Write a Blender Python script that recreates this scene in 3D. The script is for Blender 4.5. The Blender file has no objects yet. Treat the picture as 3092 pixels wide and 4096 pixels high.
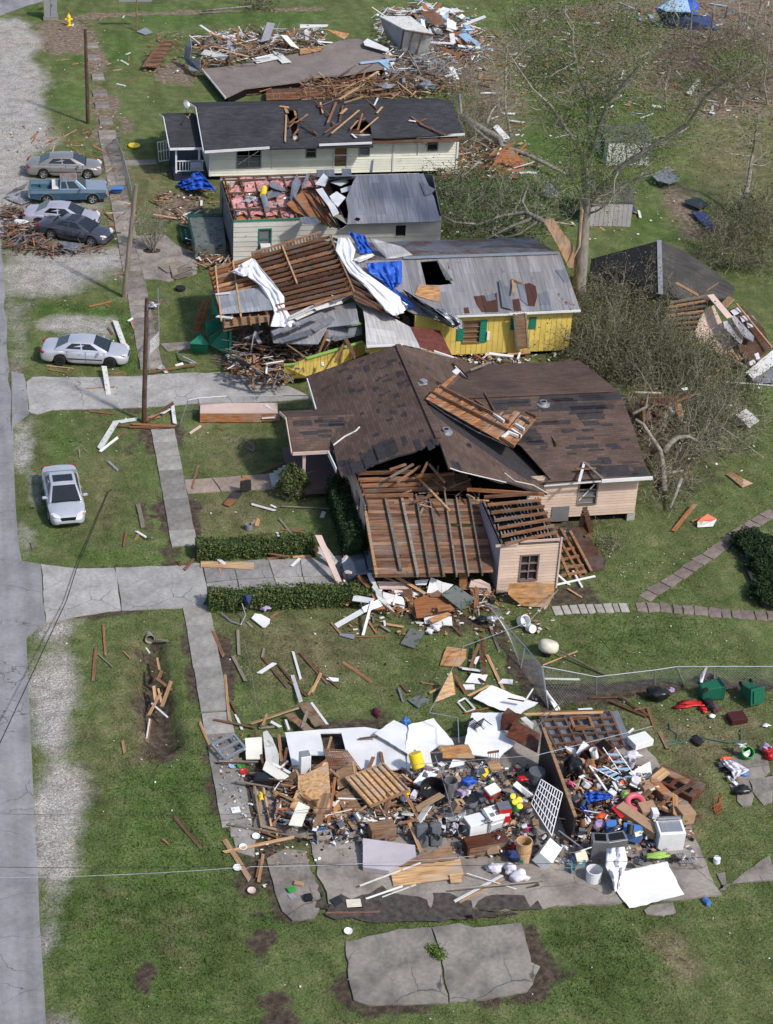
import bpy,bmesh,math,random
import numpy as np
from mathutils import Vector,Matrix,noise
from mathutils.geometry import tessellate_polygon
random.seed(7);rng=np.random.default_rng(7)
S=bpy.context.scene
COL=S.collection
# camera, light, exposure
FPX,PITCH,ROLL,YAW,HC=7910.74,0.549083,0.0576170,0.2168400,50.9557
IW,IH=3092,4096
fw=Vector((math.sin(YAW)*math.cos(PITCH),math.cos(YAW)*math.cos(PITCH),-math.sin(PITCH)))
r0=Vector((math.cos(YAW),-math.sin(YAW),0));u0=r0.cross(fw)
rt=r0*math.cos(ROLL)+u0*math.sin(ROLL);up=-r0*math.sin(ROLL)+u0*math.cos(ROLL)
CAM=Vector((0,0,HC))
cd=bpy.data.cameras.new('camera');co=bpy.data.objects.new('camera',cd);COL.objects.link(co)
cd.sensor_fit='HORIZONTAL';cd.sensor_width=36;cd.lens=FPX/IW*36;cd.clip_start=1;cd.clip_end=3000
M=Matrix((rt,up,-fw)).transposed().to_4x4();M.translation=CAM;co.matrix_world=M
S.camera=co
SUN=Vector((0.46,-0.54,0.74)).normalized()
EL=math.asin(SUN.z);AZ=math.atan2(SUN.x,SUN.y)
w=bpy.data.worlds.new('World');S.world=w;w.use_nodes=True
nt=w.node_tree;bg=nt.nodes['Background']
sky=nt.nodes.new('ShaderNodeTexSky');sky.sky_type='NISHITA';sky.sun_disc=False
sky.sun_elevation=EL;sky.sun_rotation=AZ;sky.dust_density=2.0
nt.links.new(sky.outputs[0],bg.inputs[0]);bg.inputs[1].default_value=0.125
sl=bpy.data.lights.new('sun','SUN');sl.energy=2.9;sl.angle=math.radians(4);sl.color=(1,.955,.89)
so=bpy.data.objects.new('sun',sl);COL.objects.link(so);so.rotation_euler=SUN.to_track_quat('Z','Y').to_euler()
S.view_settings.view_transform='Standard';S.view_settings.look='None'
S.view_settings.exposure=0.28;S.view_settings.gamma=1
S.render.engine='CYCLES';S.cycles.max_bounces=4;S.cycles.diffuse_bounces=2;S.cycles.use_denoising=True
# image point -> place on the ground, on a wall or on a roof
FR=dict(A=(0,0,800),B=(500,0,800),C=(1200,0,900),D=(2092,0,1000),E=(0,550,800),F=(600,350,700),G=(1200,350,800),H=(1900,500,1192),I=(700,650,800),J=(700,950,900),K=(1400,900,1000),L=(2200,1100,892),M=(0,1200,800),N=(1100,1350,900),O=(1700,1400,1000),P=(1250,1850,1200),Q=(2200,1900,892),R=(0,1750,800),S=(600,1550,800),T=(700,2150,800),U=(1250,2250,1000),V=(1900,2400,1192),W=(800,2700,700),X=(1100,2800,600),Y=(1600,2850,650),Z=(2150,2800,700),a=(1000,3250,900),b=(1800,3150,1100),c=(2700,2850,392),d=(0,2400,900),e=(0,3200,1200),f=(1200,3600,1892),z=(0,0,3092))
def ray(f,x,y):
 q=FR[f];k=q[2]/1670
 return fw*FPX+rt*(q[0]+x*k-IW/2)-up*(q[1]+y*k-IH/2)
def at(f,x,y,z=0.):
 d=ray(f,x,y);return CAM+d*((z-HC)/d.z)
def atY(f,x,y,Y):
 d=ray(f,x,y);return CAM+d*(Y/d.y)
def atX(f,x,y,X):
 d=ray(f,x,y);return CAM+d*(X/d.x)
def onp(f,x,y,pl):
 n=(pl[1]-pl[0]).cross(pl[2]-pl[0]);d=ray(f,x,y)
 return CAM+d*((pl[0]-CAM).dot(n)/d.dot(n))
def V3(*a):return Vector(a)
# mesh builder
class MB:
 def __init__(s):s.v=[];s.f=[];s.m=[]
 def face(s,pts,m=0):
  n=len(s.v);s.v+=[Vector(p)for p in pts];s.f.append(tuple(range(n,n+len(pts))));s.m.append(m)
 def raw(s,vs,fs,m=0):
  n=len(s.v);s.v+=[Vector(p)for p in vs];s.f+=[tuple(i+n for i in f)for f in fs];s.m+=[m]*len(fs)
 def box(s,c,sz,rz=0,m=0,mat=None):
  x,y,z=sz[0]/2,sz[1]/2,sz[2]/2
  vs=[Vector((i,j,k))for k in(-z,z)for j in(-y,y)for i in(-x,x)]
  R=mat if mat is not None else Matrix.Rotation(rz,3,'Z')
  s.raw([R@p+Vector(c)for p in vs],[(0,2,3,1),(4,5,7,6),(0,1,5,4),(2,6,7,3),(0,4,6,2),(1,3,7,5)],m)
 def board(s,p,q,w,t,up=None,m=0):
  p,q=Vector(p),Vector(q);x=q-p;L=x.length
  if L<1e-5:return
  x/=L;u=Vector(up)if up is not None else Vector((0,0,1))
  if abs(x.dot(u))>.98:u=Vector((1,0,0))
  y=u.cross(x).normalized();u=x.cross(y)
  s.box((p+q)/2,(L,w,t),0,m,Matrix((x,y,u)).transposed())
 def slab(s,loops,t,n=None,m=0,mside=None):
  loops=[[Vector(p)for p in l]for l in loops]
  o=loops[0]
  if n is None:
   n=Vector((0,0,0))
   for i in range(len(o)):
    a,b=o[i],o[(i+1)%len(o)]
    n+=Vector(((a.y-b.y)*(a.z+b.z),(a.z-b.z)*(a.x+b.x),(a.x-b.x)*(a.y+b.y)))
   n.normalize()
   if n.z<0 or(abs(n.z)<1e-3 and n.y>0):n=-n
  n=Vector(n)
  flat=[p for l in loops for p in l]
  tri=tessellate_polygon(loops)
  tri=[f if(flat[f[1]]-flat[f[0]]).cross(flat[f[2]]-flat[f[0]]).dot(n)>0 else f[::-1]for f in tri]
  s.raw(flat,tri,m)
  s.raw([p-n*t for p in flat],[f[::-1]for f in tri],m if mside is None else mside)
  for l in loops:
   for i in range(len(l)):
    a,b=l[i],l[(i+1)%len(l)]
    s.face([a,b,b-n*t,a-n*t],m if mside is None else mside)
 def tube(s,pts,rad,k=6,m=0,cap=True):
  pts=[Vector(p)for p in pts];n0=len(s.v);prev=None
  for i,p in enumerate(pts):
   d=(pts[min(i+1,len(pts)-1)]-pts[max(i-1,0)])
   d=d.normalized()if d.length>1e-7 else Vector((0,0,1))
   if prev is None:
    a=d.cross(Vector((0,0,1))if abs(d.z)<.9 else Vector((1,0,0))).normalized()
   else:
    a=prev-d*prev.dot(d);a=a.normalized()if a.length>1e-5 else d.orthogonal().normalized()
   prev=a;b=d.cross(a);r=rad[i]if isinstance(rad,(list,tuple))else rad
   for j in range(k):
    t=2*math.pi*j/k;s.v.append(p+(a*math.cos(t)+b*math.sin(t))*r)
  for i in range(len(pts)-1):
   for j in range(k):
    a0=n0+i*k+j;a1=n0+i*k+(j+1)%k
    s.f.append((a0,a1,a1+k,a0+k));s.m.append(m)
  if cap:
   s.f.append(tuple(n0+j for j in range(k))[::-1]);s.m.append(m)
   s.f.append(tuple(n0+(len(pts)-1)*k+j for j in range(k)));s.m.append(m)
 def lathe(s,prof,k=16,c=(0,0,0),mat=None,m=0):
  n0=len(s.v);R=mat or Matrix.Identity(3)
  for r,z in prof:
   for j in range(k):
    t=2*math.pi*j/k;s.v.append(R@Vector((r*math.cos(t),r*math.sin(t),z))+Vector(c))
  for i in range(len(prof)-1):
   for j in range(k):
    a0=n0+i*k+j;a1=n0+i*k+(j+1)%k
    s.f.append((a0,a1,a1+k,a0+k));s.m.append(m)
  s.f.append(tuple(n0+j for j in range(k))[::-1]);s.m.append(m)
  s.f.append(tuple(n0+(len(prof)-1)*k+j for j in range(k)));s.m.append(m)
 def grid(s,fn,nu,nv,m=0):
  n0=len(s.v)
  for i in range(nu+1):
   for j in range(nv+1):s.v.append(Vector(fn(i/nu,j/nv)))
  for i in range(nu):
   for j in range(nv):
    a=n0+i*(nv+1)+j;s.f.append((a,a+nv+1,a+nv+2,a+1));s.m.append(m)
WL={}
SPLIT=set('fascia torn_flashing pink_trim corner_trim downpipe white_edge white_trim cross_brace panel_rafter porch_rafter torn_ridge_flashing dark_stud timber porch_fascia lattice_panel green_wall_edge hanging_metal_strip right_slope_rafter door_handle splintered_rafter roof_batten_'.split())
def set3(o,label=None,cat=None,group=None,kind=None):
 if label:o['label']=label
 if cat:o['category']=cat
 if group:o['group']=group
 if kind:o['kind']=kind
 return o
def mesh_of(name,mb,mats,off,smooth=False,weld=False):
 me=bpy.data.meshes.new(name)
 me.from_pydata([tuple(v-off)for v in mb.v],[],mb.f)
 mats=mats if isinstance(mats,(list,tuple))else[mats]
 for x in mats:me.materials.append(x)
 if len(mats)>1:me.polygons.foreach_set('material_index',mb.m)
 if weld:
  bm=bmesh.new();bm.from_mesh(me);bmesh.ops.remove_doubles(bm,verts=bm.verts,dist=1e-4)
  bmesh.ops.recalc_face_normals(bm,faces=bm.faces);bm.to_mesh(me);bm.free()
 if smooth:me.polygons.foreach_set('use_smooth',[True]*len(me.polygons))
 me.update();return me
def base_of(mb):
 a=np.array([tuple(v)for v in mb.v]);lo,hi=a.min(0),a.max(0)
 return Vector(((lo[0]+hi[0])/2,(lo[1]+hi[1])/2,lo[2]))
def obj(name,mb,mats,parent=None,label=None,cat=None,group=None,kind=None,smooth=False,weld=False,bevel=0,sub=0,solid=0):
 if not mb.v:return None
 if parent is not None and name in SPLIT:
  pa=list(range(len(mb.v)))
  def root(i):
   while pa[i]!=i:pa[i]=pa[pa[i]];i=pa[i]
   return i
  for f in mb.f:
   for i in f[1:]:pa[root(i)]=root(f[0])
  gr={}
  for f,m in zip(mb.f,mb.m):gr.setdefault(root(f[0]),[]).append((f,m))
  if len(gr)>1:
   for fs in gr.values():
    one=MB()
    for f,m in fs:one.face([mb.v[i]for i in f],m)
    o=obj(name+' ',one,mats,parent,label,weld=True);o.name=name
   return o
 off=Vector((0,0,0))
 if parent is not None:
  q=parent
  while q is not None:off=off+WL.get(q.name,Vector((0,0,0)));q=q.parent
 else:off=base_of(mb)
 me=mesh_of(name,mb,mats,off,smooth,weld)
 o=bpy.data.objects.new(name,me);COL.objects.link(o)
 if parent is not None:o.parent=parent
 else:o.location=off;WL[o.name]=off.copy()
 if solid:
  md=o.modifiers.new('solid','SOLIDIFY');md.thickness=solid;md.offset=0
 if bevel:
  md=o.modifiers.new('bevel','BEVEL');md.width=bevel;md.segments=2;md.limit_method='ANGLE'
 if sub:
  md=o.modifiers.new('sub','SUBSURF');md.levels=sub;md.render_levels=sub
 return set3(o,label,cat,group,kind)
def thing(name,label,cat,loc=(0,0,0),group=None):
 o=bpy.data.objects.new(name,None);COL.objects.link(o);o.location=loc;WL[o.name]=Vector(loc)
 return set3(o,label,cat,group)
def dup(root,loc,rz=0,label=None):
 r=root.copy();COL.objects.link(r);r.location=loc;r.rotation_euler=(0,0,rz)
 if label:r['label']=label
 for ch in root.children:
  c=ch.copy();COL.objects.link(c);c.parent=r
  for g in ch.children:
   d=g.copy();COL.objects.link(d);d.parent=c
 return r
 # materials
class NB:
 def __init__(s,name):
  s.mat=bpy.data.materials.new(name);s.mat.use_nodes=True;s.t=s.mat.node_tree
  s.b=s.t.nodes['Principled BSDF'];s.tc=s.n('TexCoord')
  s.co=s.tc.outputs['Object']
 def n(s,ty):return s.t.nodes.new('ShaderNode'+ty)
 def l(s,a,b):s.t.links.new(a,b)
 def put(s,sock,v):
  if isinstance(v,bpy.types.NodeSocket):s.l(v,sock)
  elif isinstance(v,(tuple,list))and len(v)==3 and sock.type=='RGBA':sock.default_value=(*v,1)
  else:sock.default_value=v
 def map(s,sc=(1,1,1),rot=(0,0,0),loc=(0,0,0),vec=None):
  m=s.n('Mapping');s.l(vec or s.co,m.inputs[0]);m.inputs['Scale'].default_value=sc
  m.inputs['Rotation'].default_value=rot;m.inputs['Location'].default_value=loc;return m.outputs[0]
 def noise(s,sc,det=3,vec=None,dist=0,rough=.55):
  m=s.n('TexNoise');s.l(vec or s.co,m.inputs['Vector']);m.inputs['Scale'].default_value=sc
  m.inputs['Detail'].default_value=det;m.inputs['Distortion'].default_value=dist;m.inputs['Roughness'].default_value=rough
  return m.outputs['Fac']
 def vor(s,sc,feat='F1',vec=None,out='Distance'):
  m=s.n('TexVoronoi');m.feature=feat;s.l(vec or s.co,m.inputs['Vector']);m.inputs['Scale'].default_value=sc
  return m.outputs[out]
 def ramp(s,fac,st):
  m=s.n('ValToRGB');s.put(m.inputs[0],fac);e=m.color_ramp.elements
  while len(e)<len(st):e.new(.5)
  for i,(p,c)in enumerate(st):
   e[i].position=p;e[i].color=(*c,1)if isinstance(c,(tuple,list))else(c,c,c,1)
  return m.outputs[0]
 def mix(s,fac,a,b,mode='MIX'):
  m=s.n('Mix');m.data_type='RGBA';m.blend_type=mode
  s.put(m.inputs[0],fac);s.put(m.inputs[6],a);s.put(m.inputs[7],b);return m.outputs[2]
 def math(s,op,a,b=0.,c=None):
  m=s.n('Math');m.operation=op;s.put(m.inputs[0],a);s.put(m.inputs[1],b)
  if c is not None:s.put(m.inputs[2],c)
  return m.outputs[0]
 def rnd(s):return s.n('ObjectInfo').outputs['Random']
 def isl(s):return s.n('NewGeometry').outputs['Random Per Island']
 def bump(s,h,st=.5,d=.02):
  m=s.n('Bump');s.put(m.inputs['Height'],h);m.inputs['Strength'].default_value=st;m.inputs['Distance'].default_value=d
  s.l(m.outputs[0],s.b.inputs['Normal'])
 def done(s,col,rough=.8,metal=0.,spec=.3):
  s.put(s.b.inputs['Base Color'],col);s.put(s.b.inputs['Roughness'],rough);s.put(s.b.inputs['Metallic'],metal)
  s.b.inputs['Specular IOR Level'].default_value=spec;return s.mat
def sc(c,k):return tuple(min(1,x*k)for x in c)
def wood(name,c,var=.5,grain=(1.3,16,16)):
 b=NB(name);g=b.noise(1,4,b.map(grain));g2=b.noise(1.4,3)
 v=b.math('FRACT',b.math('ADD',b.rnd(),b.math('MULTIPLY',b.isl(),3.7)))
 col=b.ramp(g,[(.3,sc(c,.5)),(.5,c),(.72,sc(c,1.45))])
 grey=(c[0]*.55+.08,c[0]*.5+.075,c[0]*.45+.065)
 col=b.mix(b.ramp(g2,[(.48,0.),(.68,.6)]),col,grey)
 col=b.mix(1.,col,b.ramp(v,[(0.,1-var*.75),(1.,1+var*.5)]),'MULTIPLY')
 b.bump(g,.4,.01);return b.done(col,.8,0,.2)
def paint(name,c,chip=None,amt=.62,rough=.6,dirt=.8,fine=25):
 b=NB(name);g=b.noise(.9,4);g2=b.noise(fine,3)
 col=b.mix(b.ramp(g,[(.35,0.),(.75,1.)]),c,sc(c,dirt))
 col=b.mix(1.,col,b.ramp(b.math('FRACT',b.math('ADD',b.rnd(),b.isl())),[(0.,.9),(1.,1.06)]),'MULTIPLY')
 if chip:col=b.mix(b.ramp(b.noise(3.2,8,None,.4,.7),[(amt,0.),(amt+.04,1.)]),col,chip)
 b.bump(g2,.15,.005);return b.done(col,rough)
def plain(name,c,rough=.5,metal=0.,spec=.4,var=.12,coat=0.):
 b=NB(name);g=b.noise(4,3)
 col=b.mix(b.ramp(g,[(.3,0.),(.7,1.)]),sc(c,1-var),sc(c,1+var*.5))
 if coat:b.b.inputs['Coat Weight'].default_value=coat;b.b.inputs['Coat Roughness'].default_value=.06
 return b.done(col,rough,metal,spec)
def shingle(name,c,rot=0,bw=.9,rh=.15):
 b=NB(name);m=b.n('TexBrick');b.l(b.map((1,1,1),(0,0,rot)),m.inputs[0])
 m.inputs['Color1'].default_value=(*sc(c,.8),1);m.inputs['Color2'].default_value=(*sc(c,1.18),1)
 m.inputs['Mortar'].default_value=(*sc(c,.66),1);m.inputs['Scale'].default_value=1;m.inputs['Mortar Size'].default_value=.012
 m.inputs['Brick Width'].default_value=bw;m.inputs['Row Height'].default_value=rh;m.inputs['Mortar Smooth'].default_value=.3
 g=b.noise(.55,5);g2=b.noise(30,3)
 col=b.mix(1.,m.outputs[0],b.ramp(g,[(.3,.72),(.7,1.18)]),'MULTIPLY')
 col=b.mix(1.,col,b.ramp(g2,[(.3,.8),(.7,1.2)]),'MULTIPLY')
 b.bump(b.math('ADD',m.outputs[1],b.math('MULTIPLY',g2,-.8)),-.5,.012);return b.done(col,.9,0,.15)
def tin(name,c,rust=.6,rc=(.10,.045,.028),rot=0,rib=75,met=.35,rough=.5,sheets=.65,streak=1.):
 b=NB(name);v=b.map((1,1,1),(0,0,rot))
 wv=b.n('TexWave');wv.inputs['Scale'].default_value=rib/6.283/2;wv.inputs['Distortion'].default_value=0;b.l(v,wv.inputs[0])
 st=b.noise(1,4,b.map((9,.6,.6),(0,0,rot)))
 m=b.n('TexBrick');b.l(b.map((1,1,1),(0,0,rot+math.pi/2)),m.inputs[0])
 m.inputs['Color1'].default_value=(.78,.78,.78,1);m.inputs['Color2'].default_value=(1.12,1.12,1.12,1);m.inputs['Mortar'].default_value=(.55,.55,.55,1)
 m.inputs['Mortar Size'].default_value=.008;m.inputs['Brick Width'].default_value=2.4;m.inputs['Row Height'].default_value=sheets;m.inputs['Scale'].default_value=1
 col=b.ramp(st,[(.3,sc(c,1-.35*streak)),(.6,c),(.8,sc(c,1+.2*streak))])
 col=b.mix(1.,col,m.outputs[0],'MULTIPLY')
 r=b.math('ADD',b.noise(.8,6,None,.3,.65),b.math('MULTIPLY',b.math('SUBTRACT',st,.5),.35))
 rm=b.ramp(r,[(rust,0.),(rust+.07,1.)])
 col=b.mix(rm,col,b.ramp(b.noise(5,4),[(.3,sc(rc,.6)),(.7,sc(rc,1.5))]))
 b.bump(wv.outputs[1],.6,.02)
 return b.done(col,rough,b.math('MULTIPLY',b.math('SUBTRACT',1.,rm),met),.4)
def conc(name,c,stain=.35,cracks=0.):
 b=NB(name);g=b.noise(.8,5);g2=b.noise(6,5);g3=b.noise(60,2)
 col=b.ramp(g,[(.28,sc(c,1-stain)),(.55,c),(.78,sc(c,1.2))])
 col=b.mix(1.,col,b.ramp(g2,[(.3,.82),(.7,1.12)]),'MULTIPLY')
 col=b.mix(1.,col,b.ramp(g3,[(.3,.86),(.7,1.12)]),'MULTIPLY')
 col=b.mix(1.,col,b.ramp(b.rnd(),[(0.,.70),(1.,1.14)]),'MULTIPLY')
 if cracks:
  dv=b.n('VectorMath');dv.operation='ADD';b.l(b.co,dv.inputs[0])
  nz=b.n('TexNoise');nz.inputs['Scale'].default_value=1.5;nz.inputs['Detail'].default_value=4;b.l(b.co,nz.inputs['Vector'])
  sv=b.n('VectorMath');sv.operation='SCALE';b.l(nz.outputs['Color'],sv.inputs[0]);sv.inputs['Scale'].default_value=.45
  b.l(sv.outputs[0],dv.inputs[1])
  e=b.vor(cracks,'DISTANCE_TO_EDGE',dv.outputs[0])
  gate=b.ramp(b.noise(.25,2),[(.42,0.),(.55,1.)])
  ck=b.math('MULTIPLY',b.ramp(e,[(.0,1.),(.012*cracks+.004,0.)]),gate)
  col=b.mix(b.math('MULTIPLY',ck,.75),col,(.03,.028,.025))
 b.bump(b.math('ADD',g2,b.math('MULTIPLY',g3,.3)),.3,.02);return b.done(col,.9,0,.2)
m_dwood=wood('weathered_dark_wood',(.13,.066,.04));m_wood=wood('brown_lumber',(.24,.115,.06))
m_lwood=wood('pale_lumber',(.42,.25,.13));m_gwood=wood('grey_lumber',(.21,.175,.145));m_owood=wood('orange_sheathing',(.33,.135,.055))
m_ply=wood('plywood',(.40,.21,.09),.3,(2,7,7));m_osb=wood('chipboard',(.56,.34,.17),.2,(7,9,9));m_tan=wood('tan_veneer',(.50,.31,.16),.15,(1,10,10))
m_brownpan=wood('brown_panelling',(.22,.13,.075),.2,(1,8,8));m_redwood=wood('mahogany_veneer',(.10,.032,.018),.3,(1,10,10))
m_white=paint('white_paint',(.72,.73,.73),(.32,.3,.27),.70);m_wboard=paint('white_wallboard',(.80,.81,.83),(.50,.47,.43),.73,.6,.80)
m_wchip=paint('worn_white_paint',(.66,.66,.64),(.33,.29,.24),.58);m_cream=paint('cream_siding',(.80,.785,.685),(.3,.26,.18),.69,.5)
m_pink=paint('pink_siding',(.61,.465,.375),(.55,.5,.47),.74);m_pinkp=paint('pale_pink_board',(.62,.47,.42),(.4,.25,.2),.72)
m_yellow=paint('yellow_siding',(.72,.54,.135),(.50,.42,.20),.64,.7,.78);m_greenp=paint('dark_green_paint',(.012,.07,.05),None);m_teal=paint('teal_shutter',(.02,.20,.13),(.05,.1,.08),.66)
m_lime=paint('lime_trim',(.25,.45,.10),None);m_navy=paint('navy_paint',(.025,.03,.06),None);m_grey=paint('grey_paint',(.26,.27,.30),(.14,.13,.12),.62)
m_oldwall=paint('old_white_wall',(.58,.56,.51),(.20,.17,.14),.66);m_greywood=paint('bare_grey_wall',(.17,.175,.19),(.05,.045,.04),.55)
m_greydeck=paint('grey_green_deck',(.15,.16,.15),(.02,.07,.05),.55)
m_felt=plain('roofing_felt',(.044,.041,.045),.85,0,.2,.25);m_shb=shingle('brown_shingles_across',(.112,.076,.063),0,.45);m_shbv=shingle('brown_shingles_along',(.112,.076,.063),math.pi/2,.45)
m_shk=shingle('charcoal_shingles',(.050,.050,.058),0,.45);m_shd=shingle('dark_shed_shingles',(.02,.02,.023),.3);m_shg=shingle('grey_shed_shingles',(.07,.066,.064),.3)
m_tin=tin('galvanised_roof',(.40,.40,.44),.78);m_tinr=tin('rusty_roof',(.22,.18,.18),.44);m_tinw=tin('white_metal_roof',(.55,.54,.55),.64,(.25,.19,.16),math.pi/2,75,.1,.6)
m_tinb=tin('blue_grey_metal',(.27,.29,.34),.72,rot=0);m_rusts=tin('rust_red_sheet',(.13,.06,.045),.7,(.09,.04,.03));m_tinred=plain('red_roof_paint',(.14,.042,.035),.65,0,.3,.3);m_tinpatch=tin('patched_galvanised',(.37,.36,.375),.635)
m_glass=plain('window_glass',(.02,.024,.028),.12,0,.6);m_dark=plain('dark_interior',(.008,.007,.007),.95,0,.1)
m_glassg=plain('pale_screen',(.17,.17,.18),.4,0,.4)
m_tarp=plain('blue_tarpaulin',(.025,.11,.52),.45,0,.4,.2);m_plast=plain('white_plastic_sheet',(.80,.80,.84),.5,0,.4,.1)
m_black=plain('black_plastic',(.012,.012,.014),.35,0,.5);m_iron=plain('dark_iron',(.03,.028,.027),.6,.3);m_galv=plain('galvanised_steel',(.42,.44,.47),.4,.6)
m_rub=plain('tyre_rubber',(.015,.015,.016),.85);m_hub=plain('alloy_rim',(.45,.46,.48),.35,.7);m_lamp=plain('lamp_glass',(.6,.6,.62),.1,0,.6);m_amber=plain('amber_lamp',(.7,.2,.04),.2);m_redl=plain('red_lamp',(.25,.01,.015),.2)
m_chrome=plain('chrome',(.6,.6,.62),.2,.9);m_insul=plain('pink_insulation',(.58,.30,.29),.95,0,.1,.35);m_foil=plain('foil_face',(.5,.5,.53),.35,.5)
m_ewhite=plain('white_enamel',(.76,.77,.79),.3,0,.5,.06);m_card=plain('cardboard',(.36,.235,.15),.85,0,.2);m_red=plain('red_plastic',(.50,.02,.02),.4);m_orange=plain('orange_plastic',(.68,.11,.03),.4)
m_blue=plain('blue_plastic',(.07,.19,.48),.4);m_lblue=plain('pale_blue_plastic',(.30,.45,.62),.5);m_yel=plain('yellow_plastic',(.80,.58,.02),.4);m_pinkpl=plain('pink_plastic',(.70,.08,.25),.5);m_lav=plain('lavender_cloth',(.42,.32,.52),.8)
m_gbin=plain('green_bin_plastic',(.010,.115,.065),.45,0,.4);m_lgreen=plain('lime_plastic',(.30,.48,.10),.5);m_toygreen=plain('green_toy_plastic',(.03,.28,.05),.4);m_gcloth=plain('grey_cloth',(.10,.11,.13),.95);m_wcloth=plain('white_cloth',(.66,.64,.70),.9,0,.1,.2)
m_bcloth=plain('black_cloth',(.015,.014,.018),.95);m_ncloth=plain('navy_cloth',(.03,.05,.14),.95);m_maroon=plain('maroon_cloth',(.09,.01,.025),.95);m_cream2=plain('cream_plastic',(.66,.62,.50),.4);m_silver=plain('brushed_metal',(.38,.38,.39),.35,.7);m_stone=conc('cinder_block',(.36,.34,.32))
m_bark=wood('grey_bark',(.255,.235,.205),.25,(5,5,1.5));m_twig=wood('pale_twigs',(.31,.285,.24),.4);m_brush=wood('brush_twigs',(.25,.225,.165),.8);m_split=wood('split_heartwood',(.44,.28,.17),.3,(6,6,1))
def leafm(name,c):
 b=NB(name);col=b.mix(1.,c,b.ramp(b.isl(),[(0.,.45),(1.,1.5)]),'MULTIPLY')
 b.b.inputs['Transmission Weight'].default_value=0;return b.done(col,.7,0,.2)
m_leaf=leafm('spring_leaves',(.095,.15,.03));m_hedge=leafm('hedge_leaves',(.078,.105,.032));m_dkleaf=leafm('dark_leaves',(.022,.042,.015));m_olive=leafm('olive_leaves',(.10,.105,.05));m_pine=leafm('evergreen_leaves',(.05,.095,.02))
m_pole=wood('creosote_pole',(.085,.045,.03),.2,(8,8,.6));m_gpole=wood('weathered_pole',(.27,.22,.18),.2,(8,8,.6))
m_conc=conc('sidewalk_concrete',(.30,.285,.265),.3);m_drive=conc('driveway_concrete',(.33,.32,.31),.28,.35);m_slab=conc('old_slab',(.29,.258,.23),.5,.3);m_patio=conc('patio_concrete',(.235,.215,.192),.5,.28);m_paver=conc('stone_paver',(.235,.19,.17),.3);m_gpaver=conc('grey_paver',(.36,.34,.31),.15)
m_walk=conc('front_walk',(.33,.26,.215),.2);m_slabpink=conc('bare_house_slab',(.29,.245,.225),.25)
# ground
def axis(lo,hi,step,far):
 a=list(np.arange(lo,hi+step/2,step));k=step*2
 L=[];x=lo
 while x>far[0]:x-=k;k*=1.6;L.append(x)
 R=[];x=a[-1];k=step*2
 while x<far[1]:x+=k;k*=1.6;R.append(x)
 return np.array(L[::-1]+a+R)
gx=axis(-6,74,.28,(-700,800));gy=axis(44,172,.30,(-400,1600))
GX,GY=np.meshgrid(gx,gy,indexing='ij');GZ=np.zeros_like(GX)
def sdist(poly):
 P=np.array(poly);ins=np.zeros(GX.shape,bool);dm=np.full(GX.shape,1e9)
 for i in range(len(P)):
  a,b=P[i],P[(i+1)%len(P)]
  d=b-a;t=np.clip(((GX-a[0])*d[0]+(GY-a[1])*d[1])/(d@d+1e-9),0,1)
  dm=np.minimum(dm,np.hypot(GX-a[0]-t*d[0],GY-a[1]-t*d[1]))
  c=((a[1]>GY)!=(b[1]>GY))&(GX<(b[0]-a[0])*(GY-a[1])/(b[1]-a[1]+1e-12)+a[0]);ins^=c
 return np.where(ins,dm,-dm)
def pxy(f,*pts):return[tuple(at(f,x,y))[:2]for x,y in pts]
def wob(scale,amp):
 a=np.zeros(GX.shape)
 for k in range(5):
  th=rng.uniform(0,6.28,3);f_=scale*1.9**k
  for j in range(3):a+=np.sin((GX*math.cos(th[j])+GY*math.sin(th[j]))*f_+rng.uniform(0,6.28))*amp/1.6**k
 return a
WOB=wob(.9,.17)
att={k:np.zeros(GX.shape)for k in('gravel','dirt','dry','lush')}
def lay(k,poly,feather,amt=1.):
 s=np.clip((sdist(poly)+WOB)/(feather*1.9)+.5,0,1);s=s*s*(3-2*s)*amt
 att[k]=np.maximum(att[k],s)
lay('gravel',pxy('A',(-600,150),(60,160),(150,140),(270,190),(310,330),(330,480),(370,640),(380,850),(350,1060),(330,1250),(-600,1250)),1.2,1.)
lay('gravel',pxy('E',(-500,-300),(420,-250),(430,60),(330,130),(260,330),(300,560),(240,800),(20,820),(-300,760)),1.6,1.)
lay('gravel',pxy('E',(10,950),(300,900),(620,930),(880,920),(1040,960),(1030,1060),(900,1080),(800,1180),(640,1300),(20,1300)),2.2,1.)
lay('gravel',pxy('E',(200,300),(860,330),(900,700),(700,900),(250,800)),1.5,.55)
lay('gravel',pxy('M',(330,190),(520,130),(760,140),(930,170),(960,260),(880,300),(500,280),(300,240)),.9,.85)
lay('gravel',pxy('M',(50,0),(250,20),(220,150),(330,400),(250,560),(100,600),(60,300)),1.3,.55)
lay('gravel',pxy('M',(110,1060),(260,960),(330,1000),(250,1250),(240,1400),(120,1450)),.8,.75)
lay('gravel',pxy('R',(110,0),(230,0),(190,200),(380,300),(340,620),(260,560),(200,300),(120,300)),.7,.6)
lay('gravel',pxy('R',(150,700),(260,800),(290,960),(180,1030)),.8,.5)
lay('gravel',pxy('d',(330,170),(470,130),(560,170),(570,280),(540,500),(620,740),(500,840),(560,1100),(600,1260),(640,1420),(600,1670),(270,1670),(250,1200),(220,850),(300,560),(350,330),(260,260)),1.2,.98)
lay('gravel',pxy('d',(195,290),(330,250),(290,420),(250,560),(215,560)),.7,.55)
lay('gravel',pxy('e',(200,0),(480,0),(420,160),(370,260),(380,440),(300,600),(270,760),(250,960),(230,700),(215,300)),1.0,.98)
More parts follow.
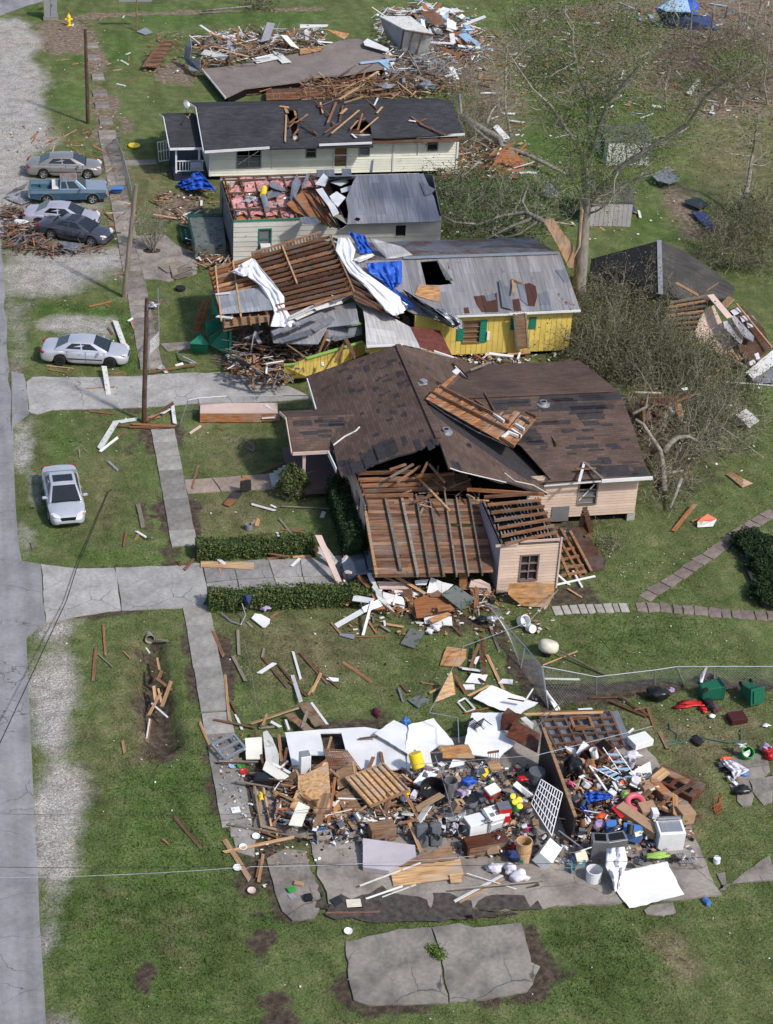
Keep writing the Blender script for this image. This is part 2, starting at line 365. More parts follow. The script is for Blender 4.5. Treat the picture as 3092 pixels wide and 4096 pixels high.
lay('dirt',pxy('d',(480,950),(640,980),(660,1300),(760,1500),(700,1560),(560,1300)),1.2,.5);lay('dry',pxy('d',(560,900),(900,900),(860,1250),(640,1500)),1.5,.5)
lay('gravel',pxy('e',(245,960),(300,980),(330,1150),(420,1300),(280,1300)),.5,.5)
lay('dirt',pxy('A',(270,200),(480,170),(800,190),(760,300),(700,440),(420,470),(400,320)),.9,.75)
lay('dirt',pxy('A',(270,210),(330,250),(410,420),(400,500),(330,440)),.5,.8)
lay('dirt',pxy('A',(680,260),(800,220),(900,760),(990,1000),(980,1250),(800,1250),(760,800)),.7,.7)
lay('dirt',pxy('A',(1280,560),(1500,500),(1670,650),(1600,720),(1360,690)),.8,.8)
lay('dirt',pxy('A',(950,960),(1120,980),(1180,1100),(1000,1130)),.8,.6)
lay('dirt',pxy('E',(840,0),(1010,0),(1060,250),(1110,700),(1180,1250),(1010,1250),(920,700),(880,300)),.6,.6)
lay('dirt',pxy('E',(60,560),(330,520),(700,900),(880,960),(420,960),(100,880)),1.2,.6)
lay('dirt',pxy('E',(1300,440),(1670,440),(1670,700),(1380,680)),1.,.7)
for q in((1420,505,50,40),(1450,620,45,35),(1465,780,60,75),(1490,945,55,55),(1510,1105,60,55),(1535,1220,45,45),(795,990,48,90),(135,80,5,5)):
 lay('dirt',pxy('e',*[(q[0]+q[2]*math.cos(t),q[1]+q[3]*math.sin(t))for t in np.arange(0,6.2,.7)]),.35,.95)
lay('dirt',pxy('M',(1150,0),(1330,0),(1380,600),(1200,620)),.7,.6)
lay('dirt',pxy('M',(85,500),(170,520),(150,600),(90,590)),.4,.8)
lay('dirt',pxy('d',(1080,230),(1240,230),(1200,420),(1250,560),(1330,900),(1340,1060),(1240,1140),(1110,1110),(1060,800),(1010,520)),.7,.92)
lay('dirt',pxy('R',(1010,100),(1090,60),(1150,300),(1210,640),(1290,920),(1230,930),(1170,700),(1130,380),(1040,230)),.5,.7)
lay('dirt',pxy('R',(1270,920),(1430,940),(1440,1070),(1370,1000)),.4,.7)
lay('dirt',pxy('U',(1180,420),(1300,420),(1500,680),(1600,900),(1560,1002),(1420,900),(1250,640)),.5,.9)
lay('dirt',pxy('U',(450,330),(700,300),(1000,330),(1240,380),(1160,420),(700,400)),.5,.7)
lay('dirt',pxy('V',(380,500),(640,470),(1000,460),(1670,470),(1670,500),(960,540),(640,560)),.5,.8)
lay('dirt',pxy('Q',(0,830),(230,840),(330,960),(0,980)),.8,.7)
lay('dirt',pxy('W',(330,650),(450,830),(480,1551),(1670,1551),(1670,400),(700,560)),1.2,.85)
lay('dirt',pxy('a',(0,120),(300,120),(160,330),(100,560),(0,640)),.7,.7)
lay('dirt',pxy('b',(0,590),(500,620),(560,740),(0,790)),.6,1.)
lay('dirt',pxy('H',(1020,330),(1150,340),(1330,560),(1500,640),(1200,640)),1.5,.8)
lay('dirt',pxy('C',(300,600),(1200,560),(1300,700),(1150,1250),(1500,1000),(1670,800),(1670,250),(1000,200)),3,.8)
lay('dirt',pxy('D',(0,100),(800,0),(1670,0),(1670,760),(1200,800),(900,600),(300,640),(0,560)),3,1.)
lay('dirt',pxy('J',(430,680),(800,1090),(420,1010),(330,900)),.8,.7)
lay('dirt',pxy('K',(640,780),(1200,900),(1000,940),(640,900)),.7,.7)
lay('dirt',pxy('O',(850,1130),(1160,1120),(1130,1252),(850,1252)),1,.6)
lay('dirt',pxy('f',(1230,140),(1330,120),(1420,230),(1390,280),(1300,270)),.6,.3)
lay('dry',pxy('f',(1220,120),(1340,110),(1430,250),(1320,290)),.8,1.)
lay('dirt',pxy('L',(380,900),(1100,900),(1250,1500),(800,1685),(620,1400)),2,.55)
lay('dry',pxy('T',(350,640),(1670,640),(1670,1252),(700,1252)),3,.62)
lay('dry',pxy('S',(330,900),(1100,880),(1200,1240),(400,1280)),2,.55)
lay('dry',pxy('S',(250,300),(1100,280),(900,740),(300,760)),2,.42)
lay('dry',pxy('d',(820,300),(1050,260),(1050,900),(1100,1200),(800,1250)),1.5,.5)
lay('dry',pxy('R',(700,150),(1000,150),(1000,900),(700,900)),1.5,.45)
lay('dry',pxy('V',(800,620),(1670,600),(1670,981),(1100,981)),2,.6)
lay('dry',pxy('Z',(1250,700),(1670,500),(1670,1312),(1500,1312)),2,.6)
lay('dry',pxy('H',(1200,0),(1670,0),(1670,500),(1500,420),(1250,250)),5,1.)
lay('dry',pxy('E',(1050,250),(1500,230),(1400,600),(1130,560)),1.5,.55)
lay('dry',pxy('E',(430,560),(900,560),(900,900),(700,700)),1,.3)
lay('lush',pxy('d',(930,1180),(1350,1160),(1560,1350),(1640,1670),(800,1670),(860,1400)),2.5,.8)
lay('lush',pxy('e',(620,0),(1220,0),(1350,500),(1400,1250),(300,1250),(330,700),(500,400)),3,.7)
lay('lush',pxy('e',(400,500),(740,480),(780,800),(350,1000)),2,.9)
lay('lush',pxy('M',(330,20),(900,40),(1100,140),(1160,600),(1000,600),(1000,300),(700,100),(350,120)),.8,.9)
lay('lush',pxy('M',(400,940),(560,930),(600,1200),(480,1290),(420,1150)),.8,.9)
lay('lush',pxy('A',(560,440),(720,470),(720,560),(620,540)),.7,.9);lay('lush',pxy('A',(400,480),(560,490),(480,580)),.6,.8)
lay('lush',pxy('A',(800,230),(1150,300),(1200,500),(1000,530),(830,420)),1,.8);lay('lush',pxy('B',(0,60),(1670,60),(1670,200),(100,240)),2,.7)
lay('lush',pxy('A',(200,60),(380,50),(390,170),(230,150)),.6,.9);lay('lush',pxy('A',(400,700),(700,700),(700,900),(450,920)),1.2,.6)
lay('lush',pxy('T',(350,850),(500,850),(620,1252),(430,1252)),.7,.8);lay('lush',pxy('H',(850,500),(1050,480),(1120,620),(880,640)),1.5,.7)
lay('lush',pxy('H',(250,40),(480,60),(480,200),(300,130)),1.5,.8);lay('lush',pxy('V',(400,560),(640,520),(980,540),(800,600),(420,620)),.7,.9)
lay('lush',pxy('Q',(300,1050),(1000,1080),(900,1400),(200,1350)),3,.5);lay('lush',pxy('f',(800,120),(1250,60),(1200,440),(860,350)),2,.6)
lay('lush',pxy('a',(0,620),(500,830),(1670,790),(1670,830),(600,920),(0,928)),.6,.8)
lay('lush',pxy('R',(440,820),(800,900),(1400,1000),(1400,1060),(560,1070)),.9,.7)
def strip(k,f,pts,w_,feather,amt):
 P=[at(f,x,y)for x,y in pts];L,R_=[],[]
 for i,p in enumerate(P):d=(P[min(i+1,len(P)-1)]-P[max(i-1,0)]).normalized();n=V3(-d.y,d.x,0)*w_/2*random.uniform(.6,1.3);L.append(tuple(p+n)[:2]);R_.append(tuple(p-n)[:2])
 lay(k,L+R_[::-1],feather,amt)
for q in([(500,430),(530,560),(500,700)],[(715,640),(735,720),(775,770)],[(1040,640),(1080,700),(1120,760)],[(520,975),(620,1010),(700,1045)],[(900,700),(960,860),(1080,980)],[(430,660),(470,820),(440,1000)],[(640,860),(740,940),(800,1100)]):strip('dry','e',q,.4,.5,.38)
strip('dirt','B',[(-300,140),(0,122),(700,100),(1670,72)],.8,.5,.95);strip('dirt','A',[(480,180),(800,120),(1200,116),(1670,105)],.6,.5,.8)
for x0,x1 in((6.95,7.15),(8.35,8.55)):lay('dirt',[(x0,58),(x1,58),(x1,91),(x0,91)],.32,.8)
strip('dirt','R',[(520,1075),(960,1088),(1450,1065)],.35,.35,.8);strip('dirt','d',[(345,165),(570,125),(800,90),(1350,62)],.35,.35,.8);strip('dirt','M',[(250,945),(430,925),(1190,905)],.4,.35,.85);strip('dirt','e',[(190,0),(215,400),(235,800),(250,1000),(300,1240)],.3,.4,.6)
strip('dirt','f',[(160,150),(165,330),(240,378),(525,372),(800,340),(850,330)],.4,.35,.8);strip('dirt','f',[(780,85),(830,160),(820,210),(870,250),(810,330)],.8,.5,.95);strip('dirt','a',[(0,420),(120,430),(150,560),(240,760),(330,840),(520,815)],.5,.4,.85)
def dent(poly,feather,dz):
 s=np.clip(sdist(poly)/feather+.3,0,1);GZ[:]+=dz*s*s*(3-2*s)
dent(pxy('d',(1040,260),(1225,280),(1225,480),(1270,640),(1325,900),(1345,1060),(1240,1130),(1110,1100),(1060,800),(1010,520)),.45,-.62)
lay('dry',pxy('d',(960,300),(1060,250),(1050,560),(1110,1060),(1060,1150),(1000,800)),.5,.8)
dent(pxy('R',(1030,150),(1080,120),(1150,380),(1210,700),(1260,900),(1200,900),(1150,700),(1100,400)),.6,-.28)
dent(pxy('V',(180,180),(260,180),(420,480),(360,520),(280,400)),.5,-.22)
dent(pxy('A',(310,260),(370,330),(390,440),(340,440)),.5,-.2)
GZ+=.012*(np.sin(GX*1.7+GY*.6)+np.sin(GY*1.3-GX*.9))*((GX>8.6)&(GY<70))
tuft=rng.normal(0,1,GX.shape);GZ+=np.clip(tuft*.012,-.03,.03)
GZ-=.012
nx,ny=GX.shape
me=bpy.data.meshes.new('ground')
vs=np.stack([GX.ravel(),GY.ravel(),GZ.ravel()],1)
I=(np.arange(nx-1)[:,None]*ny+np.arange(ny-1)[None]).ravel()
fs=np.stack([I,I+ny,I+ny+1,I+1],1)
me.vertices.add(len(vs));me.vertices.foreach_set('co',vs.ravel())
me.loops.add(fs.size);me.loops.foreach_set('vertex_index',fs.ravel())
me.polygons.add(len(fs));me.polygons.foreach_set('loop_start',np.arange(len(fs))*4);me.polygons.foreach_set('loop_total',np.full(len(fs),4))
me.polygons.foreach_set('use_smooth',np.ones(len(fs),bool));me.update();me.validate()
ca=me.color_attributes.new('cover','FLOAT_COLOR','POINT')
ca.data.foreach_set('color',np.stack([att['gravel'].ravel(),att['dirt'].ravel(),att['dry'].ravel(),att['lush'].ravel()],1).astype(np.float32).ravel())
def ground_mat():
 b=NB('lawn_gravel_and_soil');a=b.n('Attribute');a.attribute_name='cover'
 sp=b.n('SeparateColor');b.l(a.outputs['Color'],sp.inputs[0]);gr,di,dr=sp.outputs;lu=a.outputs['Alpha']
 big,mid,fine,vf=b.noise(.16,4),b.noise(1.3,5,None,.3),b.noise(9,4),b.noise(28,4)
 streak=b.noise(1,4,b.map((5,1.1,1),(0,0,.5)))
 base=b.ramp(mid,[(.25,(.076,.110,.035)),(.5,(.112,.143,.052)),(.72,(.168,.180,.082))])
 lush=b.ramp(mid,[(.25,(.040,.092,.018)),(.55,(.071,.135,.030)),(.78,(.123,.172,.055))])
 dry=b.ramp(mid,[(.25,(.10,.10,.045)),(.5,(.165,.15,.08)),(.75,(.25,.215,.13))])
 col=b.mix(b.math('MULTIPLY',lu,b.ramp(big,[(.3,.55),(.6,1.)])),base,lush)
 dm=b.math('SUBTRACT',b.math('ADD',dr,b.math('MULTIPLY',streak,.9)),.55)
 col=b.mix(b.ramp(dm,[(.05,0.),(.55,1.)]),col,dry)
 col=b.mix(b.ramp(big,[(.5,0.),(.72,.25)]),col,(.12,.112,.058))
 col=b.mix(1.,col,b.ramp(fine,[(.25,.66),(.5,1.),(.75,1.34)]),'MULTIPLY')
 col=b.mix(1.,col,b.ramp(vf,[(.28,.6),(.5,1.),(.72,1.4)]),'MULTIPLY')
 swath=b.noise(1,5,b.map((.55,.16,1),(0,0,.35)),1.2)
 col=b.mix(1.,col,b.ramp(swath,[(.3,.74),(.5,1.),(.7,1.22)]),'MULTIPLY')
 col=b.mix(b.ramp(b.noise(.5,6,None,.8,.65),[(.52,0.),(.74,.36)]),col,(.155,.14,.085))
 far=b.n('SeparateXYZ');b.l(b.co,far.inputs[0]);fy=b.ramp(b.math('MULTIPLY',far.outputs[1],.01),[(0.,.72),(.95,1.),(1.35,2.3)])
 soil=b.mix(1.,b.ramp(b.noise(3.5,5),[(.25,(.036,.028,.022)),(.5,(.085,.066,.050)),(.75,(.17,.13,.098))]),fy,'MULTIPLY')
 sm=b.math('SUBTRACT',b.math('ADD',b.math('ADD',di,b.math('MULTIPLY',b.math('SUBTRACT',vf,.5),.8)),b.math('MULTIPLY',b.noise(1.7,7,None,.8,.72),1.9)),1.0)
 sm=b.ramp(sm,[(.2,0.),(.52,1.)])
 sm=b.math('MULTIPLY',sm,b.ramp(di,[(.03,0.),(.2,1.)]))
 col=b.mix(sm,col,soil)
 cell=b.n('TexVoronoi');b.l(b.co,cell.inputs['Vector']);cell.inputs['Scale'].default_value=21
 hs=b.n('SeparateColor');b.l(cell.outputs['Color'],hs.inputs[0])
 pale=b.ramp(hs.outputs[0],[(0.,(.22,.21,.20)),(.5,(.35,.335,.318)),(1.,(.53,.51,.485))])
 warm=b.ramp(b.noise(.22,3),[(.4,(1.,1.,1.)),(.62,(1.0,.95,.9))])
 pale=b.mix(1.,pale,warm,'MULTIPLY')
 pale=b.mix(1.,pale,b.ramp(b.noise(1.1,5),[(.25,.62),(.5,1.),(.75,1.2)]),'MULTIPLY')
 gm=b.math('SUBTRACT',b.math('ADD',gr,b.math('ADD',b.math('MULTIPLY',b.noise(1.6,7,None,.6,.72),.9),b.math('MULTIPLY',vf,.35))),.75)
 gm=b.math('MULTIPLY',b.ramp(gm,[(.08,0.),(.72,1.)]),b.ramp(gr,[(.03,0.),(.2,1.)]))
 col=b.mix(gm,col,pale)
 fl=b.n('TexVoronoi');b.l(b.co,fl.inputs['Vector']);fl.inputs['Scale'].default_value=3.1
 fs=b.n('SeparateColor');b.l(fl.outputs['Color'],fs.inputs[0])
 fm=b.math('MULTIPLY',b.math('LESS_THAN',fl.outputs['Distance'],b.math('MULTIPLY',fs.outputs[1],.14)),b.math('GREATER_THAN',fs.outputs[0],.955))
 col=b.mix(fm,col,(.42,.40,.33))
 h=b.math('ADD',b.math('MULTIPLY',vf,.6),b.math('ADD',fine,b.math('MULTIPLY',mid,1.5)))
 b.bump(h,.9,.07);return b.done(col,.95,0,.08)
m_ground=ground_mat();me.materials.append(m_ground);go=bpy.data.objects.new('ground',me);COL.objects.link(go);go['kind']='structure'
# paving
def rough(pts,step=.5,amp=.05):
 out=[]
 for i in range(len(pts)):
  a,b=Vector(pts[i]),Vector(pts[(i+1)%len(pts)]);n=max(1,int((b-a).length/step))
  for k in range(n):
   p=a.lerp(b,k/n);out.append(p+Vector((random.gauss(0,amp),random.gauss(0,amp),0)))
 return out
PAVED=[]
def pave(name,pts,mat,top=.03,th=.10,amp=.04,kind='structure',label=None,cat=None,group=None,step=.5):
 PAVED.append([tuple(p[:2])for p in pts]);mb=MB();P=[Vector((p[0],p[1],top))for p in pts];mb.slab([rough(P,step,amp)if amp else P],th,(0,0,1))
 return obj(name,mb,mat,kind=kind,label=label,cat=cat,group=group)
def asph():
 b=NB('worn_asphalt');g=b.noise(.5,5);g2=b.noise(5,5);g3=b.noise(45,3);st=b.noise(1,4,b.map((1.6,.12,1)))
 col=b.ramp(g,[(.3,(.20,.195,.205)),(.55,(.268,.264,.278)),(.75,(.32,.315,.325))])
 col=b.mix(1.,col,b.ramp(st,[(.3,.82),(.7,1.1)]),'MULTIPLY');col=b.mix(1.,col,b.ramp(g2,[(.3,.88),(.7,1.08)]),'MULTIPLY')
 col=b.mix(1.,col,b.ramp(g3,[(.3,.8),(.7,1.16)]),'MULTIPLY')
 dv=b.n('VectorMath');dv.operation='ADD';b.l(b.map((.5,1,1)),dv.inputs[0]);nz=b.n('TexNoise');nz.inputs['Scale'].default_value=1.1;nz.inputs['Detail'].default_value=5;b.l(b.co,nz.inputs['Vector']);b.l(nz.outputs['Color'],dv.inputs[1])
 e=b.vor(.45,'DISTANCE_TO_EDGE',dv.outputs[0]);ck=b.math('MULTIPLY',b.ramp(e,[(0.,1.),(.008,0.)]),b.ramp(b.noise(.35,2),[(.38,0.),(.5,.85)]))
 col=b.mix(ck,col,(.06,.06,.06));b.bump(b.math('ADD',g3,b.math('MULTIPLY',ck,-2)),.25,.01);return b.done(col,.9,0,.2)
m_asph=asph()
road=[(-25,20)]+[(0.0+random.gauss(0,.03),y)for y in np.arange(20,60,1.5)]
road+=[p for p in pxy('d',(195,285),(250,240),(340,165),(325,60),(318,0))]+[p for p in pxy('R',(360,1461),(350,1200),(340,1058),(180,1033))]
road+=[p for p in pxy('R',(150,860),(130,560),(115,230))]+[p for p in pxy('M',(112,1400),(108,1060),(170,1010),(242,950),(232,820),(216,690),(196,622),(95,596))]
road+=[(0.0+random.gauss(0,.05),y)for y in np.arange(91,118,1.5)]+[(-.6,119),(-2,121),(-5,122),(-25,122)]
pave('road',road,m_asph,.022,.12,0)
cross=pxy('A',(-400,190),(0,132),(190,60),(300,25),(420,-5))+[(9,170),(60,172),(200,174),(200,185),(-40,185),(-40,156)]
pave('road_crossing',cross,m_asph,.022,.12,.03)
drv1=pxy('M',(214,690),(282,646),(700,650),(1190,640))+pxy('J',(0,1012),(370,1004),(560,980),(800,1090),(1000,1180))+pxy('S',(1330,100),(800,130),(400,136),(210,150))+pxy('M',(1190,900),(640,915),(430,922),(310,956),(250,942),(232,820))
pave('driveway',drv1,m_drive,.034,.12,.035)
drv2a=pxy('R',(352,1062),(520,1083),(640,1097),(958,1092))+pxy('d',(888,0),(898,80),(800,88),(570,125),(345,165),(328,60))
drv2b=pxy('R',(966,1092),(1460,1074),(1640,1050))+pxy('T',(225,225),(245,330),(270,478))+pxy('d',(1500,62),(1345,62),(905,80),(895,0))
pave('driveway',drv2a,m_drive,.034,.12,.025);pave('driveway',drv2b,m_drive,.036,.12,.02)
cut=[(232,200,262,380),(262,384,275,478)]
plates=[[(232,205),(480,205),(515,352),(262,378)],[(488,205),(778,190),(820,338),(523,352)],[(786,190),(1040,180),(1062,328),(828,338)],[(1048,180),(1420,150),(1450,318),(1070,327)],[(265,386),(517,358),(540,470),(278,480)],[(525,358),(824,344),(866,450),(546,470)],[(832,344),(1066,334),(1092,440),(872,448)],[(1074,333),(1452,324),(1500,420),(1098,436)]]
for q in plates:pave('driveway',pxy('T',*q),m_drive,.034+random.uniform(-.008,.012),.12,.012,step=.4)
def walk(y0,y1,n,x0=7.15,x1=8.35,tilt=.004,mat=None):
 PAVED.append([(x0,y0),(x1,y0),(x1,y1),(x0,y1)])
 for k in range(n):
  a,b=y0+(y1-y0)*k/n+.008,y0+(y1-y0)*(k+1)/n-.008;t=.045+random.uniform(-tilt,tilt)
  mb=MB();mb.slab([rough([Vector((x0,a,t+random.uniform(-tilt,tilt))),Vector((x1,a,t)),Vector((x1,b,t)),Vector((x0,b,t+random.uniform(-tilt,tilt)))],.6,.012)],.11)
  obj('sidewalk',mb,mat or m_conc,kind='structure')
walk(79.3,90.7,8);walk(66.3,74.2,5);walk(58.9,66.2,5,tilt=.012);walk(97.6,112,9,tilt=.02,mat=m_slab);walk(112.2,134,13,tilt=.03,mat=m_slab)
for y in(135.2,138.5,141,144.6,149,152):walk(y,y+1.3,1,7.2+random.uniform(0,.3),8.3,.03,m_slab)
for q in([(160,1075),(440,1090),(455,1235),(195,1250)],[(270,1325),(470,1330),(500,1551),(300,1551)]):pave('sidewalk',pxy('W',*q),m_conc,.04,.1,.03)
pave('path',pxy('e',(1275,70),(1390,80),(1425,220),(1420,320),(1330,290),(1290,160)),m_conc,.03,.1,.04)
for q in([(288,775),(515,762),(590,868),(312,888)],[(523,761),(760,742),(790,860),(598,868)],[(768,741),(1010,722),(1040,850),(798,860)]):pave('path',pxy('S',*q),m_walk,.04,.1,.012)
pave('path',pxy('E',(1040,196),(1300,186),(1310,222),(1048,236)),m_conc,.035,.1,.02)
pave('patio',pxy('E',(1110,830),(1370,810),(1480,900),(1640,980),(1640,1140),(1400,1205),(1210,1180),(1180,1050)),m_slab,.04,.1,.05)
pave('patio',pxy('M',(1340,370),(1600,350),(1610,410),(1390,430)),m_slab,.04,.1,.04)
pave('slab',pxy('W',(470,1075),(1200,1000),(1300,1551),(900,1551),(550,1500)),m_slab,.05,.14,.05)
pave('slab',pxy('a',(130,345),(250,280),(400,292),(450,425),(515,560),(522,690),(490,790),(330,812),(245,740),(190,610),(155,450)),m_slab,.06,.14,.03)
pave('slab',pxy('a',(470,320),(540,545),(590,680),(680,735))+pxy('b',(130,745),(560,738),(1050,705),(1340,690),(1640,655),(1530,420),(1480,300))+pxy('Z',(1450,1000),(900,300),(0,200))+pxy('W',(1600,800),(900,900)),m_slab,.075,.16,.05)
mud=MB()
def mudpatch(f,pts):mud.slab([rough([at(f,x,y,.081)for x,y in pts],.3,.07)],.02,(0,0,1))
mudpatch('a',[(600,700),(680,600),(760,640),(930,550),(1010,540),(1060,600),(1250,625),(1330,690),(1370,720),(1365,590),(1440,570),(1560,640),(1660,660),(1660,790),(900,810),(560,760)])
mudpatch('b',[(180,690),(270,640),(360,640),(450,670),(470,720),(520,700),(560,740),(480,742),(150,745)])
mudpatch('b',[(440,600),(540,580),(545,600),(470,620)]);mudpatch('a',[(700,680),(800,650),(860,700),(760,720)]);mudpatch('b',[(20,760),(300,750),(420,770),(100,800)]);mudpatch('a',[(480,500),(530,560),(560,700),(500,720),(520,620)])
b=NB('wet_mud');b.bump(b.noise(20,4),.5,.03)
obj('mud',mud,b.done(b.ramp(b.noise(4,5),[(.3,(.032,.027,.024)),(.7,(.10,.085,.072))]),.75,0,.3),kind='stuff')
fpad=[[(160,150),(350,108),(462,100),(490,190),(522,365),(440,372),(240,374),(190,355),(165,250)],[(465,100),(560,85),(612,100),(780,85),(800,150),(815,225),(850,240),(800,328),(620,355),(528,362),(497,190)]]
for q in fpad:pave('pad',pxy('f',*q),m_patio,.05,.13,.022,step=.35)
pave('slab',pxy('b',(1180,750),(1220,715),(1350,705),(1370,760),(1290,782),(1200,778)),m_slab,.05,.1,.03)
pave('slab',pxy('b',(1605,530),(1670,510),(1670,640),(1640,625))+pxy('z',(1660,1850),(1680,1900),(1560,1915)),m_slab,.05,.1,.04)
stone=[]
for f,line,wd,n in(('Q',[(20,1015),(180,1005),(400,995),(590,990)],.36,9),('Q',[(640,985),(800,990),(1000,1005),(1250,1030),(1450,1045),(1800,1060)],.38,13),('Q',[(700,925),(860,820),(1000,735),(1100,655),(1250,560),(1400,440),(1580,330),(1680,270)],.33,13)):
 P=[at(f,x,y,.03)for x,y in line];seg=[0]
 for i in range(len(P)-1):seg.append(seg[-1]+(P[i+1]-P[i]).length)
 def along(t):
  for i in range(len(P)-1):
   if t<=seg[i+1]or i==len(P)-2:
    return P[i].lerp(P[i+1],(t-seg[i])/(seg[i+1]-seg[i])),(P[i+1]-P[i]).normalized()
 cuts=[seg[-1]*(k+(random.uniform(-.18,.18)if 0<k<n else 0))/n for k in range(n+1)]
 for k in range(n):
  a,da=along(cuts[k]+.03);c,dc=along(cuts[k+1]-.03);na,nc=Vector((-da.y,da.x,0)),Vector((-dc.y,dc.x,0));w1,w2,w3,w4=[wd*random.uniform(.85,1.12)for _ in range(4)]
  PAVED.append([tuple(q[:2])for q in(a-na*w1,c-nc*w2,c+nc*w3,a+na*w4)]);mb=MB();mb.slab([rough([a-na*w1,c-nc*w2,c+nc*w3,a+na*w4],.35,.03 if n!=9 else.008)],.08,(0,0,1))
  g=n==9
  obj('paving_stone',mb,m_gpaver if g else m_paver,None,'square grey paving block in the straight start of the garden path' if g else('reddish flagstone in the path branching up past the shrubs' if f=='Q' and line[0][0]==700 else 'reddish flagstone in the curving path across the back lawn'),'paving stone','grey path blocks' if g else('flagstones of the branching path' if line[0][0]==700 else 'flagstones of the back lawn path'))
def grass(n,x0,x1,y0,y1,h):
 X,Y=rng.uniform(x0,x1,n),rng.uniform(y0,y1,n);ix,iy=np.clip(np.searchsorted(gx,X),1,nx-1)-1,np.clip(np.searchsorted(gy,Y),1,ny-1)-1
 bare=np.maximum(att['gravel'][ix,iy],att['dirt'][ix,iy]);ok=(X>.12)&(rng.random(n)>bare*1.5)
 for P in PAVED:
  P=np.array(P);s=ok&(X>P[:,0].min())&(X<P[:,0].max())&(Y>P[:,1].min())&(Y<P[:,1].max())
  if not s.any():continue
  k=np.where(s)[0];px_,py_=X[k],Y[k];c=np.zeros(len(k),bool)
  for i in range(len(P)):
   a,b=P[i],P[i-1];c^=((a[1]>py_)!=(b[1]>py_))&(px_<(b[0]-a[0])*(py_-a[1])/(b[1]-a[1]+1e-12)+a[0])
  ok[k[c]]=False
 X,Y,ix,iy=X[ok],Y[ok],ix[ok],iy[ok];n=len(X);Z=GZ[ix,iy];t=rng.uniform(0,6.283,n);w_=rng.uniform(.012,.03,n)*(1+.8*att['lush'][ix,iy]);hh=h*rng.uniform(.4,1.3,n)*(.7+.5*att['lush'][ix,iy]);l=rng.normal(0,.035,(n,2))
 v=np.stack([np.stack([X-np.cos(t)*w_,Y-np.sin(t)*w_,Z-.01],1),np.stack([X+np.cos(t)*w_,Y+np.sin(t)*w_,Z-.01],1),np.stack([X+l[:,0],Y+l[:,1],Z+hh],1)],1).reshape(-1,3)
 m=bpy.data.meshes.new('grass');m.vertices.add(len(v));m.vertices.foreach_set('co',v.ravel());m.loops.add(3*n);m.loops.foreach_set('vertex_index',np.arange(3*n));m.polygons.add(n);m.polygons.foreach_set('loop_start',np.arange(n)*3);m.polygons.foreach_set('loop_total',np.full(n,3));m.update()
 c=m.color_attributes.new('cover','FLOAT_COLOR','POINT');a=np.stack([att[q][ix,iy]for q in('gravel','dirt','dry','lush')],1);a[:,:2]*=.0;c.data.foreach_set('color',np.repeat(a,3,0).astype(np.float32).ravel())
 m.materials.append(m_ground);o=bpy.data.objects.new('grass',m);COL.objects.link(o);o['kind']='stuff'
grass(210000,0,32,45,76,.07);grass(110000,0,42,76,110,.08)
# building helpers
def spans(u0,u1,z0,z1,holes):
 ho=sorted((h[0],h[1])for h in holes if h[2]<z1-1e-4 and h[3]>z0+1e-4)
 out=[];c=u0
 for a,b in ho:
  if a>c+1e-4:out.append((c,min(a,u1)))
  c=max(c,b)
 if c<u1-1e-4:out.append((c,u1))
 return out
def wall(mb,A,B,z0,z1,holes=(),mode='lap',course=.19,th=.12):
 A,B=Vector((*A,0)),Vector((*B,0));d=(B-A);L=d.length;d/=L;n=Vector((d.y,-d.x,0))
 zs=sorted({z0,z1,*[z for h in holes for z in h[2:4]if z0<z<z1]})
 for i in range(len(zs)-1):
  for a,b in spans(0,L,zs[i],zs[i+1],holes):
   lo,hi=A+d*a,A+d*b
   mb.face([lo-n*th+V3(0,0,zs[i]),lo-n*th+V3(0,0,zs[i+1]),hi-n*th+V3(0,0,zs[i+1]),hi-n*th+V3(0,0,zs[i])])
   if mode!='lap':mb.face([lo+V3(0,0,zs[i]),hi+V3(0,0,zs[i]),hi+V3(0,0,zs[i+1]),lo+V3(0,0,zs[i+1])])
 if mode=='lap':
  z=z0
  while z<z1-1e-3:
   t=min(z+course,z1);zz=sorted({z,t,*[q for q in zs if z<q<t]})
   for i in range(len(zz)-1):
    k0,k1=(zz[i]-z)/course,(zz[i+1]-z)/course
    for a,b in spans(0,L,zz[i],zz[i+1],holes):
     o0,o1=n*(.034*(1-k0)),n*(.034*(1-k1));lo,hi=A+d*a,A+d*b
     mb.face([lo+o0+V3(0,0,zz[i]),hi+o0+V3(0,0,zz[i]),hi+o1+V3(0,0,zz[i+1]),lo+o1+V3(0,0,zz[i+1])])
     if i==0:mb.face([lo+V3(0,0,z),hi+V3(0,0,z),hi+o0+V3(0,0,z),lo+o0+V3(0,0,z)])
   z=t
 elif mode=='groove':
  u=0
  while u<L-.02:
   e=min(u+.305,L)-.022
   for i in range(len(zs)-1):
    for a,b in spans(u,e,zs[i],zs[i+1],holes):
     p=A+d*((a+b)/2)+n*.011;R=Matrix((d,n,V3(0,0,1))).transposed()
     mb.box(p+V3(0,0,(zs[i]+zs[i+1])/2),(b-a,.02,zs[i+1]-zs[i]-.002),0,0,R)
   u+=.305
 for h in holes:
  for u in h[:2]:
   p=A+d*u;mb.face([p+V3(0,0,h[2]),p+V3(0,0,h[3]),p-n*th+V3(0,0,h[3]),p-n*th+V3(0,0,h[2])])
  for z in h[2:4]:
   p,q=A+d*h[0]+V3(0,0,z),A+d*h[1]+V3(0,0,z);mb.face([p,q,q-n*th,p-n*th])
def hole(A,f,x0,y0,x1,y1,Y):
 p,q=atY(f,x0,y0,Y),atY(f,x1,y1,Y);return(min(p.x,q.x)-A[0],max(p.x,q.x)-A[0],min(p.z,q.z),max(p.z,q.z))
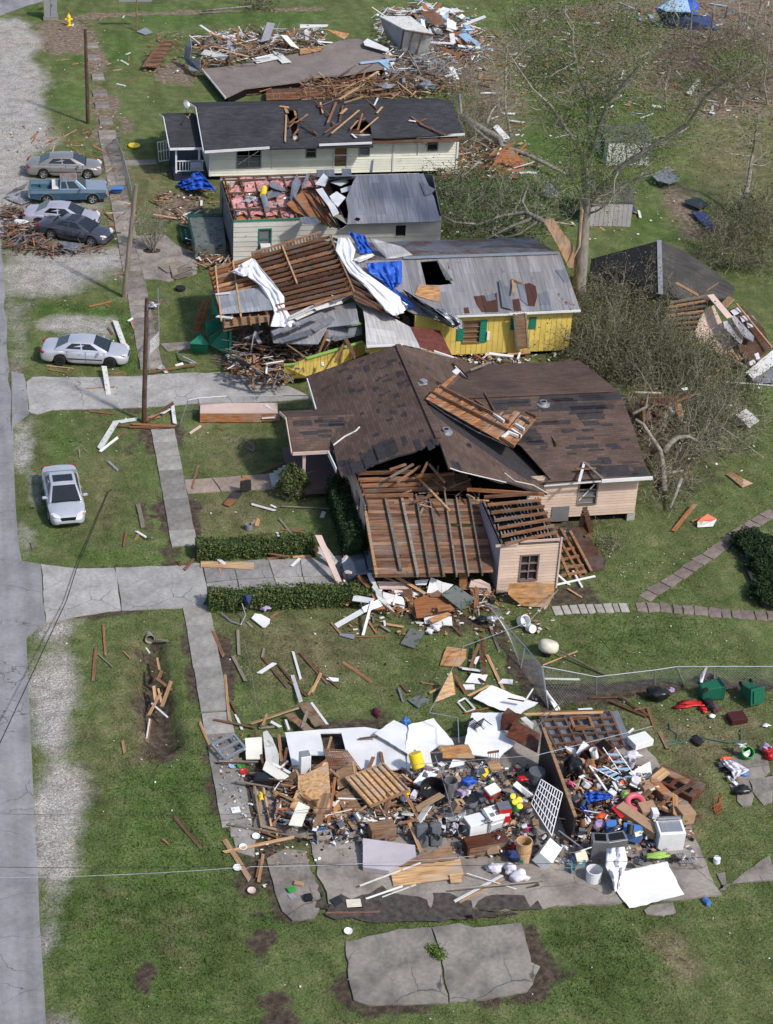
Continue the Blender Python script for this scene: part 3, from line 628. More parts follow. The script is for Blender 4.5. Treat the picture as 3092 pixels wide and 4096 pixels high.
def window(par,A,B,h,fm,rows=2,cols=1,broken=False,pane=None,name='window',label=None,sill=True):
 A,B=Vector((*A,0)),Vector((*B,0));d=(B-A).normalized();n=Vector((d.y,-d.x,0));R=Matrix((d,n,V3(0,0,1))).transposed()
 def bx(mb,u0,u1,z0,z1,y0,y1):mb.box(A+d*((u0+u1)/2)+n*((y0+y1)/2)+V3(0,0,(z0+z1)/2),(u1-u0,y1-y0,z1-z0),0,0,R)
 u0,u1,z0,z1=h;mb=MB();t=.075
 bx(mb,u0-t,u0,z0-t,z1+t,-.05,.05);bx(mb,u1,u1+t,z0-t,z1+t,-.05,.05);bx(mb,u0,u1,z1,z1+t,-.05,.048);bx(mb,u0,u1,z0-t,z0,-.05,.07 if sill else.05)
 for r in range(1,rows):z=z0+(z1-z0)*r/rows;bx(mb,u0,u1,z-.025,z+.025,-.07,.01)
 for c in range(1,cols):u=u0+(u1-u0)*c/cols;bx(mb,u-.025,u+.025,z0,z1,-.069,.012)
 o=obj(name,mb,fm,par,label)
 pm=MB();bx(pm,u0,u1,z0,z1 if not broken else z0+(z1-z0)*.55,-.1,-.085);obj('pane',pm,pane or m_glass,o)
 if broken:
  bm=MB();bm.board(A+d*(u0+.05)-n*.02+V3(0,0,z0+.2),A+d*(u1-.1)-n*.05+V3(0,0,z1-.1),.06,.03,n);obj('broken_slat',bm,m_white,o)
 return o
def patches(mb,pl,items,m=1,lift=.012,ax=None):
 n=(pl[1]-pl[0]).cross(pl[2]-pl[0]).normalized();n=n if n.z>0 else-n
 x=(ax or Vector((1,0,0)));x=(x-n*x.dot(n)).normalized();y=n.cross(x)
 for f,cx,cy,w,h in items:
  c=onp(f,cx,cy,pl)+n*lift;k=max(1,int(round(h/.15)))
  for r in range(k):
   j0,j1=random.uniform(-.12,.12)*(k>1),random.uniform(-.12,.12)*(k>1);yy0,yy1=-h/2+h*r/k,-h/2+h*(r+1)/k
   mb.slab([[c+x*(-w/2+j0)+y*yy0,c+x*(w/2+j1)+y*yy0,c+x*(w/2+j1)+y*yy1,c+x*(-w/2+j0)+y*yy1]],.008,n,m)
def tri(f,pl,pts,lift=0.):
 n=(pl[1]-pl[0]).cross(pl[2]-pl[0]).normalized();n=n if n.z>0 else-n
 return[onp(f,x,y,pl)+n*lift for x,y in pts]
def gable(mb,P,th=.1):mb.slab([P],th)
# cream house with the charcoal roof
hs=thing('cream_house','cream lap-sided house with charcoal shingle roof broken open by fallen lumber','house',(22,128,0))
X0,X1,YF,YB=13.9,30.95,124.4,131.2
A,B=(X0,YF),(X1,YF)
H=[hole(A,'F',832,600,1052,758,YF),hole(A,'G',55,492,128,578,YF),hole(A,'G',292,486,384,655,YF),hole(A,'G',500,478,574,562,YF),hole(A,'G',1072,420,1143,520,YF)]
mb=MB();wall(mb,A,B,.35,3.02,H);obj('front_wall',mb,m_cream,hs)
mb=MB();wall(mb,(X0,YB),(X0,YF),.35,2.95);mb.slab([[V3(X0,YF,2.95),V3(X0,YB,2.95),V3(X0,127.5,3.9)]],.1);wall(mb,(X1,YF),(X1,YB),.35,2.95);mb.slab([[V3(X1,YF,2.95),V3(X1,YB,2.95),V3(X1,127.5,3.9)]],.1);wall(mb,(X1,YB),(X0,YB),.35,2.95)
obj('side_and_back_wall',mb,m_cream,hs)
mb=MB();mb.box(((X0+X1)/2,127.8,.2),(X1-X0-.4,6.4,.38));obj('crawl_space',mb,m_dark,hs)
mb=MB()
for x in(X0+.06,X1-.06,26.45):
 mb.box((x,YF-.03,1.68),(.13,.1,2.66))
obj('corner_trim',mb,m_white,hs)
window(hs,A,B,H[0],m_galv,3,2,True,m_glassg,label='wide front window with broken upper panes');window(hs,A,B,H[1],m_galv,2);window(hs,A,B,H[3],m_galv,2,1,False,m_glassg);window(hs,A,B,H[4],m_galv,2)
h=H[2];mb=MB();mb.box((X0+(h[0]+h[1])/2,YF+.05,(h[2]*.45+h[3]*.55)+.3),(h[1]-h[0],.05,(h[3]-h[2])*.45));o=obj('door',mb,m_owood,hs)
mb=MB();mb.box((X0+(h[0]+h[1])/2,YF+.03,h[2]+(h[3]-h[2])*.27),(h[1]-h[0],.05,(h[3]-h[2])*.5));obj('screen_panel',mb,m_brownpan,o)
mb=MB()
for u in(h[0]-.05,h[1]+.05):mb.box((X0+u,YF-.02,(h[2]+h[3])/2),(.1,.1,h[3]-h[2]+.1))
mb.box((X0+(h[0]+h[1])/2,YF-.025,h[2]+(h[3]-h[2])*.54),(h[1]-h[0],.06,.08));obj('door_frame',mb,m_white,o)
RZ=4.06
pF=[V3(13.45,123.0,2.74),V3(31.25,123.0,2.74),V3(31.25,127.5,RZ)]
out=[V3(13.45,123.0,2.74)]+tri('G',pF,[(605,455)])+[onp('G',600,420,pF)]+tri('G',pF,[(720,425),(1000,408),(1372,385),(1290,175),(1262,80)])
out[-1].y=127.5;out[-1].z=RZ;out.append(V3(13.4,127.5,RZ));out[1].y=123.0;out[1].z=2.74
mb=MB();holes=[tri('F',pF,[(1290,210),(1400,215),(1415,300),(1400,400),(1430,500),(1380,530),(1350,420),(1325,300)]),tri('G',pF,[(440,320),(540,270),(585,300),(600,400),(520,405),(430,390)])]
mb.slab([out]+holes,.1,None,0,1)
patches(mb,pF,[('F',860,250,1.0,.16),('F',795,312,.3,.2),('F',1050,315,.4,.15),('G',480,190,2.2,.9),('G',450,240,1.6,.6),('G',160,165,.5,.5),('G',60,380,.5,.4),('F',1540,430,.8,.15)])
roof=obj('roof',mb,[m_shk,m_felt],hs)
pB=[V3(13.4,127.5,RZ),V3(31.0,127.5,RZ),V3(31.0,131.9,2.78)]
mb=MB();mb.slab([[pB[0],pB[1],pB[2],V3(13.35,131.9,2.78)]],.1,None,0);obj('back_slope',mb,m_shk,roof)
mb=MB();mb.slab([[V3(14,123.6,2.76),V3(30.9,123.6,2.76),V3(30.9,131,2.76),V3(14,131,2.76)]],.06);obj('attic_floor',mb,m_dwood,hs)
mb=MB();mb.board(V3(13.45,122.97,2.62),onp('F',1140,575,[V3(0,122.97,0),V3(1,122.97,0),V3(0,122.97,1)]),.05,.17);p=atY('G',160,480,122.98);mb.board(p,atY('G',600,462,122.98),.05,.15);mb.board(atY('G',980,415,124.1),atY('G',1375,390,124.1),.05,.15)
mb.board(V3(13.38,123,2.66),V3(13.35,127.5,3.98),.15,.05,(1,0,0));mb.board(V3(13.35,127.5,3.98),V3(13.33,131.9,2.7),.15,.05,(1,0,0));obj('fascia',mb,m_white,hs)
mb=MB();mb.board(atY('F',1150,570,YF-.06),atY('F',1165,770,YF-.06),.04,.03,(0,1,0));mb.tube([atY('G',1000,420,YF-.08),atY('G',985,450,YF-.08),atY('G',985,560,YF-.08)],.03,5);obj('downpipe',mb,m_white,hs)
mb=MB();mb.slab([[V3(11.3,124.4,2.45),V3(13.5,124.4,2.45),V3(13.5,127.7,3.35),V3(11.25,127.7,3.35)]],.09);mb.slab([[V3(11.25,127.7,3.35),V3(13.5,127.7,3.35),V3(13.5,130.6,2.5),V3(11.2,130.6,2.5)]],.09);obj('porch_roof',mb,m_shk,hs)
mb=MB();mb.board(V3(11.3,124.36,2.33),V3(13.5,124.36,2.33),.05,.16);mb.board(V3(11.27,124.4,2.38),V3(11.2,127.7,3.28),.13,.05,(1,0,0));mb.board(V3(11.2,127.7,3.28),V3(11.17,130.6,2.42),.13,.05,(1,0,0));obj('porch_fascia',mb,m_white,hs)
mb=MB();mb.box((12.7,127.4,.42),(2.3,5.6,.16));mb.box((12.7,124.62,.22),(2.2,.05,.44));mb.box((11.6,127.4,.22),(.05,5.5,.44));obj('porch_floor',mb,m_navy,hs)
for x,y in((11.75,124.75),(11.7,130.2),(13.3,124.9)):
 mb=MB();mb.box((x,y,1.4),(.12,.12,1.95));obj('porch_post',mb,m_white,hs)
mb=MB();mb.board(V3(11.8,124.75,1.32),V3(13.6,124.75,1.32),.06,.06);mb.board(V3(11.8,124.75,.62),V3(13.6,124.75,.62),.06,.06)
for i in range(9):mb.box((12.0+i*.19,124.75,.97),(.05,.04,.68))
obj('railing',mb,m_white,hs)
mb=MB();mb.box((13.05,124.62,1.05),(.75,.45,.6));obj('box_on_rail',mb,m_grey,hs,'pale grey unit standing on the porch rail')if False else None
obj('window_unit',mb,m_galv,hs,'pale grey unit at the porch corner')
mb=MB();q=[(70,520),(185,490),(195,690),(85,715)];P=[atX('F',x,y,11.3)for x,y in q]
P=[at('F',72,525,1.9),at('F',180,500,1.9),at('F',185,690,.35),at('F',85,705,.35)]
for k in range(5):a=k/4;mb.board(P[0].lerp(P[1],a),P[3].lerp(P[2],a),.05,.05,(0,1,0))
for k in(0,.48,1):mb.board(P[0].lerp(P[3],k),P[1].lerp(P[2],k),.06,.05,(0,1,0))
obj('leaning_railing',mb,m_white,hs,'white railing section torn loose at the porch side')
mb=MB();d_=at('F',345,165,3.3);R=Matrix.Rotation(.9,3,'Y')@Matrix.Rotation(.5,3,'X');mb.lathe([(.02,-.06),(.2,-.03),(.34,.05),(.335,.07),(.2,0),(.01,-.02)],18,d_,R);mb.tube([d_,d_+V3(.05,0,-.6)],.02,5);obj('satellite_dish',mb,m_galv,hs)
# white house with half its metal roof
hs=thing('white_house','old white board house, left half roofless with pink insulation, right half under metal','house',(20,114,0))
X0,X1,YF,YB=13.85,26.75,110.5,117.5;A,B=(X0,YF),(X1,YF)
H=[hole(A,'I',705,560,795,720,YF),hole(A,'G',800,1150,880,1238,YF)]
mb=MB();wall(mb,A,B,.75,3.0,H,'lap',.32);obj('front_wall',mb,m_oldwall,hs)
mb=MB();wall(mb,A,B,.1,.75,(),'plain');wall(mb,(X1,YF),(X1,YB),.1,3.0,(),'lap',.3);wall(mb,(X1,YB),(X0,YB),.1,3.0,(),'plain');obj('lower_and_back_wall',mb,m_wchip,hs)
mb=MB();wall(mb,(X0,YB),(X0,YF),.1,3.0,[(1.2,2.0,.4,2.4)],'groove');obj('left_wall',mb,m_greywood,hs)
mb=MB();mb.box((X0+.06,YB-1.6,1.4),(.05,.8,2));obj('door',mb,m_dark,hs)
window(hs,A,B,H[0],m_teal,2,1,False,m_glassg);window(hs,A,B,H[1],m_oldwall,1,1)
mb=MB();c=at('I',755,700,1.45);mb.box((c.x,YF-.25,1.35),(.62,.5,.42));o=obj('window_air_conditioner',mb,m_ewhite,hs,bevel=.02)
mb=MB()
for k in range(6):mb.box((c.x,YF-.505,1.2+k*.055),(.52,.012,.03))
obj('grille',mb,m_galv,o)
mb=MB();mb.slab([[V3(X0+.1,YF+.1,2.72),V3(20.8,YF+.1,2.72),V3(20.8,YB-.1,2.72),V3(X0+.1,YB-.1,2.72)]],.06);obj('ceiling_deck',mb,m_owood,hs)
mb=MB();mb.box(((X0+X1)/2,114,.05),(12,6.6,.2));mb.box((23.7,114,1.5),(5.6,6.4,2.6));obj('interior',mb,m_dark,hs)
for k in range(8):
 x=X0+.2+k*.93;mb=MB();mb.board(V3(x,YF,3.0),V3(x+.05,YB,3.03),.07,.17);obj('ceiling_joist',mb,m_dwood,hs)
for y,z in((YF+.03,3.05),(112.1,3.15),(114.6,3.16),(116.6,3.2),(YB-.04,3.06)):
 mb=MB();mb.board(V3(X0,y,z),V3(20.5,y+random.uniform(-.2,.2),z+.02),.14,.07);obj('wall_plate',mb,m_dwood if y>111 else m_teal,hs)
def lumps(poly_f,n,z,size,mat,name,par=None,**kw):
 mb=MB();P=[poly_f(random.random(),random.random())for _ in range(n)]
 for p in P:
  s=size*random.uniform(.5,1.3);R=Matrix.Rotation(random.uniform(0,6.3),3,'Z')@Matrix.Rotation(random.uniform(-.5,.5),3,'X');c=Vector(p)
  bm=bmesh.new();bmesh.ops.create_icosphere(bm,subdivisions=2,radius=1)
  sx,sy,sz=s*1.2,s*random.uniform(.4,.9),s*random.uniform(.15,.32)
  for v in bm.verts:v.co=R@Vector((v.co.x*sx,v.co.y*sy,v.co.z*sz))*random.uniform(.5,1.35)+c
  mb.raw([v.co.copy()for v in bm.verts],[tuple(v.index for v in f.verts)for f in bm.faces]);bm.free()
 return obj(name,mb,mat,par,smooth=False,**kw)
lumps(lambda a,b:V3(X0+.4+a*3.3,YF+1.2+b*4.4,2.86),60,0,.5,m_insul,'insulation',hs)
lumps(lambda a,b:V3(X0+1.2+a*5.2,YB-1.4+b*1.1,2.95),42,0,.48,m_insul,'insulation',hs)
lumps(lambda a,b:V3(17.5+a*3,YF+.5+b*1.2,2.86),18,0,.32,m_insul,'insulation',hs)
lumps(lambda a,b:V3(X0+.4+a*4.6,YF+.6+b*5.5,3.08),18,0,.22,m_foil,'torn_foil',hs)
pF=[V3(20.6,109.7,3.0),V3(26.5,109.7,3.0),V3(26.3,113.45,4.62)]
mb=MB();mb.slab([[V3(20.7,109.72,3.0),V3(26.5,109.7,3.0),V3(26.45,111.5,3.78),V3(26.1,113.45,4.62),V3(21.9,113.45,4.62),V3(21.6,113.0,4.43),V3(21.1,112.0,3.99),V3(20.9,111.6,3.82),V3(20.9,110.6,3.4)]],.05);roof=obj('roof',mb,m_tin,hs)
mb=MB();mb.slab([[V3(20.4,113.45,4.62),V3(26.1,113.45,4.62),V3(24.9,117.3,3.0),V3(20.4,117.3,3.0)]],.05);obj('back_slope',mb,m_tinb,roof)
mb=MB();mb.slab([[V3(26.75,110.5,3),V3(26.75,117.4,3),V3(26.75,113.45,4.5)]],.06);obj('gable_wall',mb,m_greywood,hs)
mb=MB();P=tri('G',pF,[(1000,795),(1130,860),(1090,900),(1040,910)],.12);mb.slab([P],.03);P=tri('G',pF,[(590,640),(612,625),(600,740),(575,730)],.3);mb.slab([P],.03);obj('bent_sheet',mb,m_tinb,roof)
mb=MB();mb.slab([tri('G',pF,[(455,1105),(470,1085),(505,1095),(490,1118)],.02)],.01);obj('torn_hole',mb,m_dark,roof)
mb=MB();P=[at('I',930,345,3.5),at('I',1060,240,3.8),at('I',1180,300,3.6),at('I',1360,545,3.0),at('I',1290,530,2.9),at('I',1090,450,3.1),at('I',1000,410,3.2)];mb.slab([P],.06);o=obj('torn_roof_panel',mb,m_owood,hs)
mb=MB()
for a,b in(((985,290),(1120,460)),((1060,240),(1300,540)),((1140,265),(1365,550)),((1120,130),(1380,545))):mb.board(at('I',*a,3.75),at('I',*b,3.12),.07,.14)
obj('panel_rafter',mb,m_dwood,o)
for q in([(1175,225),(1230,210),(1300,320),(1270,350)],[(1265,330),(1310,305),(1370,420),(1320,448)],[(1170,180),(1240,90),(1285,130),(1250,200)],[(1300,165),(1430,128),(1450,165),(1380,195)],[(1290,280),(1350,240),(1425,290),(1360,370),(1310,320)],[(1380,220),(1470,190),(1485,225),(1390,250)]):
 mb=MB();mb.slab([[at('I',x,y,3.95+random.uniform(-.06,.06))for x,y in q]],.03);obj('white_fascia',mb,m_wboard,o);mb=MB();mb.slab([[at('I',x,y,3.6)for x,y in[(1335,450),(1385,435),(1440,520),(1385,555)]]],.03);obj('siding_scrap',mb,m_cream,o)
for q in([(780,170),(830,160),(930,230),(900,240),(800,205)],[(770,250),(830,220),(900,265),(770,305)],[(975,180),(1020,90),(1050,180),(1000,300),(960,310)],[(1060,200),(1100,90),(1135,85),(1080,210)],[(1040,460),(1100,450),(1220,490),(1180,520),(1060,510)],[(1180,60),(1330,55),(1335,130),(1185,120)],[(1390,50),(1470,50),(1475,125),(1395,120)]):
 mb=MB();mb.slab([[at('I',x,y,3.4+random.uniform(-.15,.35))for x,y in q]],.02);obj('bent_metal_sheet',mb,m_tinb,hs)
mb=MB();mb.tube([at('I',745,215,3.4),at('I',735,280,3.4)],.2,12,0);mb.tube([at('I',737,275,3.38),at('I',770,390,3.2)],.19,12,1);obj('vent_duct',mb,[m_yel,m_galv],hs)
mb=MB();P=[at('I',108,445,1.0),at('I',395,440,1.0),at('I',425,690,1.0),at('I',165,690,1.0)];mb.slab([P],.12);mb.board(P[0]-V3(0,0,.5),P[3]-V3(0,0,.5),.06,.9,(0,0,1));mb.board(P[3]-V3(0,0,.5),P[2]-V3(0,0,.5),.06,.9);o=obj('porch_deck',mb,m_greydeck,hs)
mb=MB();mb.box(at('I',120,600,.55),(.5,1.3,.2));mb.box(at('I',85,620,.25),(.5,1.2,.2));mb.board(P[0]+V3(0,0,.02),P[3]+V3(0,0,.02),.1,.05);mb.board(P[0]+V3(0,0,.02),P[1]+V3(0,0,.02),.5,.03);obj('step',mb,m_greenp,o)
# yellow house
hs=thing('yellow_house','yellow board-sided house with green shutters under a patched galvanised roof','house',(27,101,0))
X0,X1,YF,YB=22.4,31.5,97.2,104.8;A,B=(X0,YF),(X1,YF)
H=[hole(A,'K',762,648,868,780,YF)]
mb=MB();wall(mb,A,B,.3,2.9,H,'groove');obj('front_wall',mb,m_yellow,hs)
mb=MB();wall(mb,(X1,YF),(X1,YB),.3,2.9,(),'groove');mb.slab([[V3(X1,YF,2.9),V3(X1,YB,2.9),V3(X1,101.1,4.4)]],.08);wall(mb,(X1,YB),(X0,YB),.3,2.9,(),'plain');wall(mb,(X0,YB),(X0,YF),.3,2.9,(),'plain');obj('side_and_back_wall',mb,m_yellow,hs)
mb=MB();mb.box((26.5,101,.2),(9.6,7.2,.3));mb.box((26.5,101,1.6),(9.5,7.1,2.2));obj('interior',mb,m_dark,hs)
for x0,y0,x1,y1 in((715,690,756,772),(874,635,906,785),(1076,626,1116,700),(1200,617,1240,693)):
 p,q=atY('K',x0,y0,YF-.05),atY('K',x1,y1,YF-.05);mb=MB();mb.box(((p.x+q.x)/2,YF-.045,(p.z+q.z)/2),(abs(q.x-p.x),.04,abs(p.z-q.z)))
 for k in range(7):mb.box(((p.x+q.x)/2,YF-.07,min(p.z,q.z)+abs(p.z-q.z)*(k+.5)/7),(abs(q.x-p.x)-.1,.02,.05))
 obj('shutter',mb,m_teal,hs)
window(hs,A,B,H[0],m_brownpan,4,1,False,m_brownpan,label='boarded window with rusty horizontal panels')
mb=MB();p,q=atY('K',1130,600,96.75),atY('K',1150,828,96.75);mb.board(p+V3(0,-.1,.1),q,.62,.02,(0,-1,0));mb.board(p+V3(-.33,-.1,.1),q+V3(-.3,0,0),.12,.07,(0,-1,0),1);mb.board(p+V3(.35,-.1,.1),q+V3(.36,0,0),.1,.07,(0,-1,0),1);obj('hanging_metal_strip',mb,[m_brownpan,m_gwood],hs)
mb=MB();p=atY('K',922,740,YF-.1);mb.box(p,(.14,.12,.5));obj('meter_box',mb,m_ewhite,hs)
pF=[V3(22,96.85,2.86),V3(31.9,96.85,2.86),V3(31.6,101.1,4.55)]
mb=MB();out=tri('K',pF,[(705,612),(1060,602),(1540,575),(1470,370),(1398,180),(640,222),(465,232),(340,232),(40,240),(-60,300),(40,400),(200,480),(420,590),(560,620)])
mb.slab([out,tri('K',pF,[(470,245),(578,236),(640,340),(680,393),(600,402),(508,400)])],.05,None,0);roof=obj('roof',mb,m_tinpatch,hs)
mb=MB();mb.slab([[V3(20.4,101.1,4.55),V3(31.6,101.1,4.55),V3(31.5,106.9,3.0),V3(20.0,106.9,3.0)]],.05);obj('back_slope',mb,tin('rust_striped_metal',(.20,.20,.23),.5,(.115,.05,.032),0,60,.3,.55,.8),roof)
mb=MB();mb.board(V3(22.4,101.08,4.6),V3(31.55,101.08,4.6),.3,.03);obj('ridge_cap',mb,m_galv,roof)
mb=MB();a_,b_,c_=atY('K',700,612,96.8),atY('K',1060,598,96.8),atY('K',1540,573,96.8);mb.board(a_,b_,.05,.1);mb.board(b_+V3(.03,0,.02),c_,.05,.13);obj('fascia',mb,m_white,hs)
for q in([(825,478),(895,470),(915,492),(980,452),(992,582),(880,583),(850,540)],[(1165,395),(1200,388),(1240,410),(1250,480),(1232,545),(1190,540),(1180,470)],[(1085,500),(1130,492),(1145,575),(1095,574)],[(760,555),(790,550),(800,590),(765,592)]):mb=MB();mb.slab([tri('K',pF,q,.02)],.012);obj('rusty_patch',mb,m_rusts,roof)
for q,l in(([(990,380),(1022,385),(1088,578),(1015,560)],.16),([(1115,395),(1160,400),(1190,545),(1140,500)],.04),([(900,480),(960,455),(975,500),(915,512)],.03),([(1260,460),(1330,440),(1345,575),(1280,572)],.03),([(1370,300),(1440,300),(1465,375),(1430,385)],.03),([(1000,430),(1080,400),(1075,470),(1030,480)],.05)):mb=MB();mb.slab([tri('K',pF,q,l)],.012);obj('loose_sheet',mb,m_tinb,roof)
mb=MB();mb.slab([tri('K',pF,[(430,470),(460,402),(600,412),(598,510),(560,512)],.05)],.03);obj('plywood_sheet',mb,m_ply,roof,'square of orange plywood lying on the slope')
mb=MB();P=tri('K',pF,[(578,228),(690,395),(640,370),(600,290)],.06);P[1]+=V3(0,0,.15);mb.slab([P],.015);obj('curled_sheet',mb,m_greydeck,roof)
mb=MB();mb.board(onp('K',1085,370,pF)+V3(0,0,.05),onp('K',1090,490,pF)+V3(0,0,.35),.12,.06);mb.board(onp('K',1080,372,pF)+V3(0,0,.1),onp('K',1155,405,pF)+V3(0,0,.15),.09,.05);obj('splintered_rafter',mb,m_lwood,roof)
PL=[V3(11.7,104.3,2.85),V3(11.9,98.2,2.7),V3(18.95,98.0,4.3)]
def lift(P,z):return[p+V3(0,0,z)for p in P]
out=tri('J',PL,[(250,215),(560,142),(800,45),(1090,-25),(1160,-10),(1330,420),(1300,385),(840,545),(700,560),(360,655)])
mb=MB();mb.slab([lift(out,-.34)],.05,None,0);o=obj('stripped_roof',mb,m_dwood,hs)
e0,e1=((262,240),(1165,-10)),((352,640),(1325,410))
for k in range(13):
 a=k/12;L0=(e0[0][0]+(e1[0][0]-e0[0][0])*a,e0[0][1]+(e1[0][1]-e0[0][1])*a);R0=(e0[1][0]+(e1[1][0]-e0[1][0])*a,e0[1][1]+(e1[1][1]-e0[1][1])*a)
 p,q=onp('J',*L0,PL),onp('J',*R0,PL);p=p.lerp(q,.34)if a<=.78 else p
 if a>.78:p=p.lerp(q,.42)
 if a<=.78:mb=MB();mb.board(onp('J',*L0,PL)+V3(0,0,.02),p+V3(0,0,.02),.07,.17);obj('porch_roof_rafter',mb,m_owood if k%2 else m_lwood,o)if k<9 else None;p=p.lerp(q,.0)
 mb=MB();mb.board(p,q,.06,.17);obj('rafter',mb,m_dwood if k%3 else m_wood,o)
for k in range(12):
 a=(k+.5)/12;L0=(e0[0][0]+(e1[0][0]-e0[0][0])*a,e0[0][1]+(e1[0][1]-e0[0][1])*a);R0=(e0[1][0]+(e1[1][0]-e0[1][0])*a,e0[1][1]+(e1[1][1]-e0[1][1])*a)
 p,q=onp('J',*L0,PL)-V3(0,0,.2),onp('J',*R0,PL)-V3(0,0,.2);mb=MB();mb.board(p.lerp(q,.4),q,.11,.1);obj('lower_rafter',mb,m_dwood,o)
mb=MB()
for k in range(26):
 a=.4+k*.6/26;p=onp('J',262+903*a+random.uniform(-4,4),240-250*a,PL)-V3(0,0,.25);q=onp('J',352+973*a+random.uniform(-8,8),640-230*a,PL)-V3(0,0,.27)
 for s in range(9):
  if random.random()<.72:mb.board(p.lerp(q,s/9+.01),p.lerp(q,(s+.6)/9),.12,.025)
obj('roof_batten',mb,m_wood,o,kind='stuff')
mb=MB()
for(x0,y0),(x1,y1)in(((300,225),(345,630)),((430,185),(490,600)),((790,60),(905,350)),((1150,0),(1330,415))):mb.board(onp('J',x0,y0,PL)+V3(0,0,.1),onp('J',x1,y1,PL)+V3(0,0,.1),.09,.07)
obj('cross_brace',mb,m_lwood,o)
mb=MB();a_,b_=onp('J',565,140,PL),onp('J',1085,-20,PL)
mb.board(a_+V3(0,0,.2),b_+V3(0,0,.2),.08,.09);mb.board(a_-V3(0,.12,.2),b_-V3(0,.12,.2),.08,.1)
for k in range(22):p=a_.lerp(b_,(k+.25)/22);q=a_.lerp(b_,(k+.72)/22);mb.board(p,q,.07,.34)
obj('notched_beam',mb,m_wood,o)
mb=MB();mb.slab([lift(tri('J',PL,[(250,215),(560,145),(620,380),(300,428)]),-.14)],.03);obj('porch_sheathing',mb,m_owood,o)
mb=MB();mb.slab([lift(tri('J',PL,[(295,428),(660,378),(725,548),(470,572),(342,580)]),.11)],.03);obj('porch_metal',mb,tin('pale_blue_metal',(.42,.43,.47),.9,rot=math.pi/2,met=.1),o)
mb=MB();mb.board(onp('J',305,445,PL)+V3(0,0,.2),onp('J',410,435,PL)+V3(0,0,.2),.2,.04);mb.board(onp('J',310,597,PL)+V3(0,0,.1),onp('J',425,610,PL)+V3(0,0,.1),.22,.05);obj('white_trim',mb,m_white,o)
mb=MB();mb.slab([lift(tri('J',PL,[(345,585),(700,560),(700,605),(365,655)]),-.12)],.03)
obj('porch_edge',mb,m_lwood,o);mb=MB()
for k in range(6):x=360+k*65;mb.board(onp('J',x,580,PL)+V3(0,0,.02),onp('J',x+10,648,PL)+V3(0,0,.02),.06,.12)
obj('porch_rafter',mb,m_wood,o)
PR=[V3(18.95,98.0,4.3),V3(18.95,105,4.45),V3(22,98.6,3.2)]
mb=MB();out=tri('J',PR,[(1165,-10),(1205,10),(1300,200),(1670,560),(1340,430),(1330,415)]);mb.slab([lift(out,-.3)],.05);o2=obj('right_slope_deck',mb,m_dwood,o)
mb=MB()
for k in range(9):a=k/8;mb.board(onp('J',1170+160*a,5+405*a,PR),onp('J',1215+330*a,25+500*a,PR),.06,.15)
obj('right_slope_rafter',mb,m_dwood,o)
PA=[V3(19.2,98.5,3.55),V3(19.0,94.0,3.0),V3(14.6,97.6,2.0)];PB=[V3(19.2,98.7,3.6),V3(19.05,94.2,2.7),V3(23.5,95.6,2.1)]
mb=MB();mb.slab([tri('J',PA,[(870,592),(1150,520),(1338,475),(1368,640),(1130,665),(1060,790),(930,790),(730,782),(705,690)])],.04);fg=obj('white_metal_roof',mb,tin('grey_white_metal',(.42,.42,.45),.72,(.2,.15,.13),0,75,.1,.6),hs)
mb=MB();mb.slab([tri('J',PB,[(1340,477),(1500,530),(1670,622)])+tri('K',PB,[(400,680),(470,820),(560,845),(360,800),(110,808),(100,640),(85,560)])],.04);obj('right_slope',mb,m_tinw,fg)
mb=MB();mb.slab([tri('K',PB,[(402,680),(600,705),(690,890),(560,846),(472,820)],.01)],.03);obj('red_sheet',mb,m_tinred,fg)
mb=MB();mb.board(onp('K',110,812,PB),onp('K',350,800,PB),.1,.1);mb.board(onp('K',560,846,PB)+V3(0,0,.02),onp('K',692,888,PB),.12,.1);obj('white_edge',mb,m_white,fg)
mb=MB();a_=at('J',880,600,3.0)
for(x0,y0),(x1,y1),w_ in(((850,600),(1035,510),.35),((890,605),(1270,430),.3),((1180,490),(1300,420),.5),((1020,520),(1110,500),.2)):mb.board(at('J',x0,y0,3.2),at('J',x1,y1,3.5),w_,.05)
obj('torn_ridge_flashing',mb,m_wchip,fg)
mb=MB();mb.grid(lambda u,v:at('J',940+190*u+70*v,800-180*u+10*v,1.9+.9*u+.18*math.sin(v*6.3)),8,6);obj('curled_corrugated_sheet',mb,m_tin,fg,smooth=True,solid=.02)
mb=MB();mb.slab([[at('J',1115,670,2.6),at('J',1385,640,2.6),at('J',1390,720,2.2),at('J',1190,770,2.2),at('J',1120,740,2.3)]],.04);mb.board(at('J',1270,655,2.7),at('J',1385,635,2.75),.25,.04,None,1);obj('dark_panel',mb,[m_tinb,m_lime],fg)
w0,w1=at('J',810,1092,.05),at('J',1400,880,.4);
mb=MB();P=[at('J',810,955,1.55),at('J',975,900,1.75),at('J',1400,775,2.1),at('J',1415,860,1.3),at('J',990,1040,.55),at('J',880,1045,.5),at('J',810,1095,.05)];mb.slab([P],.08,(-.25,-.8,.55));o=obj('leaning_yellow_wall',mb,m_yellow,hs)
mb=MB();mb.board(P[0]+V3(0,.05,.04),at('J',915,935,1.7),.16,.05);mb.board(at('J',975,898,1.78),at('J',1395,772,2.13),.2,.05);obj('green_wall_edge',mb,m_lime,o)
mb=MB()
for k in range(1,11):a=k/11;p=P[0].lerp(P[2],a);q=P[6].lerp(P[3],a);p=P[1].lerp(P[2],(a-.28)/.72)if a>.28 else P[0].lerp(P[1],a/.28);q=p+V3(.02,-.25,-.55-.3*(1-a));mb.board(p+V3(-.02,-.07,.04),q+V3(-.02,-.03,.03),.02,.012,(-.25,-.8,.55))
obj('board_joint',mb,m_dwood,o)
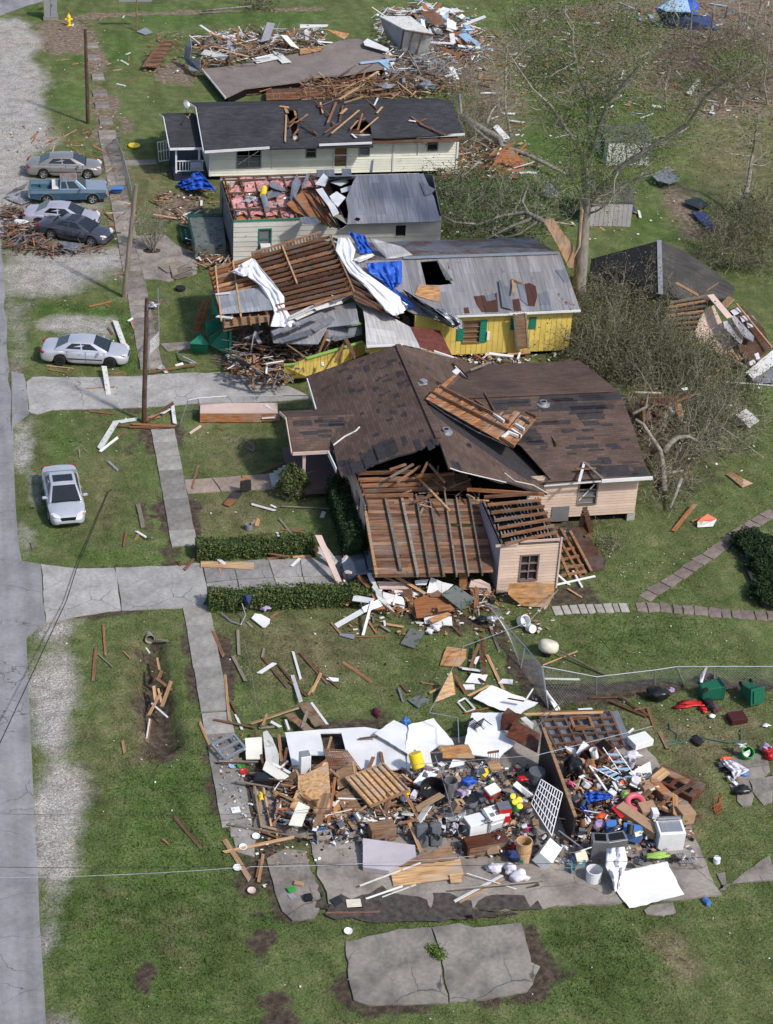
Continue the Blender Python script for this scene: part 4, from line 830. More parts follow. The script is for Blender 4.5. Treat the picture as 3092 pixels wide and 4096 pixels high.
mb=MB();p=at('J',1095,940,1.45)+V3(-.02,-.1,.05);mb.box(p,(.14,.1,.22));mb.tube([p+V3(0,-.06,0),p+V3(0,-.16,-.05)],.06,8);obj('wall_lamp',mb,m_ewhite,o)
mb=MB();mb.slab([[V3(19.4,94.6,2.5),V3(21.4,94.9,2.4),V3(21.4,95.1,.1),V3(19.4,94.8,.1)]],.08,(0,-1,0));obj('yellow_wall_stub',mb,m_yellow,hs)
for x,y0,y1 in((405,655,905),(530,885,960)):
 mb=MB();p=at('J',x+5,y1,0);mb.box((p.x,p.y,1.35 if x<500 else.3),(.13,.13,2.7 if x<500 else.6));obj('porch_post',mb,m_teal,hs)
mb=MB();p0,p1=at('J',290,530,1.9),at('J',330,600,.6);mb.slab([[at('J',280,460,2.4),at('J',330,570,2.2),at('J',345,600,.8),at('J',280,570,1.0)]],.05);obj('green_porch_panel',mb,m_teal,hs)
mb=MB();q=[at('J',110,780,.9),at('J',190,715,1.1),at('J',250,790,.9),at('J',235,855,.1),at('J',125,830,.15)]
mb.slab([q],.1);mb.slab([[at('J',228,630,1.4),at('J',350,600,1.5),at('J',360,650,1.0),at('J',240,730,.8)]],.05);mb.slab([[at('J',255,740,1.3),at('J',385,660,1.6),at('J',400,870,.2),at('J',260,800,.6)]],.05);obj('lattice_panel',mb,m_teal,hs)
# brown-roofed pink house
hs=thing('pink_house','pink-sided house with patched brown shingle roof and front garage wing torn open','house',(20,82,0))
ZR=4.55
PLm=[V3(15.3,80,2.8),V3(15.3,90.4,2.8),V3(20.05,85,ZR)];PRm=[V3(20.05,90.4,ZR),V3(20.05,78,ZR),V3(24.6,80,2.75)]
mb=MB();out=tri('N',PLm,[(225,290),(910,50),(1215,745),(1222,790),(1130,800),(1020,850),(900,880),(760,930),(640,980),(600,1000),(490,1030),(470,980),(435,810),(305,530)])
mb.slab([out],.09,None,0,1)
ring=[(680,230,.5,.3),(555,300,.35,.3),(735,180,.3,.25),(870,180,.3,.5),(940,190,.4,.25),(645,180,.2,.3),(505,240,.2,.6),(795,225,.2,.5),(795,300,.2,.7),(930,270,.5,.4),(970,330,.25,.9),(375,375,.2,.5),(570,390,.35,.25),(640,390,.4,.4),(750,380,.4,.3),(835,320,.2,.5),(900,430,.4,.3),(820,415,.2,.6),(765,545,.4,.15),(875,555,.35,.3),(955,570,.4,.3),(850,610,.2,.35),(940,505,.2,.4),(645,565,.25,.2),(750,725,.25,.3),(1085,695,.25,.25),(1000,350,.2,.4),(520,195,.3,.2),(960,765,.7,.25),(860,770,.5,.3),(800,840,1.6,.9),(700,900,1.4,.8),(1150,790,1.0,.35),(560,960,1.4,.6),(1060,800,.9,.3),(500,930,.4,.4),(640,960,1.0,.4),(860,820,1.2,.6),(1180,770,.6,.3),(990,640,.15,.35),(630,330,.15,.25),(780,480,.2,.2),(540,980,1.3,.5)]
patches(mb,PLm,[('N',x,y,w_,h_)for x,y,w_,h_ in ring],1,.012,Vector((0,1,0)))
mb.board(onp('N',912,52,PLm)+V3(0,0,.02),onp('N',1215,745,PLm)+V3(0,0,.02),.28,.03,None,2)
roof=obj('roof',mb,[m_shbv,m_felt,m_shb],hs)
mb=MB();out=tri('N',PRm,[(910,50),(1330,155),(1560,215),(1600,300)])+tri('O',PRm,[(840,870),(790,905),(820,960),(700,930),(560,882),(520,885),(400,850),(300,820),(165,790)])+tri('N',PRm,[(1290,970),(1218,760)])
mb.slab([out],.09,None,0,1)
mb.slab([tri('O',PRm,[(20,350),(60,345),(240,470),(560,650),(640,655),(760,750),(845,865),(690,870),(560,790),(420,690),(280,590),(150,500),(50,420)],.012)],.008,None,1)
patches(mb,PRm,[('O',290,635,.3,.25),('O',210,775,.8,.5),('N',1130,230,.3,.2),('N',1350,950,.8,.3),('N',990,180,.2,.3),('N',1440,800,.3,.3)],1,.012,Vector((0,1,0)))
obj('right_slope',mb,[m_shbv,m_felt],roof)
mb=MB()
pts=tri('O',PRm,[(165,792),(230,815),(400,855),(540,888)],.03);mb.tube(pts,.028,5);pts=tri('O',PRm,[(530,825),(600,880),(720,905),(820,962)],.03);mb.tube(pts,.028,5)
mb.tube(tri('O',PRm,[(20,350),(130,430),(340,550),(560,650)],.05),.025,5);mb.tube(tri('N',PLm,[(435,805),(520,740),(600,700),(630,670)],.05),.045,5);obj('torn_flashing',mb,m_wchip,roof)
WF=[V3(21,85,4.2),V3(30.4,85,4.2),V3(30.3,78.6,2.78)];WB=[V3(21,85,4.2),V3(30.4,85,4.2),V3(30.3,91.0,2.85)]
mb=MB();out=tri('O',WF,[(300,320),(440,315),(1305,285),(1385,500),(1500,850),(1100,862),(780,885),(840,865),(640,640)]);out.insert(0,V3(21.2,85,4.2))
mb.slab([out],.09,None,0,1)
fl=[(985,320,3.2,.5),(1180,315,2.2,.5),(990,380,3.4,.5),(1080,400,1.8,.6),(1110,440,1.4,.5),(1100,490,.8,.35),(1210,380,.9,.3),(930,345,1.2,.5),(560,345,2.0,.3),(620,360,1.2,.4),(480,380,1.0,.5),(720,405,.6,.15),(800,490,1.2,.25),(880,485,1.5,.3),(960,540,.6,.3),(690,550,.9,.5),(720,600,.8,.5),(750,620,.9,.35),(1090,535,.6,.2),(1070,590,.9,.2),(1010,645,.9,.25),(1120,640,.5,.25),(1145,668,.8,.12),(980,692,.5,.15),(1250,635,.8,.25),(1215,500,.6,.2),(1200,740,.5,.5),(1150,750,.7,.2),(1335,600,.5,.12),(1380,750,.8,.1),(1240,800,2.0,.6),(1440,810,.8,.6),(1110,800,1.0,.6),(1310,830,1.5,.25),(660,600,.6,.5),(790,655,.4,.3),(1280,655,.5,.2)]
patches(mb,WF,[('O',x,y,w_,h_)for x,y,w_,h_ in fl],1,.012);obj('wing_front_slope',mb,[m_shb,m_felt],roof)
mb=MB();mb.slab([[V3(21.2,85,4.2),V3(30.45,85,4.2),V3(30.2,91,2.85),V3(23.5,91,2.85)]],.09);mb.board(V3(21.2,85,4.22),V3(30.45,85,4.22),.3,.03);obj('wing_back_slope',mb,m_shb,roof)
for f,x,y,pl in(('O',790,365,WF),('O',140,550,PRm)):
 p=onp(f,x,y,pl);mb=MB();mb.lathe([(.34,-.02),(.33,.03),(.19,.05),(.18,.2),(.13,.2),(.13,.02)],18,p);mb.lathe([(.13,.16),(.0,.165)],14,p,None,1);obj('roof_vent',mb,[m_galv,m_dark],roof)
p=onp('N',1100,350,PRm);mb=MB();mb.box(p+V3(0,0,.15),(.3,.3,.25),.5);mb.box(p+V3(-.1,0,.08),(.5,.4,.06),.2);obj('metal_vent_cap',mb,m_galv,roof,bevel=.02)
t=thing('flipped_roof_strip','strip of orange roof decking with rafters flipped over the brown roof valley','roof decking',at('O',350,450,4));WS=[at('O',5,325,4.75),at('O',100,235,4.85),at('O',650,540,4.1)];mb=MB();n_=30
for k in range(n_):
 a,b_=k/n_,(k+.94)/n_;j=random.uniform(-14,14)
 tp=lambda u:(100+645*u,240+220*u+(70*math.sin(min(u,.8)*3.9)if u>.1 else 0))
 (x0,y0),(x1,y1)=tp(a),tp(b_);mb.slab([tri('O',WS,[(5+585*a,325+330*a),(5+585*b_,325+330*b_),(x1,y1+j),(x0,y0+j)])],.03)
obj('sheathing',mb,wood('fresh_sheathing',(.36,.165,.075),.45,(1.2,9,9)),t)
for a,b_ in(((45,295),(635,590)),((95,255),(560,492)),((330,350),(390,390)),((395,300),(465,430))):mb=MB();mb.board(tri('O',WS,[a],.1)[0],tri('O',WS,[b_],.1)[0],.09,.2);obj('rafter',mb,m_dwood,t)
for a,b_,mt in(((575,545),(640,590),m_white),((600,510),(660,545),m_white),((455,440),(525,490),m_white),((510,600),(560,560),m_white),((560,565),(620,590),m_white),((640,460),(700,500),m_gwood),((670,425),(740,460),m_dwood),((510,600),(595,655),m_lwood)):mb=MB();mb.board(tri('O',WS,[a],.12)[0],tri('O',WS,[b_],.12)[0],.1,.14);obj('blocking',mb,mt,t)
mb=MB();mb.slab([tri('O',WS,[(20,312),(195,170),(235,150),(60,330)],.06)],.05);obj('loose_plank',mb,m_owood,t);mb=MB();mb.slab([tri('O',WS,[(178,155),(205,135),(236,150),(205,178)],.12)],.04);obj('white_end',mb,m_white,t)
for x0,y0,x1,y1,k in((190,85,290,190,m_dwood),(205,110,285,185,m_white),(300,135,440,80,m_gwood),(355,645,372,758,m_lwood),(370,668,445,755,m_lwood),(795,490,885,633,m_dwood),(1030,880,1065,750,m_white),(1065,750,1185,860,m_gwood),(1010,795,1140,790,m_wood)):mb=MB();mb.board(at('O',x0,y0,3.5 if y0<600 else 3.2),at('O',x1,y1,3.5 if y0<600 else 3.15),.12,.06);o=obj('roof_plank',mb,k,None,f"{'pale' if k in (m_lwood, m_gwood) else 'white' if k == m_white else 'dark brown'} stick lying on the brown shingle roof",'plank')
mb=MB();mb.board(V3(15.27,90.4,2.72),onp('N',305,530,PLm)-V3(0,0,.08),.05,.2);mb.board(onp('N',400,845,PLm)-V3(.02,0,.12),onp('N',455,970,PLm)-V3(0,0,.12),.06,.25);a_=atY('O',1180,875,78.62);mb.board(a_,atY('O',1520,855,78.62),.08,.16);mb.board(V3(25.0,78.6,2.68),a_+V3(0,.01,-.02),.05,.06);obj('fascia',mb,m_white,hs)
Y2=79.25;A,B=(24.4,Y2),(30.0,Y2);H=[hole(A,'O',1035,893,1135,1022,Y2)]
mb=MB();wall(mb,A,B,.45,2.8,H,'lap',.155);obj('front_wall',mb,m_pink,hs);window(hs,A,B,H[0],m_gwood,3,1,True,m_glassg,label='window with crooked broken blinds')
mb=MB();p,q=atY('O',850,1050,Y2-.05),atY('O',955,1140,Y2-.05);mb.box(((p.x+q.x)/2,Y2-.05,(p.z+q.z)/2),(q.x-p.x,.03,p.z-q.z));obj('wall_hatch',mb,m_glassg,hs)
mb=MB();wall(mb,(30.0,Y2),(30.0,90.5),.45,2.8,(),'lap',.155);mb.slab([[V3(30,Y2,2.8),V3(30,90.5,2.8),V3(30,85,4.1)]],.08);wall(mb,(30,90.5),(16.1,90.2),.45,2.8,(),'lap',.3);wall(mb,(16.1,90.2),(16.1,77.6),.1,2.8,[(4.0,5.0,.6,2.5),(10.2,11.2,1.1,2.3)],'lap',.155);obj('side_wall',mb,m_pink,hs)
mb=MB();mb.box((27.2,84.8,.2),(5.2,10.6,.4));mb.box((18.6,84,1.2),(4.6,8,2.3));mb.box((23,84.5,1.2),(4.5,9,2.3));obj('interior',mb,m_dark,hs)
mb=MB();mb.box((29.85,Y2+.2,.22),(.4,.4,.45));mb.box((24.6,Y2+.2,.22),(.4,.4,.45));obj('pier',mb,m_stone,hs)
PP=[V3(13.5,85.3,3.4),V3(17,85.3,3.4),V3(13.5,83.3,2.6)]
mb=MB();mb.slab([[V3(13.45,85.3,3.4),V3(17.3,85.3,3.4),V3(15.6,83.25,2.6),V3(13.45,83.25,2.6)]],.08);mb.slab([[V3(13.45,85.3,3.4),V3(17.3,85.3,3.4),V3(15.6,87.4,2.6),V3(13.45,87.4,2.6)]],.08)
patches(mb,PP,[('N',210,635,.9,.35),('N',400,620,1.4,.2),('N',420,650,1.3,.2),('N',330,610,.3,.3),('N',490,605,.3,.2),('N',260,710,1.0,.25),('N',370,695,.7,.2),('N',380,735,.5,.3),('N',480,690,.35,.3),('N',135,775,.2,.12),('N',385,775,.3,.12),('N',450,640,.9,.3)]);o=obj('porch_roof',mb,[m_shb,m_felt],hs)
mb=MB();mb.board(V3(13.45,83.2,2.5),V3(15.3,83.2,2.5),.06,.17);mb.board(V3(13.4,83.2,2.54),V3(13.4,85.3,3.32),.15,.05,(1,0,0));mb.board(V3(13.4,85.3,3.32),V3(13.4,87.4,2.52),.15,.05,(1,0,0));obj('porch_fascia',mb,m_pinkp,o)
mb=MB();p=at('N',210,1085,.6);mb.box((p.x,p.y,1.5),(.15,.15,2.0));mb.box((p.x,87,1.5),(.15,.15,2.0));obj('porch_post',mb,m_pinkp,hs)
mb=MB();P=[at('N',150,900,.6),at('N',400,880,.6),at('N',470,1130,.6),at('N',205,1135,.6)];mb.slab([[V3(13.55,82.9,.6),V3(16.05,82.9,.6),V3(16.05,87.2,.6),V3(13.55,87.2,.6)]],.3);obj('porch_floor',mb,plain('porch_paint',(.13,.085,.085),.6),hs)
for k in range(4):
 mb=MB();p=at('S',1020+k*38,760-k*22,.12+k*.14);mb.box((p.x+.05,p.y-.1,.08+k*.07),(.28,1.15,.16+k*.14));obj('porch_step',mb,paint('painted_step',(.5,.5,.48),(.25,.24,.22),.6),hs)
PG=[V3(16.0,79.4,2.55),V3(21.55,79.2,2.5),at('P',345,640,1.45)]
mb=MB();n_=26
for k in range(n_):
 a,b_=k/n_,(k+.93)/n_;x0=270+75*a;x1=930+80*a
 P=[onp('P',272+70*a,175+465*a,PG),onp('P',938+72*a,190+440*a,PG),onp('P',938+72*b_,190+440*b_,PG),onp('P',272+70*b_,175+465*b_,PG)]
 j=random.uniform(0,.35);P[0].x+=random.uniform(-.05,.1);P[3].x+=random.uniform(-.05,.1)
 c0=random.uniform(.2,.8)
 m1,m2=P[0].lerp(P[1],c0),P[3].lerp(P[2],c0);g=.01
 mb.slab([[P[0],m1-V3(g,0,0),m2-V3(g,0,0),P[3]]],.03);
 if random.random()<.93:mb.slab([[m1+V3(g,0,.004),P[1]+V3(0,0,.004),P[2]+V3(0,0,.004),m2+V3(g,0,.004)]],.03)
o=obj('collapsed_roof',mb,wood('aged_sheathing',(.20,.108,.066),.8,(1.1,9,9)),hs)
for(x0,y0),(x1,y1)in(((575,190),(650,640)),((652,215),(728,640)),((732,160),(802,640)),((800,210),(868,636)),((868,190),(945,632)),((405,205),(490,610)),((495,200),(585,640)),((285,230),(355,640))):
 mb=MB();mb.board(onp('P',x0,y0,PG)+V3(0,0,.09),onp('P',x1,y1,PG)+V3(0,0,.09),.07 if x0>560 else.13,.17);obj('rafter',mb,m_gwood if x0>400 else m_lwood,o)
mb=MB();mb.slab([lift(tri('P',PG,[(300,200),(400,190),(420,330),(310,350)]),-.3)],.02);obj('underlay',mb,m_dark,o)
for k,(x0,y0,x1,y1,z,mt)in enumerate([(245,60,560,52,2.85,m_dwood),(255,98,640,90,2.75,m_wood),(265,130,600,120,2.7,m_wood),(272,160,700,140,2.65,m_dwood),(275,185,560,180,2.7,m_wood),(860,150,1290,178,2.9,m_owood),(570,75,790,62,3.2,m_owood),(430,85,560,10,3.4,m_gwood),(470,110,600,20,3.2,m_wood),(590,88,760,265,2.8,m_lwood),(650,10,735,110,3.5,m_lwood),(610,60,640,0,3.7,m_wood),(700,20,690,110,3.3,m_dwood),(770,60,790,120,3,m_wood),(520,10,430,40,3.6,m_wood),(660,80,740,150,3,m_wood),(880,90,760,140,2.9,m_dwood),(700,170,560,220,2.7,m_wood),(660,150,600,290,2.4,m_gwood),(900,200,860,180,2.8,m_lwood)]):
 mb=MB();mb.board(at('P',x0,y0,z),at('P',x1,y1,z-.1 if k>5 else z),.1,.16 if k<7 else.09);obj('attic_beam',mb,mt,hs)
mb=MB();mb.slab([[V3(16.1,80.5,2.55),V3(21.6,80.4,2.55),V3(21.6,79.1,2.4),V3(16.1,79.3,2.4)]],.05);mb.slab([[V3(16.1,80.6,2.55),V3(24.2,80.4,2.5),V3(24.2,83,2.55),V3(16.1,83,2.55)]],.05,None,1);obj('attic_floor',mb,[m_wood,m_dark],hs)
A,B=(21.6,73.45),(24.4,73.45);H=[hole(A,'P',1165,520,1242,648,73.45)]
mb=MB();wall(mb,A,B,.2,2.75,H,'lap',.155);wall(mb,(24.4,73.45),(24.4,77.6),.2,2.75,(),'lap',.155);o=obj('standing_room_wall',mb,m_pink,hs)
mb=MB();wall(mb,(21.6,77.6),(21.6,73.45),.2,2.75,(),'plain');obj('inner_wall',mb,paint('lavender_plaster',(.40,.36,.39),(.3,.27,.27),.65),hs)
window(hs,A,B,H[0],paint('mauve_frame',(.24,.16,.15)),3,2)
mb=MB();mb.board(V3(21.35,73.4,2.8),V3(22.4,73.4,2.85),.08,.1);mb.board(V3(22.5,73.42,2.95),V3(24.45,73.42,2.95),.06,.1);mb.board(V3(24.45,73.4,.3),V3(24.45,73.4,3.05),.08,.08,(0,1,0));mb.board(V3(21.62,73.4,.2),V3(21.62,73.4,2.7),.08,.06,(0,1,0));obj('corner_trim',mb,m_pinkp,hs)
for k in range(7):
 a=k/6;mb=MB();mb.board(at('P',955+115*a,192+262*a,3.0),at('P',1255+108*a,172+215*a,3.05+.05*a),.08,.14);obj('room_rafter',mb,m_wood,hs)
mb=MB();mb.slab([[V3(21.6,73.6,2.62),V3(24.3,73.6,2.62),V3(24.3,77.5,2.62),V3(21.6,77.5,2.62)]],.03);b_=obj('room_ceiling',mb,m_dark,hs)
mb=MB()
for k in range(15):
 x=21.75+k*.17
 for s in range(6):
  if random.random()<.7:mb.board(V3(x,73.8+s*.62,2.68),V3(x+.03,73.8+s*.62+random.uniform(.3,.58),2.68),.07,.02)
obj('lath',mb,m_gwood,b_,kind='stuff')
# sheds and the far wreck's standing pieces
def shed(name,label,f,base,w_,d_,h_,rz,wm,rm,rise=.5,over=.12):
 b0=at(f,*base);t=thing(name,label,'shed',b0);t.rotation_euler=(0,0,rz);WL[t.name]=Vector((0,0,0))
 mb=MB();wall(mb,(0,0),(w_,0),0,h_,(),'groove');wall(mb,(w_,0),(w_,d_),0,h_,(),'groove');wall(mb,(w_,d_),(0,d_),0,h_,(),'groove');wall(mb,(0,d_),(0,0),0,h_,[(d_*.3,d_*.7,0,h_*.85)],'groove')
 for x in(0.01,w_-.01):mb.slab([[V3(x,0,h_),V3(x,d_,h_),V3(x,d_/2,h_+rise)]],.02)
 obj('wall',mb,wm,t);mb=MB()
 mb.slab([[V3(-over,-over,h_-.02),V3(w_+over,-over,h_-.02),V3(w_+over,d_/2,h_+rise),V3(-over,d_/2,h_+rise)]],.05);mb.slab([[V3(-over,d_/2,h_+rise),V3(w_+over,d_/2,h_+rise),V3(w_+over,d_+over,h_-.02),V3(-over,d_+over,h_-.02)]],.05);obj('roof',mb,rm,t)
 mb=MB();mb.box((.04,d_/2,h_*.42),(.04,d_*.4,h_*.84));obj('door',mb,m_navy,t)
 return t
shed('garden_shed','pale shed with brown roof half hidden behind the big standing tree','H',(640,565),2.7,3.2,1.75,-.12,paint('dusty_pale_siding',(.45,.42,.43),(.25,.22,.2),.62),tin('brown_shed_metal',(.12,.105,.10),.7,rot=0,rib=30,met=.1))
shed('garden_shed','white shed with grey roof farther back under the bare branches','H',(735,225),3.0,3.2,1.8,-.06,m_wchip,tin('grey_shed_metal',(.14,.125,.12),.7,rot=0,rib=30,met=.1))
R0=[at('H',645,760,2.2),at('H',1030,650,3.3),at('H',1040,945,2.9),at('H',830,1000,1.6),at('H',640,960,1.5)]
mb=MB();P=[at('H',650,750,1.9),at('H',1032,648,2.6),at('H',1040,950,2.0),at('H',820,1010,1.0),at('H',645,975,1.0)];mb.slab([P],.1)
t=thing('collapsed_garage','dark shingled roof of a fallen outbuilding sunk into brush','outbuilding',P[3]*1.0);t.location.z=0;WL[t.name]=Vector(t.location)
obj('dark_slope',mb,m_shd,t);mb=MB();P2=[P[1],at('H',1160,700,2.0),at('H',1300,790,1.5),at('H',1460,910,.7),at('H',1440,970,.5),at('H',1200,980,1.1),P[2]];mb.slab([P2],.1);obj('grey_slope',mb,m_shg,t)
mb=MB();mb.board(P[1]+V3(0,0,.03),P[2]+V3(0,0,.03),.28,.04);obj('ridge_strip',mb,m_grey,t)
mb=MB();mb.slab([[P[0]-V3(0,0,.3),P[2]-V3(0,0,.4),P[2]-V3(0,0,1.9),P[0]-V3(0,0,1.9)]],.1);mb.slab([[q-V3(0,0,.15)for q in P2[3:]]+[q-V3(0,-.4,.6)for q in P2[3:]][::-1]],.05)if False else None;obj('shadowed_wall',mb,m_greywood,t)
# cars
def carpaint(name,c,rough=.28,met=.35):
 b=NB(name);g=b.noise(2.2,4);b.b.inputs['Coat Weight'].default_value=.6;b.b.inputs['Coat Roughness'].default_value=.08
 col=b.mix(b.ramp(g,[(.4,0.),(.75,.5)]),c,(.27,.265,.255));col=b.mix(.6,col,c);return b.done(col,rough,met,.5)
def wheel(par,x,y,R=.325,hub=None):
 s=1 if y>0 else-1;Rm=Matrix.Rotation(math.pi/2*-s,3,'X');mb=MB()
 mb.lathe([(.2,-.1),(R-.04,-.1),(R,-.06),(R,.06),(R-.03,.1),(R*.66,.11)],24,(x,y,R),Rm);w_=obj('wheel',mb,m_rub,par)
 mb=MB();mb.lathe([(R*.68,.085),(R*.66,.118),(R*.58,.1),(R*.3,.085),(R*.2,.11),(.01,.115)],20,(x,y,R),Rm)
 for k in range(5):
  a=k*1.2566;d=Rm@Vector((math.cos(a),math.sin(a),0));n=Rm@Vector((0,0,1));c=Vector((x,y,R));mb.board(c+d*.05+n*.108,c+d*R*.62+n*.108,.07,.02,n)
 obj('rim',mb,hub or m_hub,w_)
def sedan(name,label,paint_,L=4.85,W=1.8,H=1.42,wr=1.05,wf=.95,hood=1.25,trunk=.95,sunroof=False,broken=False,dent=None,group=None):
 t=thing(name,label,'car',(0,0,0),group);h=W/2;R=.325;xr,xf=-L/2+wr,L/2-wf
 base=[(-L/2,.74,.42,.70,.72),(-L/2+.05,.86,.30,.84,.88),(-L/2+.22,.94,.22,.93,1.0),(-L/2+.55,.98,.20,.94,1.02),(-L/2+trunk+.25,1.,.20,.94,.98),(-.4,1.,.19,.92,.95),(.4,1.,.19,.90,.93),(L/2-hood-.2,1.,.20,.88,.98),(L/2-hood+.3,.985,.20,.84,.93),(L/2-.45,.95,.20,.77,.83),(L/2-.18,.86,.22,.68,.72),(L/2-.04,.70,.30,.58,.60),(L/2,.58,.36,.52,.53)]
 bx=[b[0]for b in base];xs=sorted(set(bx+[c+d for c in(xr,xf)for d in(-.40,-.33,-.22,0,.22,.33,.40)]));rings=[]
 for x in xs:
  v=[np.interp(x,bx,[b[i]for b in base])for i in range(1,5)];w_,zl,zs,zt=h*v[0],v[1],v[2],v[3];za=zl
  for c in(xr,xf):
   if abs(x-c)<.39:za=max(za,math.sqrt(max(0,.39**2-(x-c)**2))+R-.01)
  za=min(za,zs-.12)
  rings.append([(x,0,max(zl,za-.1)),(x,w_*.90,za),(x,w_*.985,za+.015),(x,w_*1.0,za*.45+zs*.55),(x,w_*.975,zs-.07),(x,w_*.90,zs-.005),(x,w_*.5,zt-.02),(x,0,zt)])
 mb=MB();n=len(rings[0]);m=2*n-2
 for r in rings:mb.v+=[Vector(p)for p in r]+[Vector((p[0],-p[1],p[2]))for p in r[-2:0:-1]]
 if dent:
  for v in mb.v:
   for c,rad,amt in dent:
    d=(v-Vector(c)).length
    if d<rad:v.y+=amt*(1-d/rad)
 for i in range(len(rings)-1):
  for j in range(m):a,b=i*m+j,i*m+(j+1)%m;mb.f.append((a,a+m,b+m,b)[::-1]);mb.m.append(0)
 mb.f.append(tuple(range(m)));mb.f.append(tuple(range((len(rings)-1)*m,len(rings)*m))[::-1]);mb.m+=[0,0]
 obj('body',mb,paint_,t,smooth=True,weld=True,sub=1)
 xb0,xb1,xt0,xt1=-L/2+trunk-.12,L/2-hood+.12,-L/2+trunk+.62,L/2-hood-.72;yb,yt=h*.90,h*.66;zb0,zb1=1.0,.95;zt=H-.05
 def cab(u,v):
  return None
 B={(0,1):V3(xb0,yb,zb0),(1,1):V3(xb1,yb*.97,zb1),(0,-1):V3(xb0,-yb,zb0),(1,-1):V3(xb1,-yb*.97,zb1)}
 T={(0,1):V3(xt0,yt*.96,zt-.03),(1,1):V3(xt1,yt,zt),(0,-1):V3(xt0,-yt*.96,zt-.03),(1,-1):V3(xt1,-yt,zt)}
 mb=MB();xm=(xt0+xt1)/2;top=[T[0,1],T[1,1],T[1,-1],T[0,-1]];bot=[B[0,1],B[1,1],B[1,-1],B[0,-1]]
 low=[p-V3(0,0,.12)for p in bot]
 vs=low+bot+top+[V3(xm,yt*1.02,H-.02),V3(xm,-yt*1.02,H-.02),V3(xt1-.05,0,H-.015),V3(xt0+.05,0,H-.04),V3(xm,0,H)]
 fs=[(4,5,1,0),(5,6,2,1),(6,7,3,2),(7,4,0,3),(8,12,9,5,4),(9,14,10,6,5),(10,13,11,7,6),(11,15,8,4,7),(8,15,16,12),(12,16,14,9),(16,13,10,14),(15,11,13,16)]
 mb.raw(vs,[f[::-1]for f in fs]);obj('roof',mb,paint_,t,weld=True,bevel=.045,smooth=True)
 def glass(nm,a,b,c,d,u0,u1,v0,v1,mt=m_glass):
  P=[a.lerp(b,u).lerp(d.lerp(c,u),v)for u,v in((u0,v0),(u1,v0),(u1,v1),(u0,v1))]
  nn=(P[1]-P[0]).cross(P[3]-P[0]).normalized();cen=(a+b+c+d)/4-V3(0,0,.9)
  if nn.dot(cen)<0:nn=-nn
  mb=MB();mb.slab([[p+nn*.014 for p in P]],.02,nn);return obj(nm,mb,mt,t)
 glass('windshield',B[1,-1],B[1,1],T[1,1],T[1,-1],.06,.94,.02,.93);glass('rear_window',B[0,1],B[0,-1],T[0,-1],T[0,1],.08,.92,.06,.92)
 for s in(1,-1):
  glass('side_window',B[0,s],B[1,s],T[1,s],T[0,s],.18,.50,.16,.90,m_dark if broken else m_glass);glass('side_window',B[0,s],B[1,s],T[1,s],T[0,s],.535,.86,.14,.90)
  mb=MB()
  for x,z0,z1 in((.12,.3,.95),(-.95+.05,.52,.95),(L/2-hood-.02,.3,.9)):mb.board(V3(x,s*h*1.0,z0),V3(x-.02,s*h*.965,z1),.016,.012,(0,s,0))
  mb.board(V3(xr+.42,s*(h*1.003),.5),V3(xf-.42,s*(h*1.003),.5),.05,.02,(0,s,0));obj('door_seam',mb,m_black,t)
  mb=MB()
  for x in(-.15,-1.0):mb.box((x-.05,s*(h*.99),.80),(.17,.03,.035))
  obj('door_handle',mb,paint_,t)
  mb=MB();mb.box((xb1-.42,s*(h+.09),.98),(.11,.2,.13));mb.board(V3(xb1-.42,s*(h-.06),.95),V3(xb1-.42,s*(h+.05),.97),.08,.05);obj('wing_mirror',mb,paint_,t,bevel=.03)
  mb=MB();P=[V3(L/2-.07,s*h*.42,.63),V3(L/2-.10,s*h*.70,.67),V3(L/2-.33,s*h*.90,.77),V3(L/2-.38,s*h*.74,.795),V3(L/2-.20,s*h*.45,.725)];nn=V3(.55,s*.3,.78).normalized();mb.slab([[p+nn*.012 for p in P]],.05,nn);l_=obj('headlight',mb,m_lamp,t)
  mb=MB();mb.box((L/2-.24,s*h*.83,.735),(.1,.06,.05));obj('turn_lamp',mb,m_amber,l_)
  mb=MB();mb.box((-L/2+.06,s*h*.70,.80),(.09,.34,.15),-s*.28);mb.box((-L/2+.17,s*h*.925,.80),(.16,.05,.13),-s*.15);obj('tail_light',mb,m_redl,t,bevel=.02)
 mb=MB();mb.box((L/2-.035,0,.56),(.05,W*.36,.10));mb.box((L/2-.02,0,.34),(.06,W*.5,.08));obj('grille',mb,m_black,t)
 mb=MB();mb.box((-L/2+.0,0,.60),(.03,.34,.13));obj('number_plate',mb,m_ewhite,t)
 mb=MB();mb.box((L/2-hood+.12,0,.955),(.12,W*.78,.02),0);obj('wiper_cowl',mb,m_black,t)
 if sunroof:mb=MB();mb.box(((xt0+xt1)/2+.12,0,H-.005),(.62,.95,.02));obj('sunroof',mb,m_glass,t,bevel=.008)
 for x in(xr,xf):
  for s in(1,-1):wheel(t,x,s*(h-.12),R,m_hub)
 return t,(xr,xf,h-.02)
def park_by_tyres(t,info,pr,pf):
 xr,xf,hw=info;d=(pf-pr);d.z=0;a=math.atan2(d.y,d.x);d.normalize();n=Vector((-d.y,d.x,0))
 c=(pr+pf)/2+n*hw-d*((xr+xf)/2);t.location=(c.x,c.y,.0);t.rotation_euler=(0,0,a)
def park(t,c,a):t.location=(c.x,c.y,0);t.rotation_euler=(0,0,a)
t,i=sedan('parked_car','tan sedan at the back of the row of stranded cars',carpaint('tan_paint',(.27,.255,.25)),5.0,1.85,1.42,1.12,.97,1.25,.95);park_by_tyres(t,i,at('E',372,346),at('E',724,350))
t,i=sedan('parked_car','lilac silver sedan wedged between pickup and dark blue car with rear window gone',carpaint('lilac_paint',(.50,.49,.58)),4.8,1.78,1.42,broken=True)
